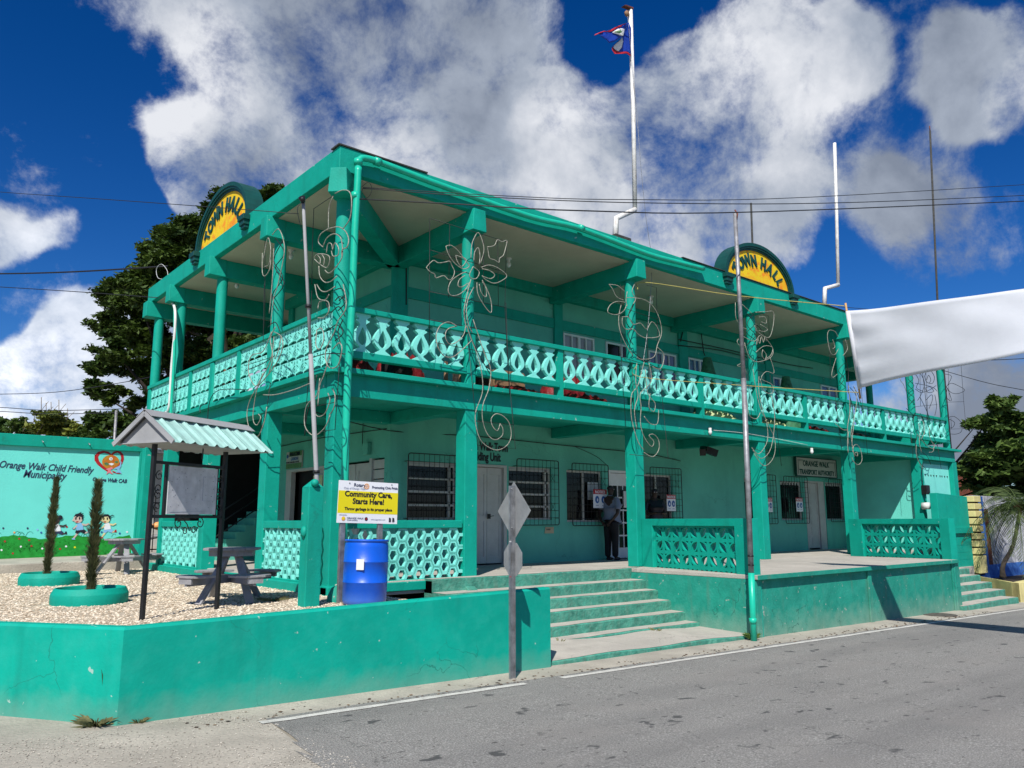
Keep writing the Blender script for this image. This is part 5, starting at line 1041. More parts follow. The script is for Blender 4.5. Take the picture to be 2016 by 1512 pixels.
# ================================================================== STREET SIGN POST
sg_ = thing('road_sign_post', 'galvanised post carrying a diamond sign and a small octagon seen from behind', 'road sign', (.58, -3.3, -4.0))
tpz = aY(1008, 950, -3.3)
q = MB(); cx_, cy_ = .585, -3.3
q.box(cx_-.004, cx_+.004, cy_-.006, cy_+.03, -4.2, tpz.z-.04); q.box(cx_-.035, cx_-.004, cy_-.004, cy_+.002, -4.2, tpz.z-.04); q.box(cx_+.004, cx_+.035, cy_-.004, cy_+.002, -4.2, tpz.z-.04); q.box(cx_-.041, cx_-.033, cy_-.026, cy_+.0, -4.2, tpz.z-.04); q.box(cx_+.033, cx_+.041, cy_-.026, cy_+.0, -4.2, tpz.z-.04)
ob = obj('post', q, M['galv'], sg_)
# plates face across the corner, so they are seen obliquely from behind
ud = Vector((-.10, -1, 0)).normalized(); und = Vector((-1, .1, 0)).normalized()
q = MB(); q.plate([[(0, -.345), (.345, 0), (0, .345), (-.345, 0)]], Vector((.632, -3.29, -2.105)), ud, (0, 0, 1), -und*.004); obj('diamond_plate', q, M['zinc'], sg_)
oc = [(.205*math.cos(R(22.5+45*i)), .205*math.sin(R(22.5+45*i))) for i in range(8)]
q = MB(); q.plate([oc], Vector((.632, -3.27, -2.665)), ud, (0, 0, 1), -und*.004); obj('octagon_plate', q, M['zinc'], sg_)
for z in (-2.46, -2.86): q = MB(); q.ball((.555, -3.315, z), .014, 8); obj('bolt', q, M['red'] if z < -2.8 else M['white'], sg_)
for z in (-1.85, -2.3): q = MB(); q.ball((.585, -3.31, z), .010, 8); obj('bolt', q, M['galv'], sg_)
# tall street pole with painted foot
a = Vector((5.80, -3.14, -4.12)); b_ = Vector((5.80, -3.14, 3.06)); a = aY(1484, 1256, -3.13); mdl = aY(1479, 1128, -3.13); b2 = aY(1464, 745, -3.13); b3 = aY(1447, 420, -3.13)
pz_ = thing('street_pole', 'tall weathered grey metal pole at the terrace corner with its foot painted turquoise', 'pole', a)
q = MB(); q.tube([a+Vector((0, 0, -.1)), mdl], .05, 12); obj('painted_foot', q, M['plastic_teal'], pz_); q = MB(); q.tube([a+Vector((0, 0, .22)), a+Vector((0, 0, .30))], .058, 12); obj('collar', q, M['plastic_teal'], pz_)
q = MB(); q.tube([mdl, b2], .042, 12); obj('lower_pole', q, M['greypole'], pz_); q = MB(); q.tube([b2, b3], .035, 12); obj('upper_pole', q, M['greypole'], pz_)
q = MB(); q.tube([b3+Vector((0, -.03, -.12)), b3+Vector((0, -.05, -.02)), b3+Vector((0, 0, .06))], .012, 6); obj('top_fitting', q, M['rust'], pz_)
for f in (.35, .8): c_ = mdl.lerp(b2, f*.1); q = MB(); q.tube([c_, c_+Vector((.0, 0, .02))], .05, 10); obj('wire_tie', q, M['black'], pz_)
# manhole cover
mh = aZ(1850, 1211, zg(12.6)+.01); q = MB(); q.cyl(0, 0, -.02, .012, .33, 28); tag(obj('manhole_cover', q, mat('cast_iron_cover', (.10, .085, .07), .8, .3, 15, .4), loc=mh), 'round rusty iron manhole cover at the road edge', 'manhole cover')

# ================================================================== SIGNS, NOTICES ON THE HOUSE
def on_wall(name, label, cat, x0, x1, z0, z1, y, mt, thk=.02, group=None):
    t = thing(name, label, cat, ((x0+x1)/2, y, z0), 0, group); q = MB(); q.box(x0, x1, y-thk, y, z0, z1); obj('panel', q, mt, t, .002); return t
M['signcream'] = mat('faded_sign_white', (.46, .48, .44), .6, .04, 5, .05, 30)
t = on_wall('office_sign', 'white framed sign lettered ORANGE WALK TRANSPORT AUTHORITY above the white panelled door', 'sign', 16.3, 18.62, -.90, -.36, 2.25, M['signcream'], .04)
for (x0, x1, z0, z1) in ((16.26, 18.66, -.36, -.335), (16.26, 18.66, -.925, -.90)): q = MB(); q.box(x0, x1, 2.20, 2.25, z0, z1); obj('frame', q, M['dgreen'], t)
for (x0, x1) in ((16.26, 16.3), (18.62, 18.66)): q = MB(); q.box(x0, x1, 2.20, 2.25, -.9, -.36); obj('frame', q, M['dgreen'], t)
text('lettering', 'ORANGE WALK', .235, (17.42, 2.205, -.60), (1, 0, 0), (0, 0, 1), M['dgreen'], t, bold=.006, align='CENTER', sx=.9)
text('lettering', 'TRANSPORT AUTHORITY', .205, (17.46, 2.205, -.85), (1, 0, 0), (0, 0, 1), M['dgreen'], t, bold=.006, align='CENTER', sx=.86)
for (x0, x1) in ((16.42, 16.68), (18.2, 18.48)):
    for z in (-.42, -.45): q = MB(); q.box(x0, x1, 2.204, 2.21, z-.008, z); obj('line', q, M['dgreen'], t)
for (x0, z0, z1) in ((16.38, -.86, -.42), (18.54, -.86, -.42)): q = MB(); q.box(x0, x0+.02, 2.204, 2.21, z0, z1); obj('line', q, M['dgreen'], t)
lt = thing('wall_lettering', 'black wall lettering Orange Walk Town Building Unit above the pale double door', 'lettering', (4.5, 2.3, -.9))
text('lettering', 'Orange Walk Town', .24, (5.18, 2.303, -.79), (1, 0, 0), (0, 0, 1), M['ink'], lt, bold=.008, sx=.645, align='RIGHT'); text('lettering', 'Building Unit', .24, (4.98, 2.303, -1.00), (1, 0, 0), (0, 0, 1), M['ink'], lt, bold=.008, sx=.66, align='RIGHT')
gnd = thing('office_sign', 'small green and white sign lettered MAHATMA GANDHI over the side doorway', 'sign', (2.29, 6.4, -1.05))
q = MB(); q.box(2.27, 2.30, 5.98, 6.78, -1.04, -.66); obj('panel', q, M['signcream'], gnd)
q = MB(); q.box(2.265, 2.27, 5.98, 6.78, -1.04, -.93); obj('green_band', q, M['flaggreen'], gnd); q = MB(); q.box(2.265, 2.27, 5.98, 6.62, -.77, -.66); obj('green_band', q, M['flaggreen'], gnd)
text('lettering', 'MAHATMA', .125, (2.258, 6.60, -.765), (0, -1, 0), (0, 0, 1), M['ink'], gnd, bold=.003, sx=.9); text('lettering', 'GANDHI', .11, (2.258, 6.52, -.865), (0, -1, 0), (0, 0, 1), M['bluep'], gnd, sx=.9); text('lettering', 'DISTRICT RESOURCE CENTRE', .05, (2.258, 6.76, -.92), (0, -1, 0), (0, 0, 1), M['ink'], gnd)
q = MB(); q.tube([(2.262, 6.70, -.76), (2.258, 6.70, -.76)], .045, 12); obj('round_logo', q, M['bluep'], gnd)
def notice(x0, z0, w_, h_, y, label, n=2, hang=False):
    t = on_wall('notice_sign', label, 'sign', x0, x0+w_, z0, z0+h_, y, M['signwhite'], .008, 'red and white NOTICE signs on the window grilles')
    q = MB(); q.box(x0, x0+w_, y-.011, y-.008, z0+h_*.74, z0+h_); obj('red_band', q, M['red'], t)
    text('lettering', 'NOTICE', h_*.21, (x0+w_/2, y-.013, z0+h_*.79), (1, 0, 0), (0, 0, 1), M['signwhite'], t, bold=.002, align='CENTER')
    for i in range(n):
        cxn = x0+w_*(.28 if i == 0 else .74); q = MB(); q.plate([[(.155*h_*math.cos(k*.4488), .2*h_*math.sin(k*.4488)) for k in range(14)]], (cxn, y-.0095, z0+h_*.45), (1, 0, 0), (0, 0, 1), (0, -.002, 0)); dd_ = obj('pictogram', q, M['bluep'], t)
        q = MB(); q.plate([[(-.045*h_, -.09*h_), (.03*h_, -.10*h_), (.05*h_, .0*h_), (.01*h_, .07*h_), (-.04*h_, .05*h_)]], (cxn+.02*h_, y-.0125, z0+h_*.45), (1, 0, 0), (0, 0, 1), (0, -.001, 0)); obj('pictogram_head', q, M['signwhite'], t)
        q = MB(); q.box(cxn-.11*h_, cxn+.11*h_, y-.0105, y-.008, z0+.12*h_, z0+.16*h_); obj('caption', q, M['paleink'], t)
    return t
yN = 2.31-.155
p_ = aY(1168, 1000, yN); notice(p_.x, p_.z-.0, .44, .42, yN, 'red and white NOTICE sign hanging beside the standing man')
p_ = aY(1313, 1006, yN); notice(p_.x, p_.z, .34, .40, yN, 'red and white NOTICE sign on the grille in front of the second person')
p_ = aY(1507, 1008, yN); notice(p_.x, p_.z, .36, .40, yN, 'red and white NOTICE sign on the grille seen just right of the middle pillar')
p_ = aY(1568, 1007, yN); notice(p_.x, p_.z, .36, .40, yN, 'red and white NOTICE sign on the grille left of the white panelled door')
q = MB(); q.box(7.58, 7.93, 2.345, 2.352, -1.75, -1.35); tag(obj('paper_notice', q, M['whiteboard']), 'pale printed paper taped inside the sliding window beside the glazed door', 'paper')
q = MB(); p_ = aY(1072, 1050, 2.30); q.plate([[(0, 0), (.27, 0), (.27, .135), (.03, .135)]], p_, (1, 0, 0), (0, 0, 1), (0, -.004, 0)); lc = tag(obj('card', q, M['manila']), 'buff card marked LANE on the wall below the louvred window', 'card'); text('lettering', 'LANE', .05, p_+Vector((.05, -.006, .065)), (1, 0, 0), (0, 0, 1), M['ink'], lc)
# clay pot
pt = aZ(1489, 1099, FL); q = MB(); q.lathe([(.0, 0), (.10, 0), (.13, .24), (.15, .24), (.15, .30), (.13, .30), (.12, .25), (0, .22)]); tag(obj('clay_pot', q, M['terracotta'], loc=(pt.x-.02, pt.y, FL)), 'terracotta flower pot beside the middle pillar on the terrace', 'flower pot')

# ================================================================== ROOF POLES, FLAG
def rp(us, r, mt, name, label, cat, Y, rs=None):
    pts = [aY(u, v, Y) for u, v in us]; t = thing(name, label, cat, pts[0]); q = MB(); q.tube(pts[:3], r, 10); obj('crank', q, mt, t); q = MB(); q.tube(pts[2:], r*.8, 10); obj('mast', q, mt, t); return t, pts
t, pts = rp([(1211.5, 470), (1213, 430), (1250, 413), (1247, 230), (1241, 20)], .062, M['whitepole'], 'flag_pole', 'tall white cranked flagpole on the roof edge flying the flag', 'flagpole', .2)
q = MB(); a = pts[0]; q.box(a.x-.2, a.x+.28, 0, .4, 3.42, 3.62); obj('footing', q, M['roofdark'], t, .02)
q = MB(); a = pts[-1]; q.hexa([a+Vector(v_) for v_ in ((-.26, -.05, -.02), (.05, -.05, .03), (.05, .05, .03), (-.26, .05, -.02), (-.20, -.05, .02), (.05, -.05, .07), (.05, .05, .07), (-.20, .05, .02))]); obj('cap_plate', q, M['rust'], t)
q = MB(); q.tube([a+Vector((-.12, -.02, -.14)), a+Vector((-.12, .02, -.14))], .07, 12); obj('pulley', q, M['brownwood'], t)
q = MB(); hb = [aY(u, v, .05) for u, v in ((1236, 32), (1237, 45), (1244, 115), (1252, 200), (1262, 330), (1272, 430), (1283, 520), (1276, 640), (1262, 740))]; q.tube(smooth_path(hb, 3), .006, 5); obj('halyard', q, M['galv'], t)
t, pts = rp([(1623, 600), (1624, 568), (1650, 561), (1647, 420), (1643, 282)], .06, M['whitepole'], 'flag_pole', 'bare white cranked pole on the roof edge near the banner', 'flagpole', .2)
a = pts[0]; q = MB(); q.box(a.x-.1, a.x+.6, .1, .4, 3.42, 3.60); obj('footing', q, M['roofdark'], t, .02)
t = thing('antenna_mast', 'thin dark antenna mast behind the street-side gable sign', 'mast', (14.25, 2, 3.4)); q = MB(); q.tube([(14.2, 2, 3.42), (14.33, 2, 7.08)], .03, 8); obj('mast', q, M['roofdark'], t); q = MB(); q.cyl(14.2, 2, 3.42, 3.6, .08, 10); obj('mast_foot', q, M['roofdark'], t)
p1, p2_ = aY(1846, 600, 6), aY(1831, 258, 6); t = thing('antenna_mast', 'tall thin dark antenna mast rising behind the white banner', 'mast', p1); q = MB(); q.tube([p1+Vector((-.1, 0, -9)), p1, p2_], .055, 8); obj('mast', q, M['roofdark'], t); q = MB(); q.tube([p2_, p2_+Vector((0, 0, .3))], .03, 8); obj('mast_tip', q, M['rust'], t)
fz = lambda x, y: (1140+x/10.08, y/10.08)
fg = thing('flag', 'blue flag with red edges and a white centre disc blowing from the tall roof flagpole', 'flag', aY(1240, 80, .1))
def cloth(name, pts, mt, Yb, sway, ph=0):    # wavy piece of cloth, polygon fan refined into strips
    q = MB(); P3 = [aY(*fz(x, y), Yb) for x, y in pts]; cxx = sum(p.x for p in P3)/len(P3); czz = sum(p.z for p in P3)/len(P3)
    rings = [[Vector((cxx+(p.x-cxx)*f, 0, czz+(p.z-czz)*f)) for p in P3] for f in (1, .75, .5, .25)]; vs = [v_ for r_ in rings for v_ in r_]+[Vector((cxx, 0, czz))]
    X0 = pts3x = aY(1243, 80, Yb).x
    for v_ in vs: v_.y = Yb-abs(v_.x-X0)*.06+sway*math.sin((v_.x-X0)*9+v_.z*4+ph)
    n = len(P3); fs = []
    for k in range(3):
        for j in range(n): fs.append((k*n+j, k*n+(j+1) % n, (k+1)*n+(j+1) % n, (k+1)*n+j))
    for j in range(n): fs.append((3*n+j, 3*n+(j+1) % n, 4*n))
    q.add(vs, fs, True); o = obj(name, q, mt, fg); o.modifiers.new('t', 'SOLIDIFY').thickness = .003; return o
cloth('flag_field', [(985, 450), (1030, 560), (1045, 1080), (930, 1075), (820, 1060), (700, 1040), (640, 990), (660, 920), (800, 780), (900, 640)], M['flagblue'], .12, .04)
cloth('flag_fold', [(985, 450), (940, 470), (830, 520), (720, 575), (560, 620), (430, 660), (330, 705), (370, 770), (480, 835), (590, 858), (690, 835), (800, 760), (900, 680), (940, 560)], M['flagblue'], .02, .05, 1)
cloth('flag_disc', [(640, 650), (720, 605), (820, 570), (925, 562), (915, 640), (870, 715), (815, 745), (730, 715)], M['flagwhite'], .005, .05, 1)
cloth('flag_emblem', [(670, 650), (760, 610), (880, 600), (880, 650), (830, 700), (750, 690)], M['flaggreen'], -.002, .05, 1)
cloth('flag_disc', [(820, 760), (835, 850), (820, 960), (780, 1020), (720, 1025), (680, 960), (700, 890), (770, 830)], M['flagwhite'], .105, .04)
cloth('flag_edge', [(950, 450), (830, 500), (640, 590), (560, 618), (430, 655), (280, 705), (270, 730), (330, 705), (560, 630), (650, 630), (780, 560), (900, 490)], M['flagred'], .010, .05, 1)
cloth('flag_edge', [(660, 930), (630, 960), (625, 1010), (700, 1070), (840, 1078), (930, 1085), (1040, 1120), (1042, 1080), (930, 1050), (840, 1040), (730, 1040), (665, 1000)], M['flagred'], .10, .04)

# ================================================================== RIGHT-HAND SIDE: side steps, green wall, yellow wall
gs = thing('side_steps', 'weathered green concrete steps between the terrace and the yellow wall', 'steps', (15, -2.4, -4.2))
for k, xe in enumerate((17.0, 17.3, 17.6, 17.9, 18.2)):
    y = -3.1+.38*k; z = -4.1+.145*k; step('step', 13.77, xe, y, z, y+.40, z-.2, gs)
q = MB(); q.box(13.8, 19.6, -1.2, -.2, -4.2, -3.53); obj('landing', q, M['conc'], gs)
gw = thing('green_wall', 'plain turquoise side wall with a projecting ledge beside the end steps', 'wall', (18.5, -1.1, -3.6))
q = MB(); q.hexa([(17.8, -1.1, -3.9), (19.86, -1.1, -3.9), (19.86, -.9, -3.9), (17.8, -.9, -3.9), (17.8, -1.1, -1.48), (19.86, -1.1, -1.55), (19.86, -.9, -1.55), (17.8, -.9, -1.48)]); obj('wall_body', q, M['teal'], gw, .01)
q = MB(); q.box(17.8, 19.87, -1.17, -1.101, -2.60, -2.42); obj('ledge', q, M['teal'], gw, .01)
for k in range(5): q = MB(); z = -2.75-.2*k; q.box(17.8, 19.86, -1.104, -1.1005, z-.185, z); obj('block_course', q, M['teal_worn'] if False else M['teal'], gw, .004)
yw = thing('yellow_wall', 'pale yellow wall pier of grooved blocks with a low yellow wall along the pavement', 'wall', (20, -1.3, -4.2))
tops = [978, 996, 1014, 1031, 1048, 1066, 1083, 1100, 1116]
for k in range(9):
    za = -1.53-.215*k; zb = za-.172 if k < 8 else -3.75; q = MB(); q.box(19.95, 20.45, -1.25, -.95, zb, za); obj('block', q, M['ylw'], yw, .012)
q = MB(); q.box(19.99, 20.41, -1.19, -.96, -3.8, -1.56); obj('pier_core', q, M['bark'], yw)
lowp = [(19.0, -1.25), (18.3, -1.75), (17.35, -3.05), (19.5, -3.12), (26, -3.2), (40, -3.4)]
vs = []
for i, (x, y) in enumerate(lowp):
    zt = -3.72 if i < 2 else (-3.78 if i == 2 else -3.72); nx, ny = (.16, .10) if i < 2 else (.08, .2)
    vs.append((x, y, zt, x+nx, y+ny))
for i in range(len(vs)-1):
    a, c_ = vs[i], vs[i+1]; q = MB(); q.hexa([(a[0], a[1], -4.6), (c_[0], c_[1], -4.6), (c_[3], c_[4], -4.6), (a[3], a[4], -4.6), (a[0], a[1], a[2]), (c_[0], c_[1], c_[2]), (c_[3], c_[4], c_[2]), (a[3], a[4], a[2])]); obj('low_run', q, M['ylw'], yw, .008)
q = MB(); q.box(18.6, 42, -2.9, -.9, -4.4, -3.95); tag(obj('planting_bed', q, M['soil']), kind='structure')
pm_ = thing('painted_wall', 'wall painted in blue, brown and silvery grey behind the palm', 'wall', (24, -1.0, -3.9))
q = MB(); q.box(20.46, 40, -1.05, -.85, -4.1, -1.50); obj('wall_body', q, M['mural_wht'], pm_)
q = MB(); q.box(20.47, 21.15, -1.056, -1.051, -4.0, -1.52); obj('painted_band', q, M['mural_blue'], pm_); q = MB(); q.box(20.47, 40, -1.058, -1.052, -4.1, -3.55); obj('painted_band', q, M['mural_blue'], pm_)
q = MB(); q.box(21.16, 21.45, -1.056, -1.051, -3.55, -1.9); obj('painted_band', q, M['rust'], pm_); q = MB(); q.box(24.6, 27, -1.056, -1.051, -3.55, -1.52); obj('painted_band', q, M['mural_blue'], pm_)
g = aY(1880, 924, 14); g2 = aY(1925, 980, 14); q = MB(); q.box(g.x, g2.x+1.5, 14, 17, -4.2, g.z+.02); sh = tag(obj('brown_shed', q, M['rust']), 'rusty brown sheet metal shed behind the right end of the house', 'shed'); 
for k in range(5): xx = g.x+.25+k*.5; q = MB(); q.box(xx, xx+.05, 13.96, 13.999, -4.2, g.z); obj('sheet_rib', q, M['rust'], sh)

# ================================================================== TREES
def crown(name, blobs, material, leaf, dens, parent, seed, flat=.6, quad=True, depth_j=.9):
    g = np.random.default_rng(seed); Ps = []; Ns = []
    for (c, r) in blobs:
        k = int(dens*r*r); 
        if k < 20: k = 20
        # sub-clumps give broken edges
        sc = max(6, int(20*r)); cen = g.normal(size=(sc, 3)); cen /= np.linalg.norm(cen, axis=1)[:, None]; cen *= (r*.85*g.random(sc)**.45)[:, None]; cen[:, 2] *= flat
        w_ = g.integers(0, sc, k); rr_ = r*.30; off = g.normal(size=(k, 3)); off /= np.linalg.norm(off, axis=1)[:, None]; off *= (rr_*g.random(k)**.5*np.where(g.random(k) < .22, 1.7, 1.0))[:, None]; off[:, 2] *= .5
        Ps.append(np.array(c)+cen[w_]+off)
    Pn = np.concatenate(Ps); n = len(Pn); a = g.normal(size=(n, 3)); a[:, 2] *= .45; a /= np.linalg.norm(a, axis=1)[:, None]; b = np.cross(a, g.normal(size=(n, 3))+np.array([0, 0, 1.2])); b /= np.linalg.norm(b, axis=1)[:, None]
    s_ = leaf*(.6+.8*g.random(n))[:, None]; V = np.zeros((n, 4, 3)); V[:, 0] = Pn-a*s_; V[:, 1] = Pn+b*s_*.42-a*s_*.1; V[:, 2] = Pn+a*s_; V[:, 3] = Pn-b*s_*.42
    me = bpy.data.meshes.new(name); me.vertices.add(n*4); me.vertices.foreach_set('co', V.reshape(-1)); me.loops.add(n*4); me.loops.foreach_set('vertex_index', np.arange(n*4)); me.polygons.add(n); me.polygons.foreach_set('loop_start', np.arange(n)*4); me.polygons.foreach_set('loop_total', np.full(n, 4)); me.materials.append(material); me.update(); me.validate()
    o = link(name, me, parent); 
    if parent: unparent_shift(o, parent)
    return o
def tree(name, label, cat, px_blobs, D, base, material, leaf, dens, seed, trunk_r=.35, bark=None, group=None, dz=2.2, extra=(), flat=.6, limbs=True):
    g = random.Random(seed); blobs = []
    for (u, v, r) in px_blobs: dd_ = D+g.uniform(-dz, dz); blobs.append((aD(u, v, dd_), r*dd_/FPX*(1.3 if seed == 11 else 1.15)))
    blobs += [(Vector(c), r) for c, r in extra]
    t = thing(name, label, cat, base, 0, group); crown('crown', blobs, material, leaf, dens, t, seed, flat)
    B = Vector(base); top = Vector((sum(b[0].x for b in blobs)/len(blobs), sum(b[0].y for b in blobs)/len(blobs), sum(b[0].z for b in blobs)/len(blobs))); k1 = B.lerp(top, .45)+Vector((g.uniform(-.3, .3), g.uniform(-.3, .3), 0)); 
    q = MB(); q.tube(smooth_path([B+Vector((0, 0, -.3)), B.lerp(k1, .5)+Vector((.15, .1, 0)), k1], 4), trunk_r, 10, rs=[trunk_r*(1.15-.5*i/8) for i in range(9)]); obj('trunk', q, bark or M['bark'], t)
    if limbs:
        for i, (c, r) in enumerate(blobs):
            if i % 3: continue
            m_ = k1.lerp(c, .5)+Vector((g.uniform(-.3, .3), g.uniform(-.3, .3), -.25)); q = MB(); pth = smooth_path([k1, m_, c], 3); n = len(pth); q.tube(pth, .1, 6, rs=[trunk_r*.32*(1-.9*j/(n-1)) for j in range(n)]); obj('limb', q, bark or M['bark'], t)
    return t
big = [(545, 372, 22), (505, 395, 30), (460, 392, 32), (520, 420, 30), (430, 415, 34), (395, 440, 36), (360, 455, 42), (330, 475, 34), (318, 500, 34), (395, 490, 48), (345, 520, 50), (300, 545, 44), (262, 560, 40), (240, 590, 40), (290, 600, 52), (345, 600, 60), (215, 618, 28), (208, 640, 26), (250, 655, 40), (300, 665, 44), (335, 690, 44), (225, 690, 34),
       (195, 715, 28), (182, 728, 18), (250, 720, 34), (300, 735, 34), (195, 765, 24), (212, 785, 22), (240, 772, 18), (330, 770, 40), (290, 790, 26), (262, 800, 20), (375, 560, 60), (400, 640, 44), (440, 610, 46), (385, 690, 40), (430, 690, 40), (480, 640, 34), (520, 610, 40), (470, 720, 30), (540, 660, 36), (330, 830, 40), (290, 850, 34), (600, 620, 50), (420, 760, 40), (375, 800, 40), (470, 670, 50), (505, 690, 45), (400, 740, 50), (350, 765, 40), (525, 645, 50), (440, 790, 40), (570, 700, 50), (660, 640, 60), (740, 660, 60)]
tree('rain_tree', 'huge dark spreading tree rising behind the left end of the house', 'tree', big, 27, (4.5, 16.5, -3.2), M['leafdark'], .095, 6800, 11, .45, group=None)
q = MB(); q.tube(smooth_path([aD(440, 690, 25.5), aD(400, 665, 25.6), aD(360, 640, 25.8), aD(345, 600, 26)], 4), .06, 6); tag(obj('bare_branch', q, M['palebark']), 'bare pale branch seen through the upper arcade against dark leaves', 'branch')
bush = [(20, 835, 26), (55, 845, 24), (95, 820, 26), (120, 845, 26), (85, 848, 26), (150, 850, 24)]
tree('background_tree', 'yellow green bushy tree behind the mural wall near its left end', 'tree', bush[2:], 42, (-3.0, 31, -3.5), M['leafyel'], .15, 3000, 21, .15, group='bushy trees behind the mural wall', dz=1, flat=.8)
tree('background_tree', 'low dull green tree at the far left behind the mural wall', 'tree', [(10, 840, 24), (40, 840, 22), (-40, 840, 40), (60, 855, 22)], 45, (-6.5, 30, -3.5), M['leafmid'], .14, 2600, 22, .15, group='bushy trees behind the mural wall', dz=1, flat=.8)
tree('background_tree', 'darker green tree under the spreading tree, right of the yellowish one', 'tree', [(185, 835, 24), (215, 830, 30), (250, 840, 30), (190, 860, 22), (235, 865, 26), (275, 850, 28), (160, 860, 20)], 38, (2.5, 28, -3.5), M['leafdark'], .15, 3000, 23, .15, group='bushy trees behind the mural wall', dz=1, flat=.8)
for (u, v, h) in ((75, 800, 28), (85, 805, 24), (95, 800, 22), (110, 802, 26), (128, 810, 20), (62, 815, 20), (45, 825, 16)):   # dead twigs above the bush
    p_ = aD(u, v+25, 42); q = MB()
    q.tube([p_, p_+Vector((.1, 0, h*.02)), p_+Vector((.05, 0, h*.042))], .018, 4); q.tube([p_+Vector((.08, 0, h*.015)), p_+Vector((.4, 0, h*.035))], .012, 4)
    tag(obj('dead_twig', q, M['palebark']), {75: 'forked dead twig third from the left above the yellow green tree', 85: 'dead twig at the middle of the cluster above the yellow green tree', 95: 'tallest dead twig just right of the middle above the yellow green tree', 110: 'dead twig second from the right above the yellow green tree', 128: 'rightmost dead twig above the yellow green tree', 62: 'dead twig second from the left above the yellow green tree', 45: 'leftmost and lowest dead twig above the yellow green tree'}[u], 'twig', 'dead twigs above the yellow green tree')
almond = [(1968, 795, 22), (1975, 815, 26), (1985, 790, 16), (1930, 828, 22), (1955, 842, 34), (1915, 835, 16), (2005, 840, 40), (1945, 870, 32), (1990, 885, 50), (1925, 895, 26), (1905, 912, 18), (1950, 915, 44), (2000, 935, 50), (1920, 930, 26), (1940, 955, 36), (1975, 975, 40), (1925, 985, 22), (2040, 900, 70), (2090, 860, 90), (1935, 1000, 20), (2010, 990, 50)]
tree('almond_tree', 'large leafed dark green tree beyond the yellow wall at the right edge', 'tree', almond, 34, (29.5, 9.5, -4.2), M['leafmid'], .19, 2400, 31, .3, dz=1.5)
rest = [(2160, 900, 120), (2280, 950, 140), (2100, 980, 80)]
tree('almond_tree', 'leafy tree just beyond the right frame edge behind the painted wall', 'tree', rest, 40, (42, 9, -4.2), M['leafmid'], .26, 500, 33, .3, dz=1.5)
hedge = [(1400+60*i, 985, 60) for i in range(10)]
# palm in the planting bed
pb = aY(1974, 1130, -2.1); pc = Vector(aY(2008, 1005, -2.2)); pt_ = thing('palm', 'leaning palm with drooping fronds in the bed behind the low yellow wall', 'palm', pb)
q = MB(); q.tube(smooth_path([pb+Vector((0, 0, -.1)), pb+Vector((.12, 0, .25)), pb.lerp(pc, .5)+Vector((.1, 0, -.1)), pc], 4), .1, 10, rs=[.10, .08, .07, .06, .06, .06, .055, .055, .05, .05, .05, .05, .05]); obj('trunk', q, M['bark'], pt_)
g = random.Random(9)
for i in range(26):
    a = i*2.399+g.uniform(-.2, .2); el = g.uniform(.15, 1.2); Lf = g.uniform(1.7, 2.5); d_ = Vector((math.cos(a), math.sin(a)*.7, 0)); pts = []
    for k in range(9):
        t = k/8; pts.append(pc+d_*Lf*t*math.cos(el*(1-t*.5))+Vector((0, 0, Lf*(t*math.sin(el)-1.15*t*t*(1.1-el*.4)))))
    q = MB(); q.tube(pts, .015, 5, rs=[.022-.018*k/8 for k in range(9)])
    sp_path = smooth_path(pts, 5); n = len(sp_path)
    for k in range(3, n):
        p_ = sp_path[k]; t = (sp_path[min(k+1, n-1)]-sp_path[k-1]).normalized(); sd = t.cross(Vector((0, 0, 1))); sd = sd.normalized() if sd.length > .01 else Vector((1, 0, 0)); ll = .42*math.sin(math.pi*min(1, .15+k/n*.85))+.06
        for s_ in (-1, 1):
            tip = p_+(sd*s_*.75+t*.6+Vector((0, 0, -.35-.3*g.random()))).normalized()*ll*g.uniform(.8, 1.1); w_ = t*.016; mid = p_.lerp(tip, .4); q.add([p_-w_*.4, mid-w_, tip, mid+w_], [(0, 1, 2, 3)])
    obj('frond', q, M['palm'], pt_)
for k in range(3): a = .6*k-2.2; q = MB(); q.tube([pc+Vector((0, 0, -.1)), pc+Vector((-.35+.1*k, -.05, .12)), pc+Vector((-.75+.25*k, -.1, .10))], .05, 6, rs=[.05, .04, .01]); obj('dry_sheath', q, M['rust'], pt_)

# ================================================================== BANNER over the street
bn = thing('banner', 'blank white street banner stretched on ropes from the house over the road', 'banner', (7.45, -4.1, -.06))
bB, bT = Vector((7.45, -4.10, -.06)), Vector((6.62, -4.62, 1.13)); bT = aY(1667, 612, -4.20); bT2 = aY(2016, 562, -6.76); bB = aY(1691, 765, -4.10); bB2 = aY(2016, 692, -6.72)
dT = (bT2-bT)/(bT2-bT).length; dB = (bB2-bB)/(bB2-bB).length; LT = (bT2-bT).length; LB = (bB2-bB).length
q = MB(); nu, nv = 60, 18; vs = []
for i in range(nu+1):
    t = i/nu*1.9; a = bT+dT*LT*t; c_ = bB+dB*LB*t+Vector((0, 0, .02*math.sin(t*5)))
    a = a+Vector((0, 0, -.05*math.sin(min(1, t/1.9)*math.pi)*1.0))
    for k in range(nv+1):
        f = k/nv; p_ = a.lerp(c_, f); n_ = Vector((.75, .66, 0)); rip = .030*math.sin(t*3.5+f*5)+.018*math.sin(t*11-f*9)*(1-f)+.02*math.exp(-t*6)*math.sin(f*22); fold = .04*math.exp(-f*10)*math.sin(t*7); p_ = p_+n_*(rip+fold+.03*math.sin(f*math.pi)*min(1, t*2)); vs.append(p_)
q.add(vs, [(i*(nv+1)+k, (i+1)*(nv+1)+k, (i+1)*(nv+1)+k+1, i*(nv+1)+k+1) for i in range(nu) for k in range(nv)], True); bo = obj('banner_sheet', q, M['banner'], bn); bo.modifiers.new('t', 'SOLIDIFY').thickness = .002
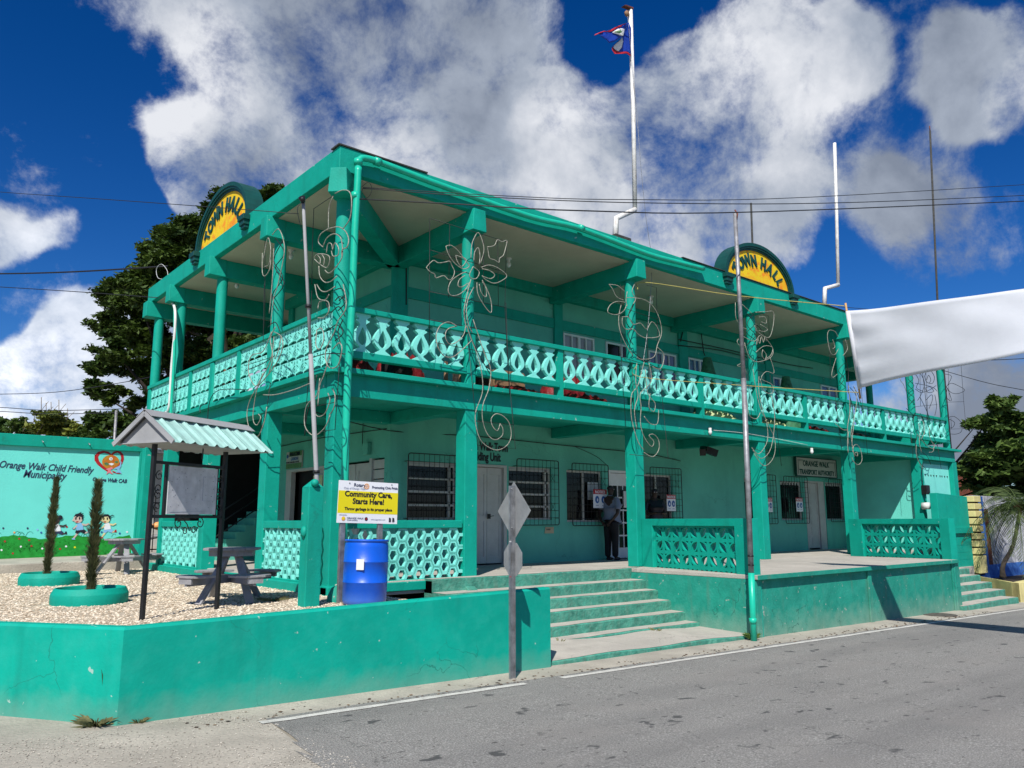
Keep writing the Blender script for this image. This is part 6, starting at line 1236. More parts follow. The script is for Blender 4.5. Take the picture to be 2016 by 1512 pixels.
px0 = bB.lerp(bT, -.13); px1 = bB.lerp(bT, 1.10)
q = MB(); q.tube([px0, px1], .016, 8); obj('cane', q, M['cane'], bn)
q = MB(); q.tube([bB+Vector((.01, -.01, 0)), bT+Vector((.01, -.01, 0))], .034, 10); obj('sleeve', q, M['banner'], bn)
def rope(name, label, pts, r, mt, cat='rope', group=None): q = MB(); q.tube(smooth_path(pts, 5), r, 5); return tag(obj(name, q, mt), label, cat, group)
rope('rope', 'yellow rope from the upper column top to the top of the banner cane', [Vector((6.5, -.25, 2.42)), aY(1272, 556, -.3), aY(1450, 582, -2.2), px1.lerp(bT, .4)], .008, M['twine'])
rope('rope', 'yellow rope along the handrail to the foot of the banner cane', [Vector((6.5, -.15, .84)), aY(1260, 742, -.25), aY(1450, 758, -2.0), px0.lerp(bB, .6)], .007, M['twine'])

# ================================================================== OVERHEAD WIRES
def wirep(label, pts, r=.010, group='overhead wires on the right'):
    pts = [aD(u, v, D) for u, v, D in pts]; q = MB(); q.tube(smooth_path(pts, 6), r, 5); tag(obj('overhead_wire', q, M['wire']), label, 'wire', group)
wirep('upper overhead wire running right from the house corner', [(715, 369, 11.3), (1000, 386, 11), (1240, 393, 11), (1600, 388, 13), (2200, 352, 17)], .006)
wirep('overhead wire twisted just under the uppermost one', [(715, 371, 11.3), (960, 388, 11), (1300, 400, 11), (1700, 398, 13), (2200, 376, 17)], .007)
wirep('thick lower pair of overhead wires running right from the house corner', [(708, 392, 11.3), (900, 402, 11), (1150, 415, 11), (1500, 417, 13), (2200, 388, 17)], .010)
wirep('coiled wire tail hanging at the corner downpipe', [(712, 368, 11.3), (725, 359, 11.2), (732, 370, 11.2), (728, 385, 11.2), (716, 391, 11.3), (712, 380, 11.3), (715, 369, 11.3)], .004)
wirep('thin wire sagging beyond the banner to the right edge', [(1830, 690, 26), (1900, 708, 26), (2016, 706, 26), (2150, 695, 26)], .012)
wirep('thin wire below the banner edge at far right', [(1660, 668, 30), (1900, 742, 26), (2016, 768, 24), (2200, 800, 22)], .010)
wirep('thin wire from the roof end to the right behind the banner', [(1650, 604, 26), (1720, 610, 26), (1850, 625, 26), (2200, 640, 26)], .010)
wirep('long wire crossing the sky from the left edge to the front lamp pole', [(-100, 368, 14), (0, 378, 13), (200, 392, 11), (420, 408, 9.8), (588, 421, 9.6)], .005, 'overhead wires on the left')
wirep('twisted dark service cable from the left edge to the big tree', [(-100, 537, 22), (0, 539, 22), (150, 535, 21), (330, 524, 20)], .022, 'overhead wires on the left')
wirep('straight wire from the left edge to the left roof corner', [(-100, 560, 20), (0, 565, 20), (160, 575, 19), (310, 586, 18)], .010, 'overhead wires on the left')
wirep('pale wire rising from the left edge into the tree', [(-100, 776, 24), (0, 776, 24), (110, 772, 23), (230, 755, 21), (330, 735, 20)], .010, 'overhead wires on the left')
wirep('upper of the two low wires above the bushes on the left', [(-100, 799, 30), (0, 802, 30), (100, 808, 30), (240, 805, 30)], .014, 'overhead wires on the left')
wirep('lower of the two low wires above the bushes on the left', [(-100, 808, 30), (0, 810, 30), (100, 815, 30), (240, 812, 30)], .014, 'overhead wires on the left')
up_ = aD(229, 870, 30); q = MB(); q.tube([Vector((up_.x, up_.y, -3.5)), aD(229, 808, 30)], .05, 8); tag(obj('utility_pole', q, M['greypole']), 'thin grey utility pole in front of the dark tree behind the mural wall', 'pole')

# ================================================================== ROPE-LIGHT DECORATIONS
Z = {}
def conv(f, name): Z[name] = f
conv(lambda x, y: (680+x/3.36, 330+y/3.36), 'a'); conv(lambda x, y: (660+x/4.2, 560+y/4.2), 'b'); conv(lambda x, y: (1080+x/4.2, 560+y/4.2), 'c'); conv(lambda x, y: (1560+x/4.421, 560+y/4.421), 'd'); conv(lambda x, y: (1600+x/6.72, 700+y/6.72), 'e')
conv(lambda x, y: (600+x/5.04, 260+y/5.04), 'f'); conv(lambda x, y: (600+x/5.04, 560+y/5.04), 'g'); conv(lambda x, y: (280+x/3.36, 260+y/3.36), 'h'); conv(lambda x, y: (280+x/4.2, 520+y/4.2), 'i')
_w = random.Random(17)
def deco(label, plane, pos, frames, ropes, darkropes=(), side=False):
    """a bent-wire Christmas figure: welded rod frame carrying pale rope-light tube, hung flat on a column"""
    f3 = (lambda u, v, o: aX(u, v, plane-o)) if side else (lambda u, v, o: aY(u, v, plane-o))
    allp = []
    t = thing('light_decoration', label, 'light decoration', (0, 0, 0), 0, 'unlit rope light figures tied to the columns')
    first = None
    for kind, lst in (('wire_frame', frames), ('rope_light', ropes), ('rope_wire', darkropes)):
        for z_, pts in lst:
            P3 = [f3(*Z[z_](x, y), (.02 if kind == 'rope_light' else 0)+_w.uniform(-.012, .012)) for x, y in pts]
            if first is None: first = P3[0]; t.location = first
            q = MB(); pth = P3 if kind == 'wire_frame' else smooth_path(P3, 4)
            q.tube(pth, .0055 if kind == 'wire_frame' else .0080 if kind == 'rope_light' else .008, 5)
            obj(kind, q, M['rope'] if kind == 'rope_light' else M['wire'], t)
    return t
deco('poinsettia flower figure with long curling ribbon on the first column right of the corner', -.34, None,
     [('a', [(558, 335), (556, 820), (555, 1150)]), ('a', [(558, 335), (1065, 490), (1055, 925), (1085, 1500)]), ('a', [(560, 545), (1052, 690)]), ('a', [(556, 820), (1060, 925)]), ('a', [(690, 380), (683, 860)]), ('a', [(1008, 470), (1012, 915)]), ('a', [(915, 440), (913, 890)]), ('b', [(1411, 150), (1430, 700), (1490, 1360), (1175, 1330), (1150, 990), (1090, 400)]), ('b', [(1160, 1130), (1475, 1160)]), ('b', [(830, 480), (1280, 570)]), ('b', [(780, 290), (1415, 410)])],
     [('a', p) for p in ([(535, 660), (580, 615), (615, 630), (660, 625), (690, 620), (705, 650), (722, 690), (705, 735), (680, 740), (650, 715), (600, 730), (590, 705), (560, 690), (535, 660)],
      [(940, 525), (985, 515), (1005, 478), (1035, 490), (1068, 483), (1060, 530), (1045, 580), (1020, 600), (1015, 628), (985, 610), (955, 600), (945, 560), (940, 525)],
      [(665, 520), (700, 515), (745, 550), (790, 610), (820, 650), (780, 670), (720, 630), (680, 570), (665, 520)], [(730, 580), (760, 590), (800, 610), (770, 655), (740, 620), (730, 580)],
      [(830, 600), (835, 520), (850, 470), (880, 430), (910, 500), (915, 560), (890, 640)], [(850, 620), (855, 560), (878, 530), (890, 580), (885, 640)],
      [(900, 660), (950, 645), (1010, 665), (1068, 715), (1030, 750), (980, 765), (925, 740), (905, 715)], [(905, 670), (950, 680), (988, 710), (960, 735), (905, 718)],
      [(800, 690), (760, 705), (700, 750), (680, 810), (700, 845), (750, 840), (800, 800), (820, 760)], [(790, 715), (755, 740), (745, 780), (770, 790), (810, 765)],
      [(870, 760), (875, 830), (910, 900), (955, 957), (968, 940), (960, 870), (930, 790), (905, 745)], [(885, 770), (900, 830), (930, 855), (930, 800), (905, 755)], [(845, 655), (885, 690), (870, 730), (840, 735), (820, 710), (845, 655)],
      [(830, 740), (800, 860), (785, 960), (800, 1060)], [(850, 790), (815, 860), (800, 940), (815, 1040), (840, 1090)])]
     + [('b', p) for p in ([(1085, 340), (1120, 440), (1180, 600), (1215, 760), (1215, 900), (1160, 1060), (1170, 1200), (1220, 1310), (1330, 1370), (1420, 1330), (1455, 1250), (1440, 1150), (1390, 1090), (1330, 1070), (1290, 1110), (1300, 1170), (1340, 1210), (1365, 1150)],
      [(1140, 290), (1230, 560), (1285, 700), (1270, 860), (1220, 1000), (1220, 1130), (1260, 1240), (1320, 1285), (1380, 1250), (1385, 1190), (1360, 1150)], [(1005, 345), (940, 310), (870, 340), (835, 420), (850, 520), (900, 590), (970, 600), (1040, 550), (1130, 460)], [(1005, 345), (930, 370), (910, 430), (940, 490), (1000, 480), (1060, 420), (1080, 340)])],
     [('a', [(715, 690), (770, 690), (820, 700)]), ('a', [(940, 640), (900, 660), (880, 690)]), ('b', [(1070, 200), (1085, 330), (1140, 480), (1210, 620), (1280, 740)])])
deco('bell shaped figure with a star on the second column right of the corner', -.36, None,
     [('c', [(595, 0), (600, 600), (640, 1180)]), ('c', [(810, 5), (892, 25), (905, 560), (935, 900), (990, 1440), (670, 1405)]), ('c', [(600, 600), (920, 700)]), ('c', [(690, 640), (705, 1000), (740, 1190)]), ('c', [(640, 200), (900, 290)]), ('c', [(815, 320), (820, 640)])],
     [('c', p) for p in ([(640, 110), (700, 110), (800, 130), (870, 190), (915, 280), (935, 400), (900, 500), (870, 600), (770, 620), (730, 600)], [(610, 270), (660, 270), (700, 330), (760, 320), (810, 370), (850, 310), (890, 340), (920, 420), (870, 440), (820, 440), (790, 440), (740, 410), (700, 370), (640, 370), (610, 330), (610, 270)],
      [(640, 150), (570, 140), (510, 170), (490, 230), (560, 250), (620, 220), (645, 170)], [(500, 0), (530, 40), (560, 100), (620, 130)], [(500, 0), (570, 10), (630, 60)], [(600, 170), (580, 270), (590, 380), (640, 500), (700, 590)], [(650, 60), (640, 130), (650, 180)], [(710, 0), (690, 60), (720, 120), (700, 160)],
      [(900, 520), (950, 570), (950, 640), (920, 700), (860, 680)], [(790, 640), (740, 830), (690, 900), (680, 1000), (690, 1130), (740, 1300), (790, 1370)], [(830, 650), (850, 800), (760, 900), (765, 1010), (760, 1150), (790, 1260), (850, 1340), (870, 1300), (830, 1250), (870, 1240), (910, 1290), (910, 1370), (860, 1425), (790, 1390)],
      [(800, 700), (820, 900), (880, 980), (870, 1050), (830, 1010), (840, 900)], [(910, 1040), (900, 1150), (840, 1150), (790, 1090)], [(730, 650), (720, 800), (740, 920), (710, 1040), (730, 1200)])],
     [('c', p) for p in ([(590, 380), (650, 470), (700, 560), (780, 620)], [(780, 620), (840, 660), (900, 690)], [(700, 160), (660, 260), (700, 330), (660, 420), (700, 500)], [(720, 110), (690, 200), (640, 300), (690, 380)], [(745, 600), (800, 640), (860, 600)])])
deco('hat and face figure on the middle upper column beside the grey street pole', -.34, None,
     [('c', [(1700, 225), (1820, 260), (1825, 420)]), ('c', [(1830, 740), (1925, 1500)]), ('c', [(1640, 730), (1690, 1180)]), ('c', [(1690, 1350), (1870, 1430)])],
     [('c', p) for p in ([(1545, 150), (1550, 280), (1600, 350), (1640, 370)], [(1600, 165), (1650, 210), (1680, 240)], [(1710, 230), (1800, 225), (1860, 230), (1855, 350), (1820, 440), (1740, 400), (1700, 340)], [(1740, 270), (1790, 270), (1800, 320), (1760, 310)], [(1750, 330), (1810, 370), (1780, 390), (1740, 380)], [(1610, 430), (1700, 470), (1760, 420), (1850, 520), (1840, 600), (1730, 640), (1660, 600), (1620, 480)],
      [(1720, 500), (1730, 440), (1745, 490), (1760, 430), (1775, 480), (1790, 430), (1800, 470)], [(1570, 450), (1560, 480), (1600, 540), (1600, 640), (1560, 670), (1600, 680)], [(1620, 500), (1590, 600), (1640, 740)], [(1715, 560), (1780, 510), (1850, 520), (1840, 580), (1790, 620)], [(1770, 540), (1800, 580), (1790, 620), (1765, 590), (1770, 540)],
      [(1830, 600), (1865, 730), (1800, 720), (1760, 780), (1850, 830), (1850, 900), (1780, 880), (1750, 780)], [(1690, 700), (1720, 900), (1760, 1050), (1800, 1130), (1810, 1290), (1740, 1400), (1680, 1350)], [(1840, 920), (1870, 1100), (1840, 1350), (1760, 1440), (1690, 1370)], [(1740, 760), (1740, 900), (1790, 1100), (1870, 1280), (1860, 1430), (1780, 1500), (1700, 1400)], [(1640, 950), (1660, 1080), (1720, 1110), (1750, 1060)])],
     [('c', p) for p in ([(1640, 240), (1700, 330), (1640, 400), (1710, 470), (1650, 560), (1720, 640)], [(1700, 240), (1640, 330), (1710, 420), (1640, 500)], [(1700, 330), (1740, 350), (1790, 420)], [(1650, 600), (1700, 640), (1680, 700)])])
deco('small loop figure on the column just left of the banner', -.36, None,
     [('d', [(375, 980), (400, 1200), (430, 1440)]), ('d', [(600, 920), (655, 1480)]), ('d', [(590, 790), (600, 915)]), ('d', [(325, 500), (330, 830)]), ('e', [(640, 260), (645, 460), (600, 450)])],
     [('d', p) for p in ([(400, 460), (370, 410), (320, 400), (305, 460), (330, 590), (370, 610), (400, 560)], [(380, 640), (345, 760), (350, 810), (390, 780)], [(460, 480), (480, 560), (440, 620)], [(490, 880), (500, 1100), (480, 1250), (490, 1400)], [(540, 890), (560, 1000), (540, 1150), (510, 1300), (540, 1500)], [(350, 480), (370, 540), (350, 560)])]
     + [('e', p) for p in ([(480, 1000), (460, 1130), (470, 1290)], [(550, 880), (520, 1130), (540, 1280), (590, 1330), (590, 1280), (560, 1290)], [(530, 1280), (540, 1200), (590, 1180), (640, 1270), (650, 1390), (600, 1445), (540, 1400), (520, 1350)], [(300, 900), (400, 980), (470, 980)])],
     [('e', p) for p in ([(350, 400), (420, 300), (340, 200), (420, 100)], [(340, 480), (430, 420), (360, 340), (430, 240)], [(430, 0), (470, 200), (470, 420), (500, 600), (490, 800)], [(490, 420), (560, 500), (600, 620), (620, 760)], [(540, 410), (600, 520), (640, 640)], [(460, 450), (520, 640), (540, 820)])])
deco('tangled poinsettia figure between the last two columns, strands coloured black as seen backlit', -.36, None,  # backlit strands: their silhouette dark is put into the wire colour
     [('d', [(1250, 705), (1468, 700), (1490, 1000), (1512, 1255), (1345, 1260)]), ('d', [(1330, 1025), (1495, 1020)]), ('d', [(1355, 702), (1365, 1015)]), ('d', [(1070, 720), (1255, 705)]), ('d', [(1060, 1065), (1260, 1045)]), ('d', [(1110, 730), (1115, 1060)]), ('d', [(1160, 720), (1180, 1180)]), ('d', [(1380, 1160), (1385, 1258)]), ('e', [(1300, 1010), (1330, 1380)]), ('e', [(1650, 1180), (1700, 1500)])],
     [('e', p) for p in ([(1180, 200), (1160, 320), (1200, 380), (1240, 480)], [(1400, 900), (1420, 1010), (1410, 1140), (1440, 1280)], [(1380, 1040), (1440, 1120), (1520, 1200), (1590, 1230), (1610, 1180), (1560, 1120)], [(1370, 1180), (1370, 1300), (1400, 1400), (1460, 1500)], [(1540, 940), (1550, 1080), (1600, 1200), (1590, 1270), (1540, 1280)], [(1460, 870), (1480, 1000), (1440, 1100)])],
     [('d', p) for p in ([(1150, 800), (1185, 735), (1235, 800), (1220, 860), (1170, 850), (1150, 800)], [(1170, 830), (1185, 790), (1205, 830), (1190, 860)], [(1340, 890), (1380, 860), (1440, 880), (1500, 920), (1440, 950), (1380, 940), (1340, 890)], [(1350, 900), (1385, 1010), (1340, 980), (1350, 900)], [(1330, 780), (1385, 800), (1350, 880)], [(1240, 960), (1255, 1060), (1240, 1140)], [(1160, 1010), (1210, 960), (1220, 1000), (1190, 1080)], [(1350, 1160), (1410, 1150), (1475, 1210), (1470, 1280), (1420, 1303), (1370, 1300)], [(1360, 1170), (1410, 1200), (1400, 1240), (1370, 1250)],
      [(1070, 860), (1120, 870), (1170, 880), (1230, 900), (1260, 930)], [(1070, 910), (1120, 940), (1190, 920), (1250, 880)], [(1090, 750), (1130, 800), (1150, 870), (1120, 960), (1090, 1010)], [(1040, 740), (1100, 830), (1080, 900), (1140, 930)], [(1130, 750), (1150, 900), (1160, 1000), (1180, 1180)], [(1110, 980), (1160, 1080), (1200, 1180)], [(1200, 890), (1160, 900), (1180, 940), (1230, 930), (1200, 890)])]
     + [('e', p) for p in ([(1250, 200), (1330, 300), (1260, 380), (1340, 480), (1270, 560), (1350, 640)], [(1320, 200), (1260, 300), (1340, 400), (1260, 480), (1340, 560), (1270, 660)], [(1240, 700), (1330, 780), (1440, 800), (1530, 840)], [(1350, 760), (1330, 900), (1380, 1040), (1360, 1180), (1400, 1330)], [(1420, 760), (1480, 900), (1440, 1040), (1500, 1200)], [(1500, 780), (1530, 930), (1600, 1080), (1650, 1200)], [(1380, 1300), (1420, 1420), (1500, 1500)], [(1450, 1280), (1520, 1340), (1560, 1440)])])
deco('clown face figure of bent rope light on the corner column', -.40, None,
     [('f', [(285, 630), (90, 760), (75, 1160), (70, 1512)]), ('g', [(70, 60), (40, 900), (0, 1400)]), ('g', [(350, 700), (330, 1000), (300, 1440), (150, 1460)]), ('g', [(0, 1230), (300, 1170)])],
     [('f', p) for p in ([(300, 610), (370, 578), (440, 590), (465, 680), (450, 850), (380, 960)], [(280, 640), (240, 760), (235, 960)], [(235, 960), (330, 940), (400, 980), (435, 1060), (420, 1140), (370, 1170), (370, 1240)], [(235, 960), (160, 1010), (135, 1090), (180, 1140)], [(180, 1140), (220, 1050), (290, 1010), (350, 1040), (370, 1110), (370, 1240), (300, 1350), (240, 1400), (200, 1370)],
      [(215, 1200), (230, 1110), (265, 1110), (275, 1170)], [(275, 1170), (300, 1100), (335, 1150), (330, 1220), (280, 1230), (265, 1180)], [(95, 1250), (120, 1215), (180, 1210), (240, 1230), (245, 1290), (215, 1345), (150, 1310), (95, 1260)], [(140, 1330), (150, 1430), (200, 1490), (260, 1480), (320, 1430)], [(130, 1225), (155, 1260), (150, 1310)], [(170, 1215), (195, 1260), (185, 1330)])]
     + [('g', p) for p in ([(100, 0), (130, 130), (200, 155), (240, 100)], [(120, 0), (160, 60), (220, 70), (300, 20)], [(130, 240), (150, 170), (230, 170), (240, 260), (190, 330), (130, 330)], [(380, 0), (410, 150), (400, 260), (330, 360), (290, 480), (210, 650), (215, 780), (260, 830), (330, 800), (370, 640), (340, 580), (280, 640)], [(150, 930), (120, 1100), (20, 1200), (0, 1400), (90, 1500), (200, 1420), (250, 1300)], [(230, 1080), (250, 1150), (200, 1280), (130, 1310), (90, 1250)],
      [(120, 450), (170, 440), (190, 540), (150, 640), (110, 600), (120, 450)], [(250, 700), (190, 900), (150, 1000), (130, 1200)], [(270, 1030), (300, 1100), (290, 1220), (240, 1300)])],
     [('g', p) for p in ([(300, 160), (350, 120), (400, 180), (330, 260)], [(260, 280), (340, 220), (400, 320)], [(250, 440), (320, 400), (380, 480), (300, 560)], [(290, 60), (360, 40), (400, 100), (340, 160)], [(0, 750), (200, 690), (400, 690)], [(240, 90), (210, 160), (240, 260)], [(380, 350), (330, 470), (360, 600)], [(120, 900), (80, 1100), (20, 1300), (0, 1500)])], side=True)
deco('narrow stocking figure with a long hanging coil on the second side column', -.38, None,
     [('h', [(850, 690), (812, 705), (812, 1000), (812, 1290)]), ('i', [(1010, 160), (1000, 640), (1090, 660)]), ('i', [(850, 840), (1100, 760)]), ('i', [(1060, 980), (1030, 1190), (960, 1450)])],
     [('h', p) for p in ([(800, 850), (820, 740), (835, 700), (850, 770), (840, 870), (810, 890)], [(795, 800), (795, 930), (815, 950), (845, 900), (850, 800)], [(860, 680), (900, 640), (930, 700), (940, 800), (900, 1000), (870, 1100), (850, 1280)], [(870, 770), (865, 900), (855, 1050), (840, 1200)])]
     + [('i', p) for p in ([(1070, 560), (1000, 720), (900, 760), (880, 900), (940, 1010), (1000, 900)], [(1090, 560), (1150, 600), (1160, 700), (1090, 850), (930, 1050), (870, 1200), (880, 1340), (950, 1430), (1010, 1300), (1030, 1180)], [(1090, 600), (1060, 800), (960, 1000), (920, 1200), (920, 1300), (950, 1330), (980, 1270), (960, 1240)], [(1100, 520), (1060, 620), (1080, 760), (1050, 900)], [(1000, 1080), (1100, 1080), (1250, 1040), (1390, 985)],
      [(1150, 590), (1130, 700), (1100, 780)])],
     [('h', p) for p in ([(880, 700), (940, 800), (880, 900), (940, 1000), (870, 1100)], [(930, 720), (870, 850), (930, 960), (860, 1080), (900, 1180)])]+[('i', p) for p in ([(1040, 520), (1100, 480), (1140, 560)], [(860, 880), (1000, 820), (1090, 760)], [(540, 1300), (560, 1130), (640, 1040), (880, 1040)], [(480, 1230), (480, 1180), (530, 1150)])], side=True)

# ================================================================== THINGS STANDING ON THE BALCONY
def heap(name, label, cat, x0, x1, y, h, mt, seed, z=0.0, n=26, d=.22):
    g = np.random.default_rng(seed); q = MB()
    nx, ny = n, 8; vs = []
    for i in range(nx+1):
        for k in range(ny+1):
            t = i/nx; f = k/ny; e = max(0, math.sin(math.pi*t))**.35*math.sin(math.pi*f)**.5
            vs.append((x0+(x1-x0)*t, y-d+2*d*f, z+.002+h*e*(.55+.6*g.random())))
    q.add(vs, [(i*(ny+1)+k, (i+1)*(ny+1)+k, (i+1)*(ny+1)+k+1, i*(ny+1)+k+1) for i in range(nx) for k in range(ny)], True); return tag(obj(name, q, mt), label, cat)
heap('foil_heap', 'crumpled dark red foil cloth behind the balusters next to the corner column', 'cloth', .25, .75, .35, .30, M['redcloth'], 1)
heap('foil_heap', 'long bright red foil bundle lying behind the balustrade in the second bay', 'cloth', 4.6, 6.2, .30, .22, M['redcloth'], 2)
heap('foil_heap', 'big dark red draped cloth behind the second bay, left of the column', 'cloth', 4.9, 6.1, .9, .75, M['redcloth'], 3)
heap('foil_heap', 'low dark red heap behind the first column right of the corner', 'cloth', 3.0, 4.4, .35, .20, M['redcloth'], 4)
heap('net_bundle', 'pale green bundle lying behind the balustrade of the third bay', 'bundle', 8.8, 10.5, .30, .26, M['yellownet'], 5)
heap('net_bundle', 'pale green bundle behind the balustrade right of the grey street pole', 'bundle', 11.3, 12.6, .30, .22, M['yellownet'], 6)
heap('foil_heap', 'dark red foil heap behind the balustrade near the banner', 'cloth', 13.3, 14.9, .35, .22, M['redcloth'], 7)
heap('cable_heap', 'black heap of cable behind the balustrade right of the banner cane', 'cable heap', 15.3, 17.2, .35, .20, M['black'], 8)
heap('foil_heap', 'maroon cloth piled in the first bay', 'cloth', 1.1, 2.0, .8, .62, M['redcloth'], 9)
for (u, lab) in ((1395, 'green net cone tree on the balcony under the upper windows'), (1548, 'green net cone tree farther right on the balcony')):
    b0 = aY(u, 760, 1.5); t_ = aY(u, 705 if u < 1500 else 742, 1.5); q = MB(); q.cyl(0, 0, 0, t_.z, .52, 14, .10); tag(obj('cone_tree', q, M['net'], loc=(b0.x, 1.5, 0)), lab, 'cone tree', 'green net cone trees on the balcony')
for (x, y, sx_, sz_, mtn, lab) in ((2.9, .6, .5, .5, 'bark', 'dark box standing behind the balusters right of the first column'), (3.9, .9, .7, .55, 'brownwood', 'brown wooden crate behind the balusters in the first full bay'), (1.3, .5, .35, .35, 'voiddark', 'small black box behind the balusters of the corner bay')):
    q = MB(); q.box(-sx_/2, sx_/2, -.2, .2, 0, sz_); o = tag(obj('crate', q, M[mtn], loc=(x, y, 0)), lab, 'crate'); 
    for k in range(3): q = MB(); q.box(-sx_/2-.01, sx_/2+.01, -.212, -.201, sz_*(k+.2)/3, sz_*(k+.85)/3); part('slat', q, M[mtn], o)
for u in (878, 907): p_ = aY(u, 745, .5); q = MB(); q.cyl(0, 0, 0, .5, .045, 10, .03); tag(obj('wooden_stick', q, M['brownwood'], loc=(p_.x, .5, 0)), ('left' if u < 890 else 'right')+' one of two short brown sticks behind the bottom rail left of the first column', 'stick', 'wooden sticks behind the bottom rail')
# carved wooden deer-like figure on the side balcony
wd = thing('wooden_figure', 'brown carved wooden figure looking over the side balustrade', 'figure', aX(440, 690, 1.0)); wd.location.z = 0
q = MB(); q.tube([aX(447, 700, 1.0)+Vector((0, 0, -.7)), aX(446, 690, 1.0), aX(441, 655, 1.0)], .05, 8); obj('neck', q, M['brownwood'], wd)
q = MB(); q.tube([aX(443, 652, 1.0), aX(425, 660, 1.0), aX(411, 668, 1.0)], .06, 8, rs=[.06, .08, .045]); obj('head', q, M['brownwood'], wd)

# ================================================================== PEOPLE
def skin_mesh(name, joints, edges, mt, parent, sub=2, root=0):
    me = bpy.data.meshes.new(name); me.from_pydata([j[0] for j in joints], edges, []); me.materials.append(mt); o = link(name, me, parent, (0, 0, 0))
    md = o.modifiers.new('skin', 'SKIN'); md.use_smooth_shade = True
    if not me.skin_vertices: return o
    for i, j in enumerate(joints): r_ = j[1]; me.skin_vertices[0].data[i].radius = (r_, r_) if not isinstance(r_, tuple) else r_
    me.skin_vertices[0].data[root].use_root = True; s = o.modifiers.new('sub', 'SUBSURF'); s.levels = sub; s.render_levels = sub; return o
def person(label, loc, rz, H, belly, arms='behind', lower=True, shirt=None, hat=False):
    t = thing('person', label, 'person', loc, rz); s = H/1.75
    def J(x, y, z, r): return ((x*s, y*s, z*s), (r[0]*s, r[1]*s) if isinstance(r, tuple) else r*s)
    # faces +Y of its own axes
    J0 = [J(0, 0, .95, .15), J(0, .0+.5*belly, 1.10, .13), J(0, .0, 1.30, (.15, .12)), J(0, -.01, 1.44, (.12, .09)), J(0, .0, 1.52, .058), J(0, .01, 1.58, .065), J(0, .025, 1.66, (.078, .092)), J(0, .02, 1.715, (.06, .07))]
    ed = [(i, i+1) for i in range(7)]
    for sg in (-1, 1):
        k = len(J0)
        if arms == 'behind': J0 += [J(sg*.19, -.01, 1.41, .065), J(sg*.25, -.05, 1.24, .052), J(sg*.27, -.09, 1.10, .044), J(sg*.20, -.16, .98, .036), J(sg*.12, -.20, .90, .030), J(sg*.07, -.20, .86, .034)]
        else: J0 += [J(sg*.19, -.01, 1.41, .065), J(sg*.24, .02, 1.24, .052), J(sg*.26, .06, 1.12, .042), J(sg*.18, .22, 1.12, .034), J(sg*.10, .30, 1.14, .028), J(sg*.06, .33, 1.15, .032)]
        ed += [(3, k)]+[(k+i, k+i+1) for i in range(5)]
        k = len(J0); J0 += [J(sg*.09, 0, .86, .10), J(sg*.10, .01, .50, .065), J(sg*.105, 0, .30, .06), J(sg*.11, -.02, .10, .042), J(sg*.115, .06, .045, .04), J(sg*.12, .15, .035, .034)]
        if lower: ed += [(0, k)]+[(k+i, k+i+1) for i in range(5)]
        else: ed += [(0, k)]+[(k+i, k+i+1) for i in range(1)]; J0 = J0[:k+2]
    body = skin_mesh('body', J0, ed, M['skin'], t)
    # fingers: five short chains per hand
    for sg in (-1, 1):
        hb = Vector((sg*.07, -.20, .86)) if arms == 'behind' else Vector((sg*.06, .33, 1.15)); dn = Vector((-sg*.3, 0, -1)).normalized() if arms == 'behind' else Vector((0, 1, -.2)).normalized()
        for f in range(5):
            sp = Vector((0, .0, 0))+Vector((.018*(f-2), -.006, 0)); ln_ = (.045, .07, .08, .075, .06)[f]; a_ = hb+sp; q = MB(); q.tube([(a_)*s, (a_+dn*ln_*.55)*s, (a_+dn*ln_+Vector((0, .015, 0)))*s], .008*s, 6, rs=[.010*s, .009*s, .006*s]); part('finger', q, M['skin'], t)
    # face: nose, ears, brow, mouth
    q = MB(); q.ball((0, .115*s, 1.645*s), .017*s, 8, (.8, 1, 1.3)); part('nose', q, M['skin'], t)
    for sg in (-1, 1):
        q = MB(); q.ball((sg*.082*s, .01*s, 1.65*s), .022*s, 8, (.4, .8, 1.3)); part('ear', q, M['skin'], t)
        q = MB(); q.ball((sg*.032*s, .100*s, 1.668*s), .011*s, 8); part('eye', q, M['signwhite'], t)
    q = MB(); q.ball((0, .103*s, 1.612*s), .022*s, 8, (1, .5, .35)); part('mouth', q, M['redcloth'] if False else M['skin'], t)
    q = MB(); q.ball((0, .008*s, 1.70*s), .088*s, 14, (1, 1.12, .72)); part('hair', q, M['ink'], t)
    if hat: q = MB(); q.lathe([(0, 1.80*s), (.07*s, 1.79*s), (.10*s, 1.74*s), (.105*s, 1.70*s), (.15*s, 1.69*s)], 0, .02*s, 0, 16); part('cap', q, M['ink'], t)
    # clothes follow the body
    S0 = [J(0, .02+.35*belly, .96, (.175, .145+.3*belly)), J(0, .02+.65*belly, 1.08, (.185, .15+.45*belly)), J(0, .02+.3*belly, 1.24, (.18, .145+.15*belly)), J(0, 0, 1.38, (.165, .115)), J(0, -.005, 1.475, (.085, .075))]
    e_ = [(0, 1), (1, 2), (2, 3), (3, 4)]
    for sg in (-1, 1):
        k = len(S0)
        if arms == 'behind': S0 += [J(sg*.19, -.01, 1.415, .078), J(sg*.245, -.045, 1.26, .073), J(sg*.262, -.075, 1.17, .072)]
        else: S0 += [J(sg*.19, -.01, 1.415, .078), J(sg*.235, .01, 1.26, .073), J(sg*.25, .04, 1.17, .070)]
        e_ += [(3, k), (k, k+1), (k+1, k+2)]
    skin_mesh('shirt', S0, e_, shirt or M['shirt'], t, root=1)
    q = MB(); q.tube([Vector((.075*math.cos(a)*s, .068*math.sin(a)*s+.0, (1.50-.02*math.sin(a))*s)) for a in [i*.5236 for i in range(13)]], .012*s, 6); part('collar', q, shirt or M['shirt'], t)
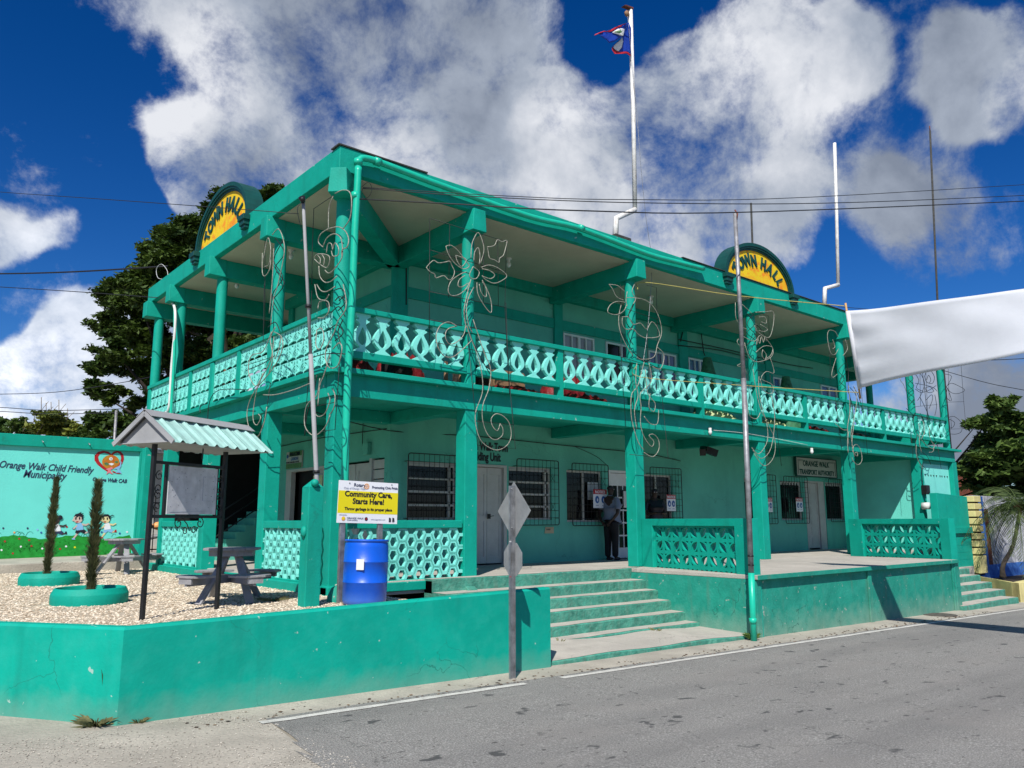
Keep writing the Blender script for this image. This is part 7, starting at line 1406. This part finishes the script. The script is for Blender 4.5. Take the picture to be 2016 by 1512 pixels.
    if lower:
        T0 = [J(0, 0, .97, (.165, .14)), J(0, 0, .88, (.17, .14))]; e_ = [(0, 1)]
        for sg in (-1, 1): k = len(T0); T0 += [J(sg*.10, 0, .78, .115), J(sg*.105, .01, .50, .092), J(sg*.108, 0, .28, .082), J(sg*.11, -.01, .07, .078)]; e_ += [(1, k), (k, k+1), (k+1, k+2), (k+2, k+3)]
        skin_mesh('trousers', T0, e_, M['trouser'], t)
        for sg in (-1, 1): q = MB(); q.ball((sg*.115*s, .07*s, .035*s), .075*s, 12, (.62, 1.75, .5)); part('shoe', q, M['ink'], t)
    return t
pp_ = aZ(1207, 1103, FL)
person('heavy man in a blue grey polo shirt and black trousers standing beside the glazed door', (pp_.x, 2.02, FL), R(-84), 1.66, .12)
p2_ = aY(1288, 1000, 1.95)
person('second person in dark clothes half hidden behind the pierced terrace wall', (p2_.x, 1.93, FL), R(150), 1.62, .05, arms='front', shirt=M['ink'])

# ================================================================== WEEDS
def weed(x, y, z, h, r, n, label, seed, mt=None, cat='weed'):
    g = random.Random(seed); q = MB()
    for i in range(n):
        a = g.uniform(0, 6.28); d_ = Vector((math.cos(a), math.sin(a), 0)); hh = h*g.uniform(.4, 1); rr_ = r*g.uniform(.3, 1); w_ = Vector((-d_.y, d_.x, 0))*.006; b0 = d_*r*.2*g.random()
        q.add([b0-w_, b0+w_, b0+d_*rr_*.5+Vector((0, 0, hh*.8)), b0+d_*rr_+Vector((0, 0, hh))], [(0, 1, 2), (1, 3, 2)])
    return tag(obj('weed', q, mt or M['weed'], loc=(x, y, z)), label, cat)
p_ = aZ(190, 1436, -3.95); weed(p_.x, p_.y+.05, -3.94, .10, .22, 160, 'clump of dry grass at the outer corner of the low wall', 1)
w2 = weed(p_.x+.08, p_.y+.1, -3.94, .62, .12, 7, 'tall thin seeding grass stalks against the low wall corner', 2)
p_ = aZ(275, 1428, -3.95); weed(p_.x, p_.y+.02, -3.94, .06, .10, 60, 'small weed tuft at the wall foot just right of the corner', 3)
weed(5.7, -3.06, zg(5.7), .12, .14, 120, 'leafy weed at the foot of the tall street pole', 4, M['leafmid'])
p_ = aZ(1186, 1272, -4.0); weed(2.65, -1.92, -4.0, .13, .10, 16, 'sparse dry weed on the lower step platform', 5)
weed(4.75, -1.92, -4.02, .12, .12, 30, 'small weed growing from the lowest riser towards the right', 6)
weed(-1.0, -.35, ZG, .05, .25, 120, 'flat green weed patch in the gravel by the nearer picnic table', 7); weed(-.35, -1.25, ZG, .05, .12, 60, 'little weed by the left foot of the Community Care sign', 8)
weed(20.6, -2.9, -3.9, .2, .3, 120, 'grass tuft spilling over the low yellow wall', 9)

# ================================================================== BEHIND THE MURAL WALL
fn = thing('iron_fence', 'black iron railing in the gap between the mural wall and the house', 'fence', (.3, 11.6, -3.1))
for z in (-2.95, -2.4, -1.75): q = MB(); q.box(.25, 3.2, 11.6, 11.63, z, z+.03); obj('rail', q, M['black'], fn)
fbm = MB(); fbm.box(0, .02, 0, .02, 0, 1.45); fbm = fbm.mesh('bar', M['black'])
for i in range(15): b_ = link('bar', fbm, fn); b_.location = (i*.2-.05, .005, .1)
pw = thing('far_house', 'pale house front glimpsed through the gap beside the mural wall', 'house', (1, 21, -3.1))
q = MB(); q.box(-2.5, 9, 21, 26, -3.2, .3); obj('wall', q, M['offwhite'], pw); q = MB(); q.box(-2.8, 9.3, 20.7, 26.3, .3, .45); obj('roof', q, M['galv'], pw)
for x in (.6, 2.2, 3.9): q = MB(); q.box(x, x+.9, 20.96, 20.999, -2.0, -.9); w_ = obj('window', q, M['glass'], pw); q = MB(); q.box(x-.05, x+.95, 20.93, 20.958, -2.08, -2.0); obj('sill', q, M['white'], w_)
sh2 = thing('motorcycle', 'parked motorcycle half hidden behind the railing beside the mural wall', 'motorcycle', (1.2, 12.6, -3.12))
for x in (-.55, .55): q = MB(); q.tube([(x+.27*math.cos(i*.3927), 0, .29+.27*math.sin(i*.3927)) for i in range(17)], .05, 8, cap=False); part('tyre', q, M['black'], sh2)
q = MB(); q.tube(smooth_path([(-.55, 0, .3), (-.2, 0, .45), (.2, 0, .55), (.42, 0, .75), (.38, 0, .95)], 3), .06, 8); part('frame', q, M['greypole'], sh2)
q = MB(); q.ball((.12, 0, .78), .2, 12, (1.2, .6, .6)); part('tank', q, M['orange'], sh2); q = MB(); q.ball((-.35, 0, .78), .24, 12, (1.3, .5, .3)); part('seat', q, M['black'], sh2); q = MB(); q.tube([(.36, -.3, 1.02), (.4, 0, .98), (.36, .3, 1.02)], .015, 6); part('handlebar', q, M['galv'], sh2)
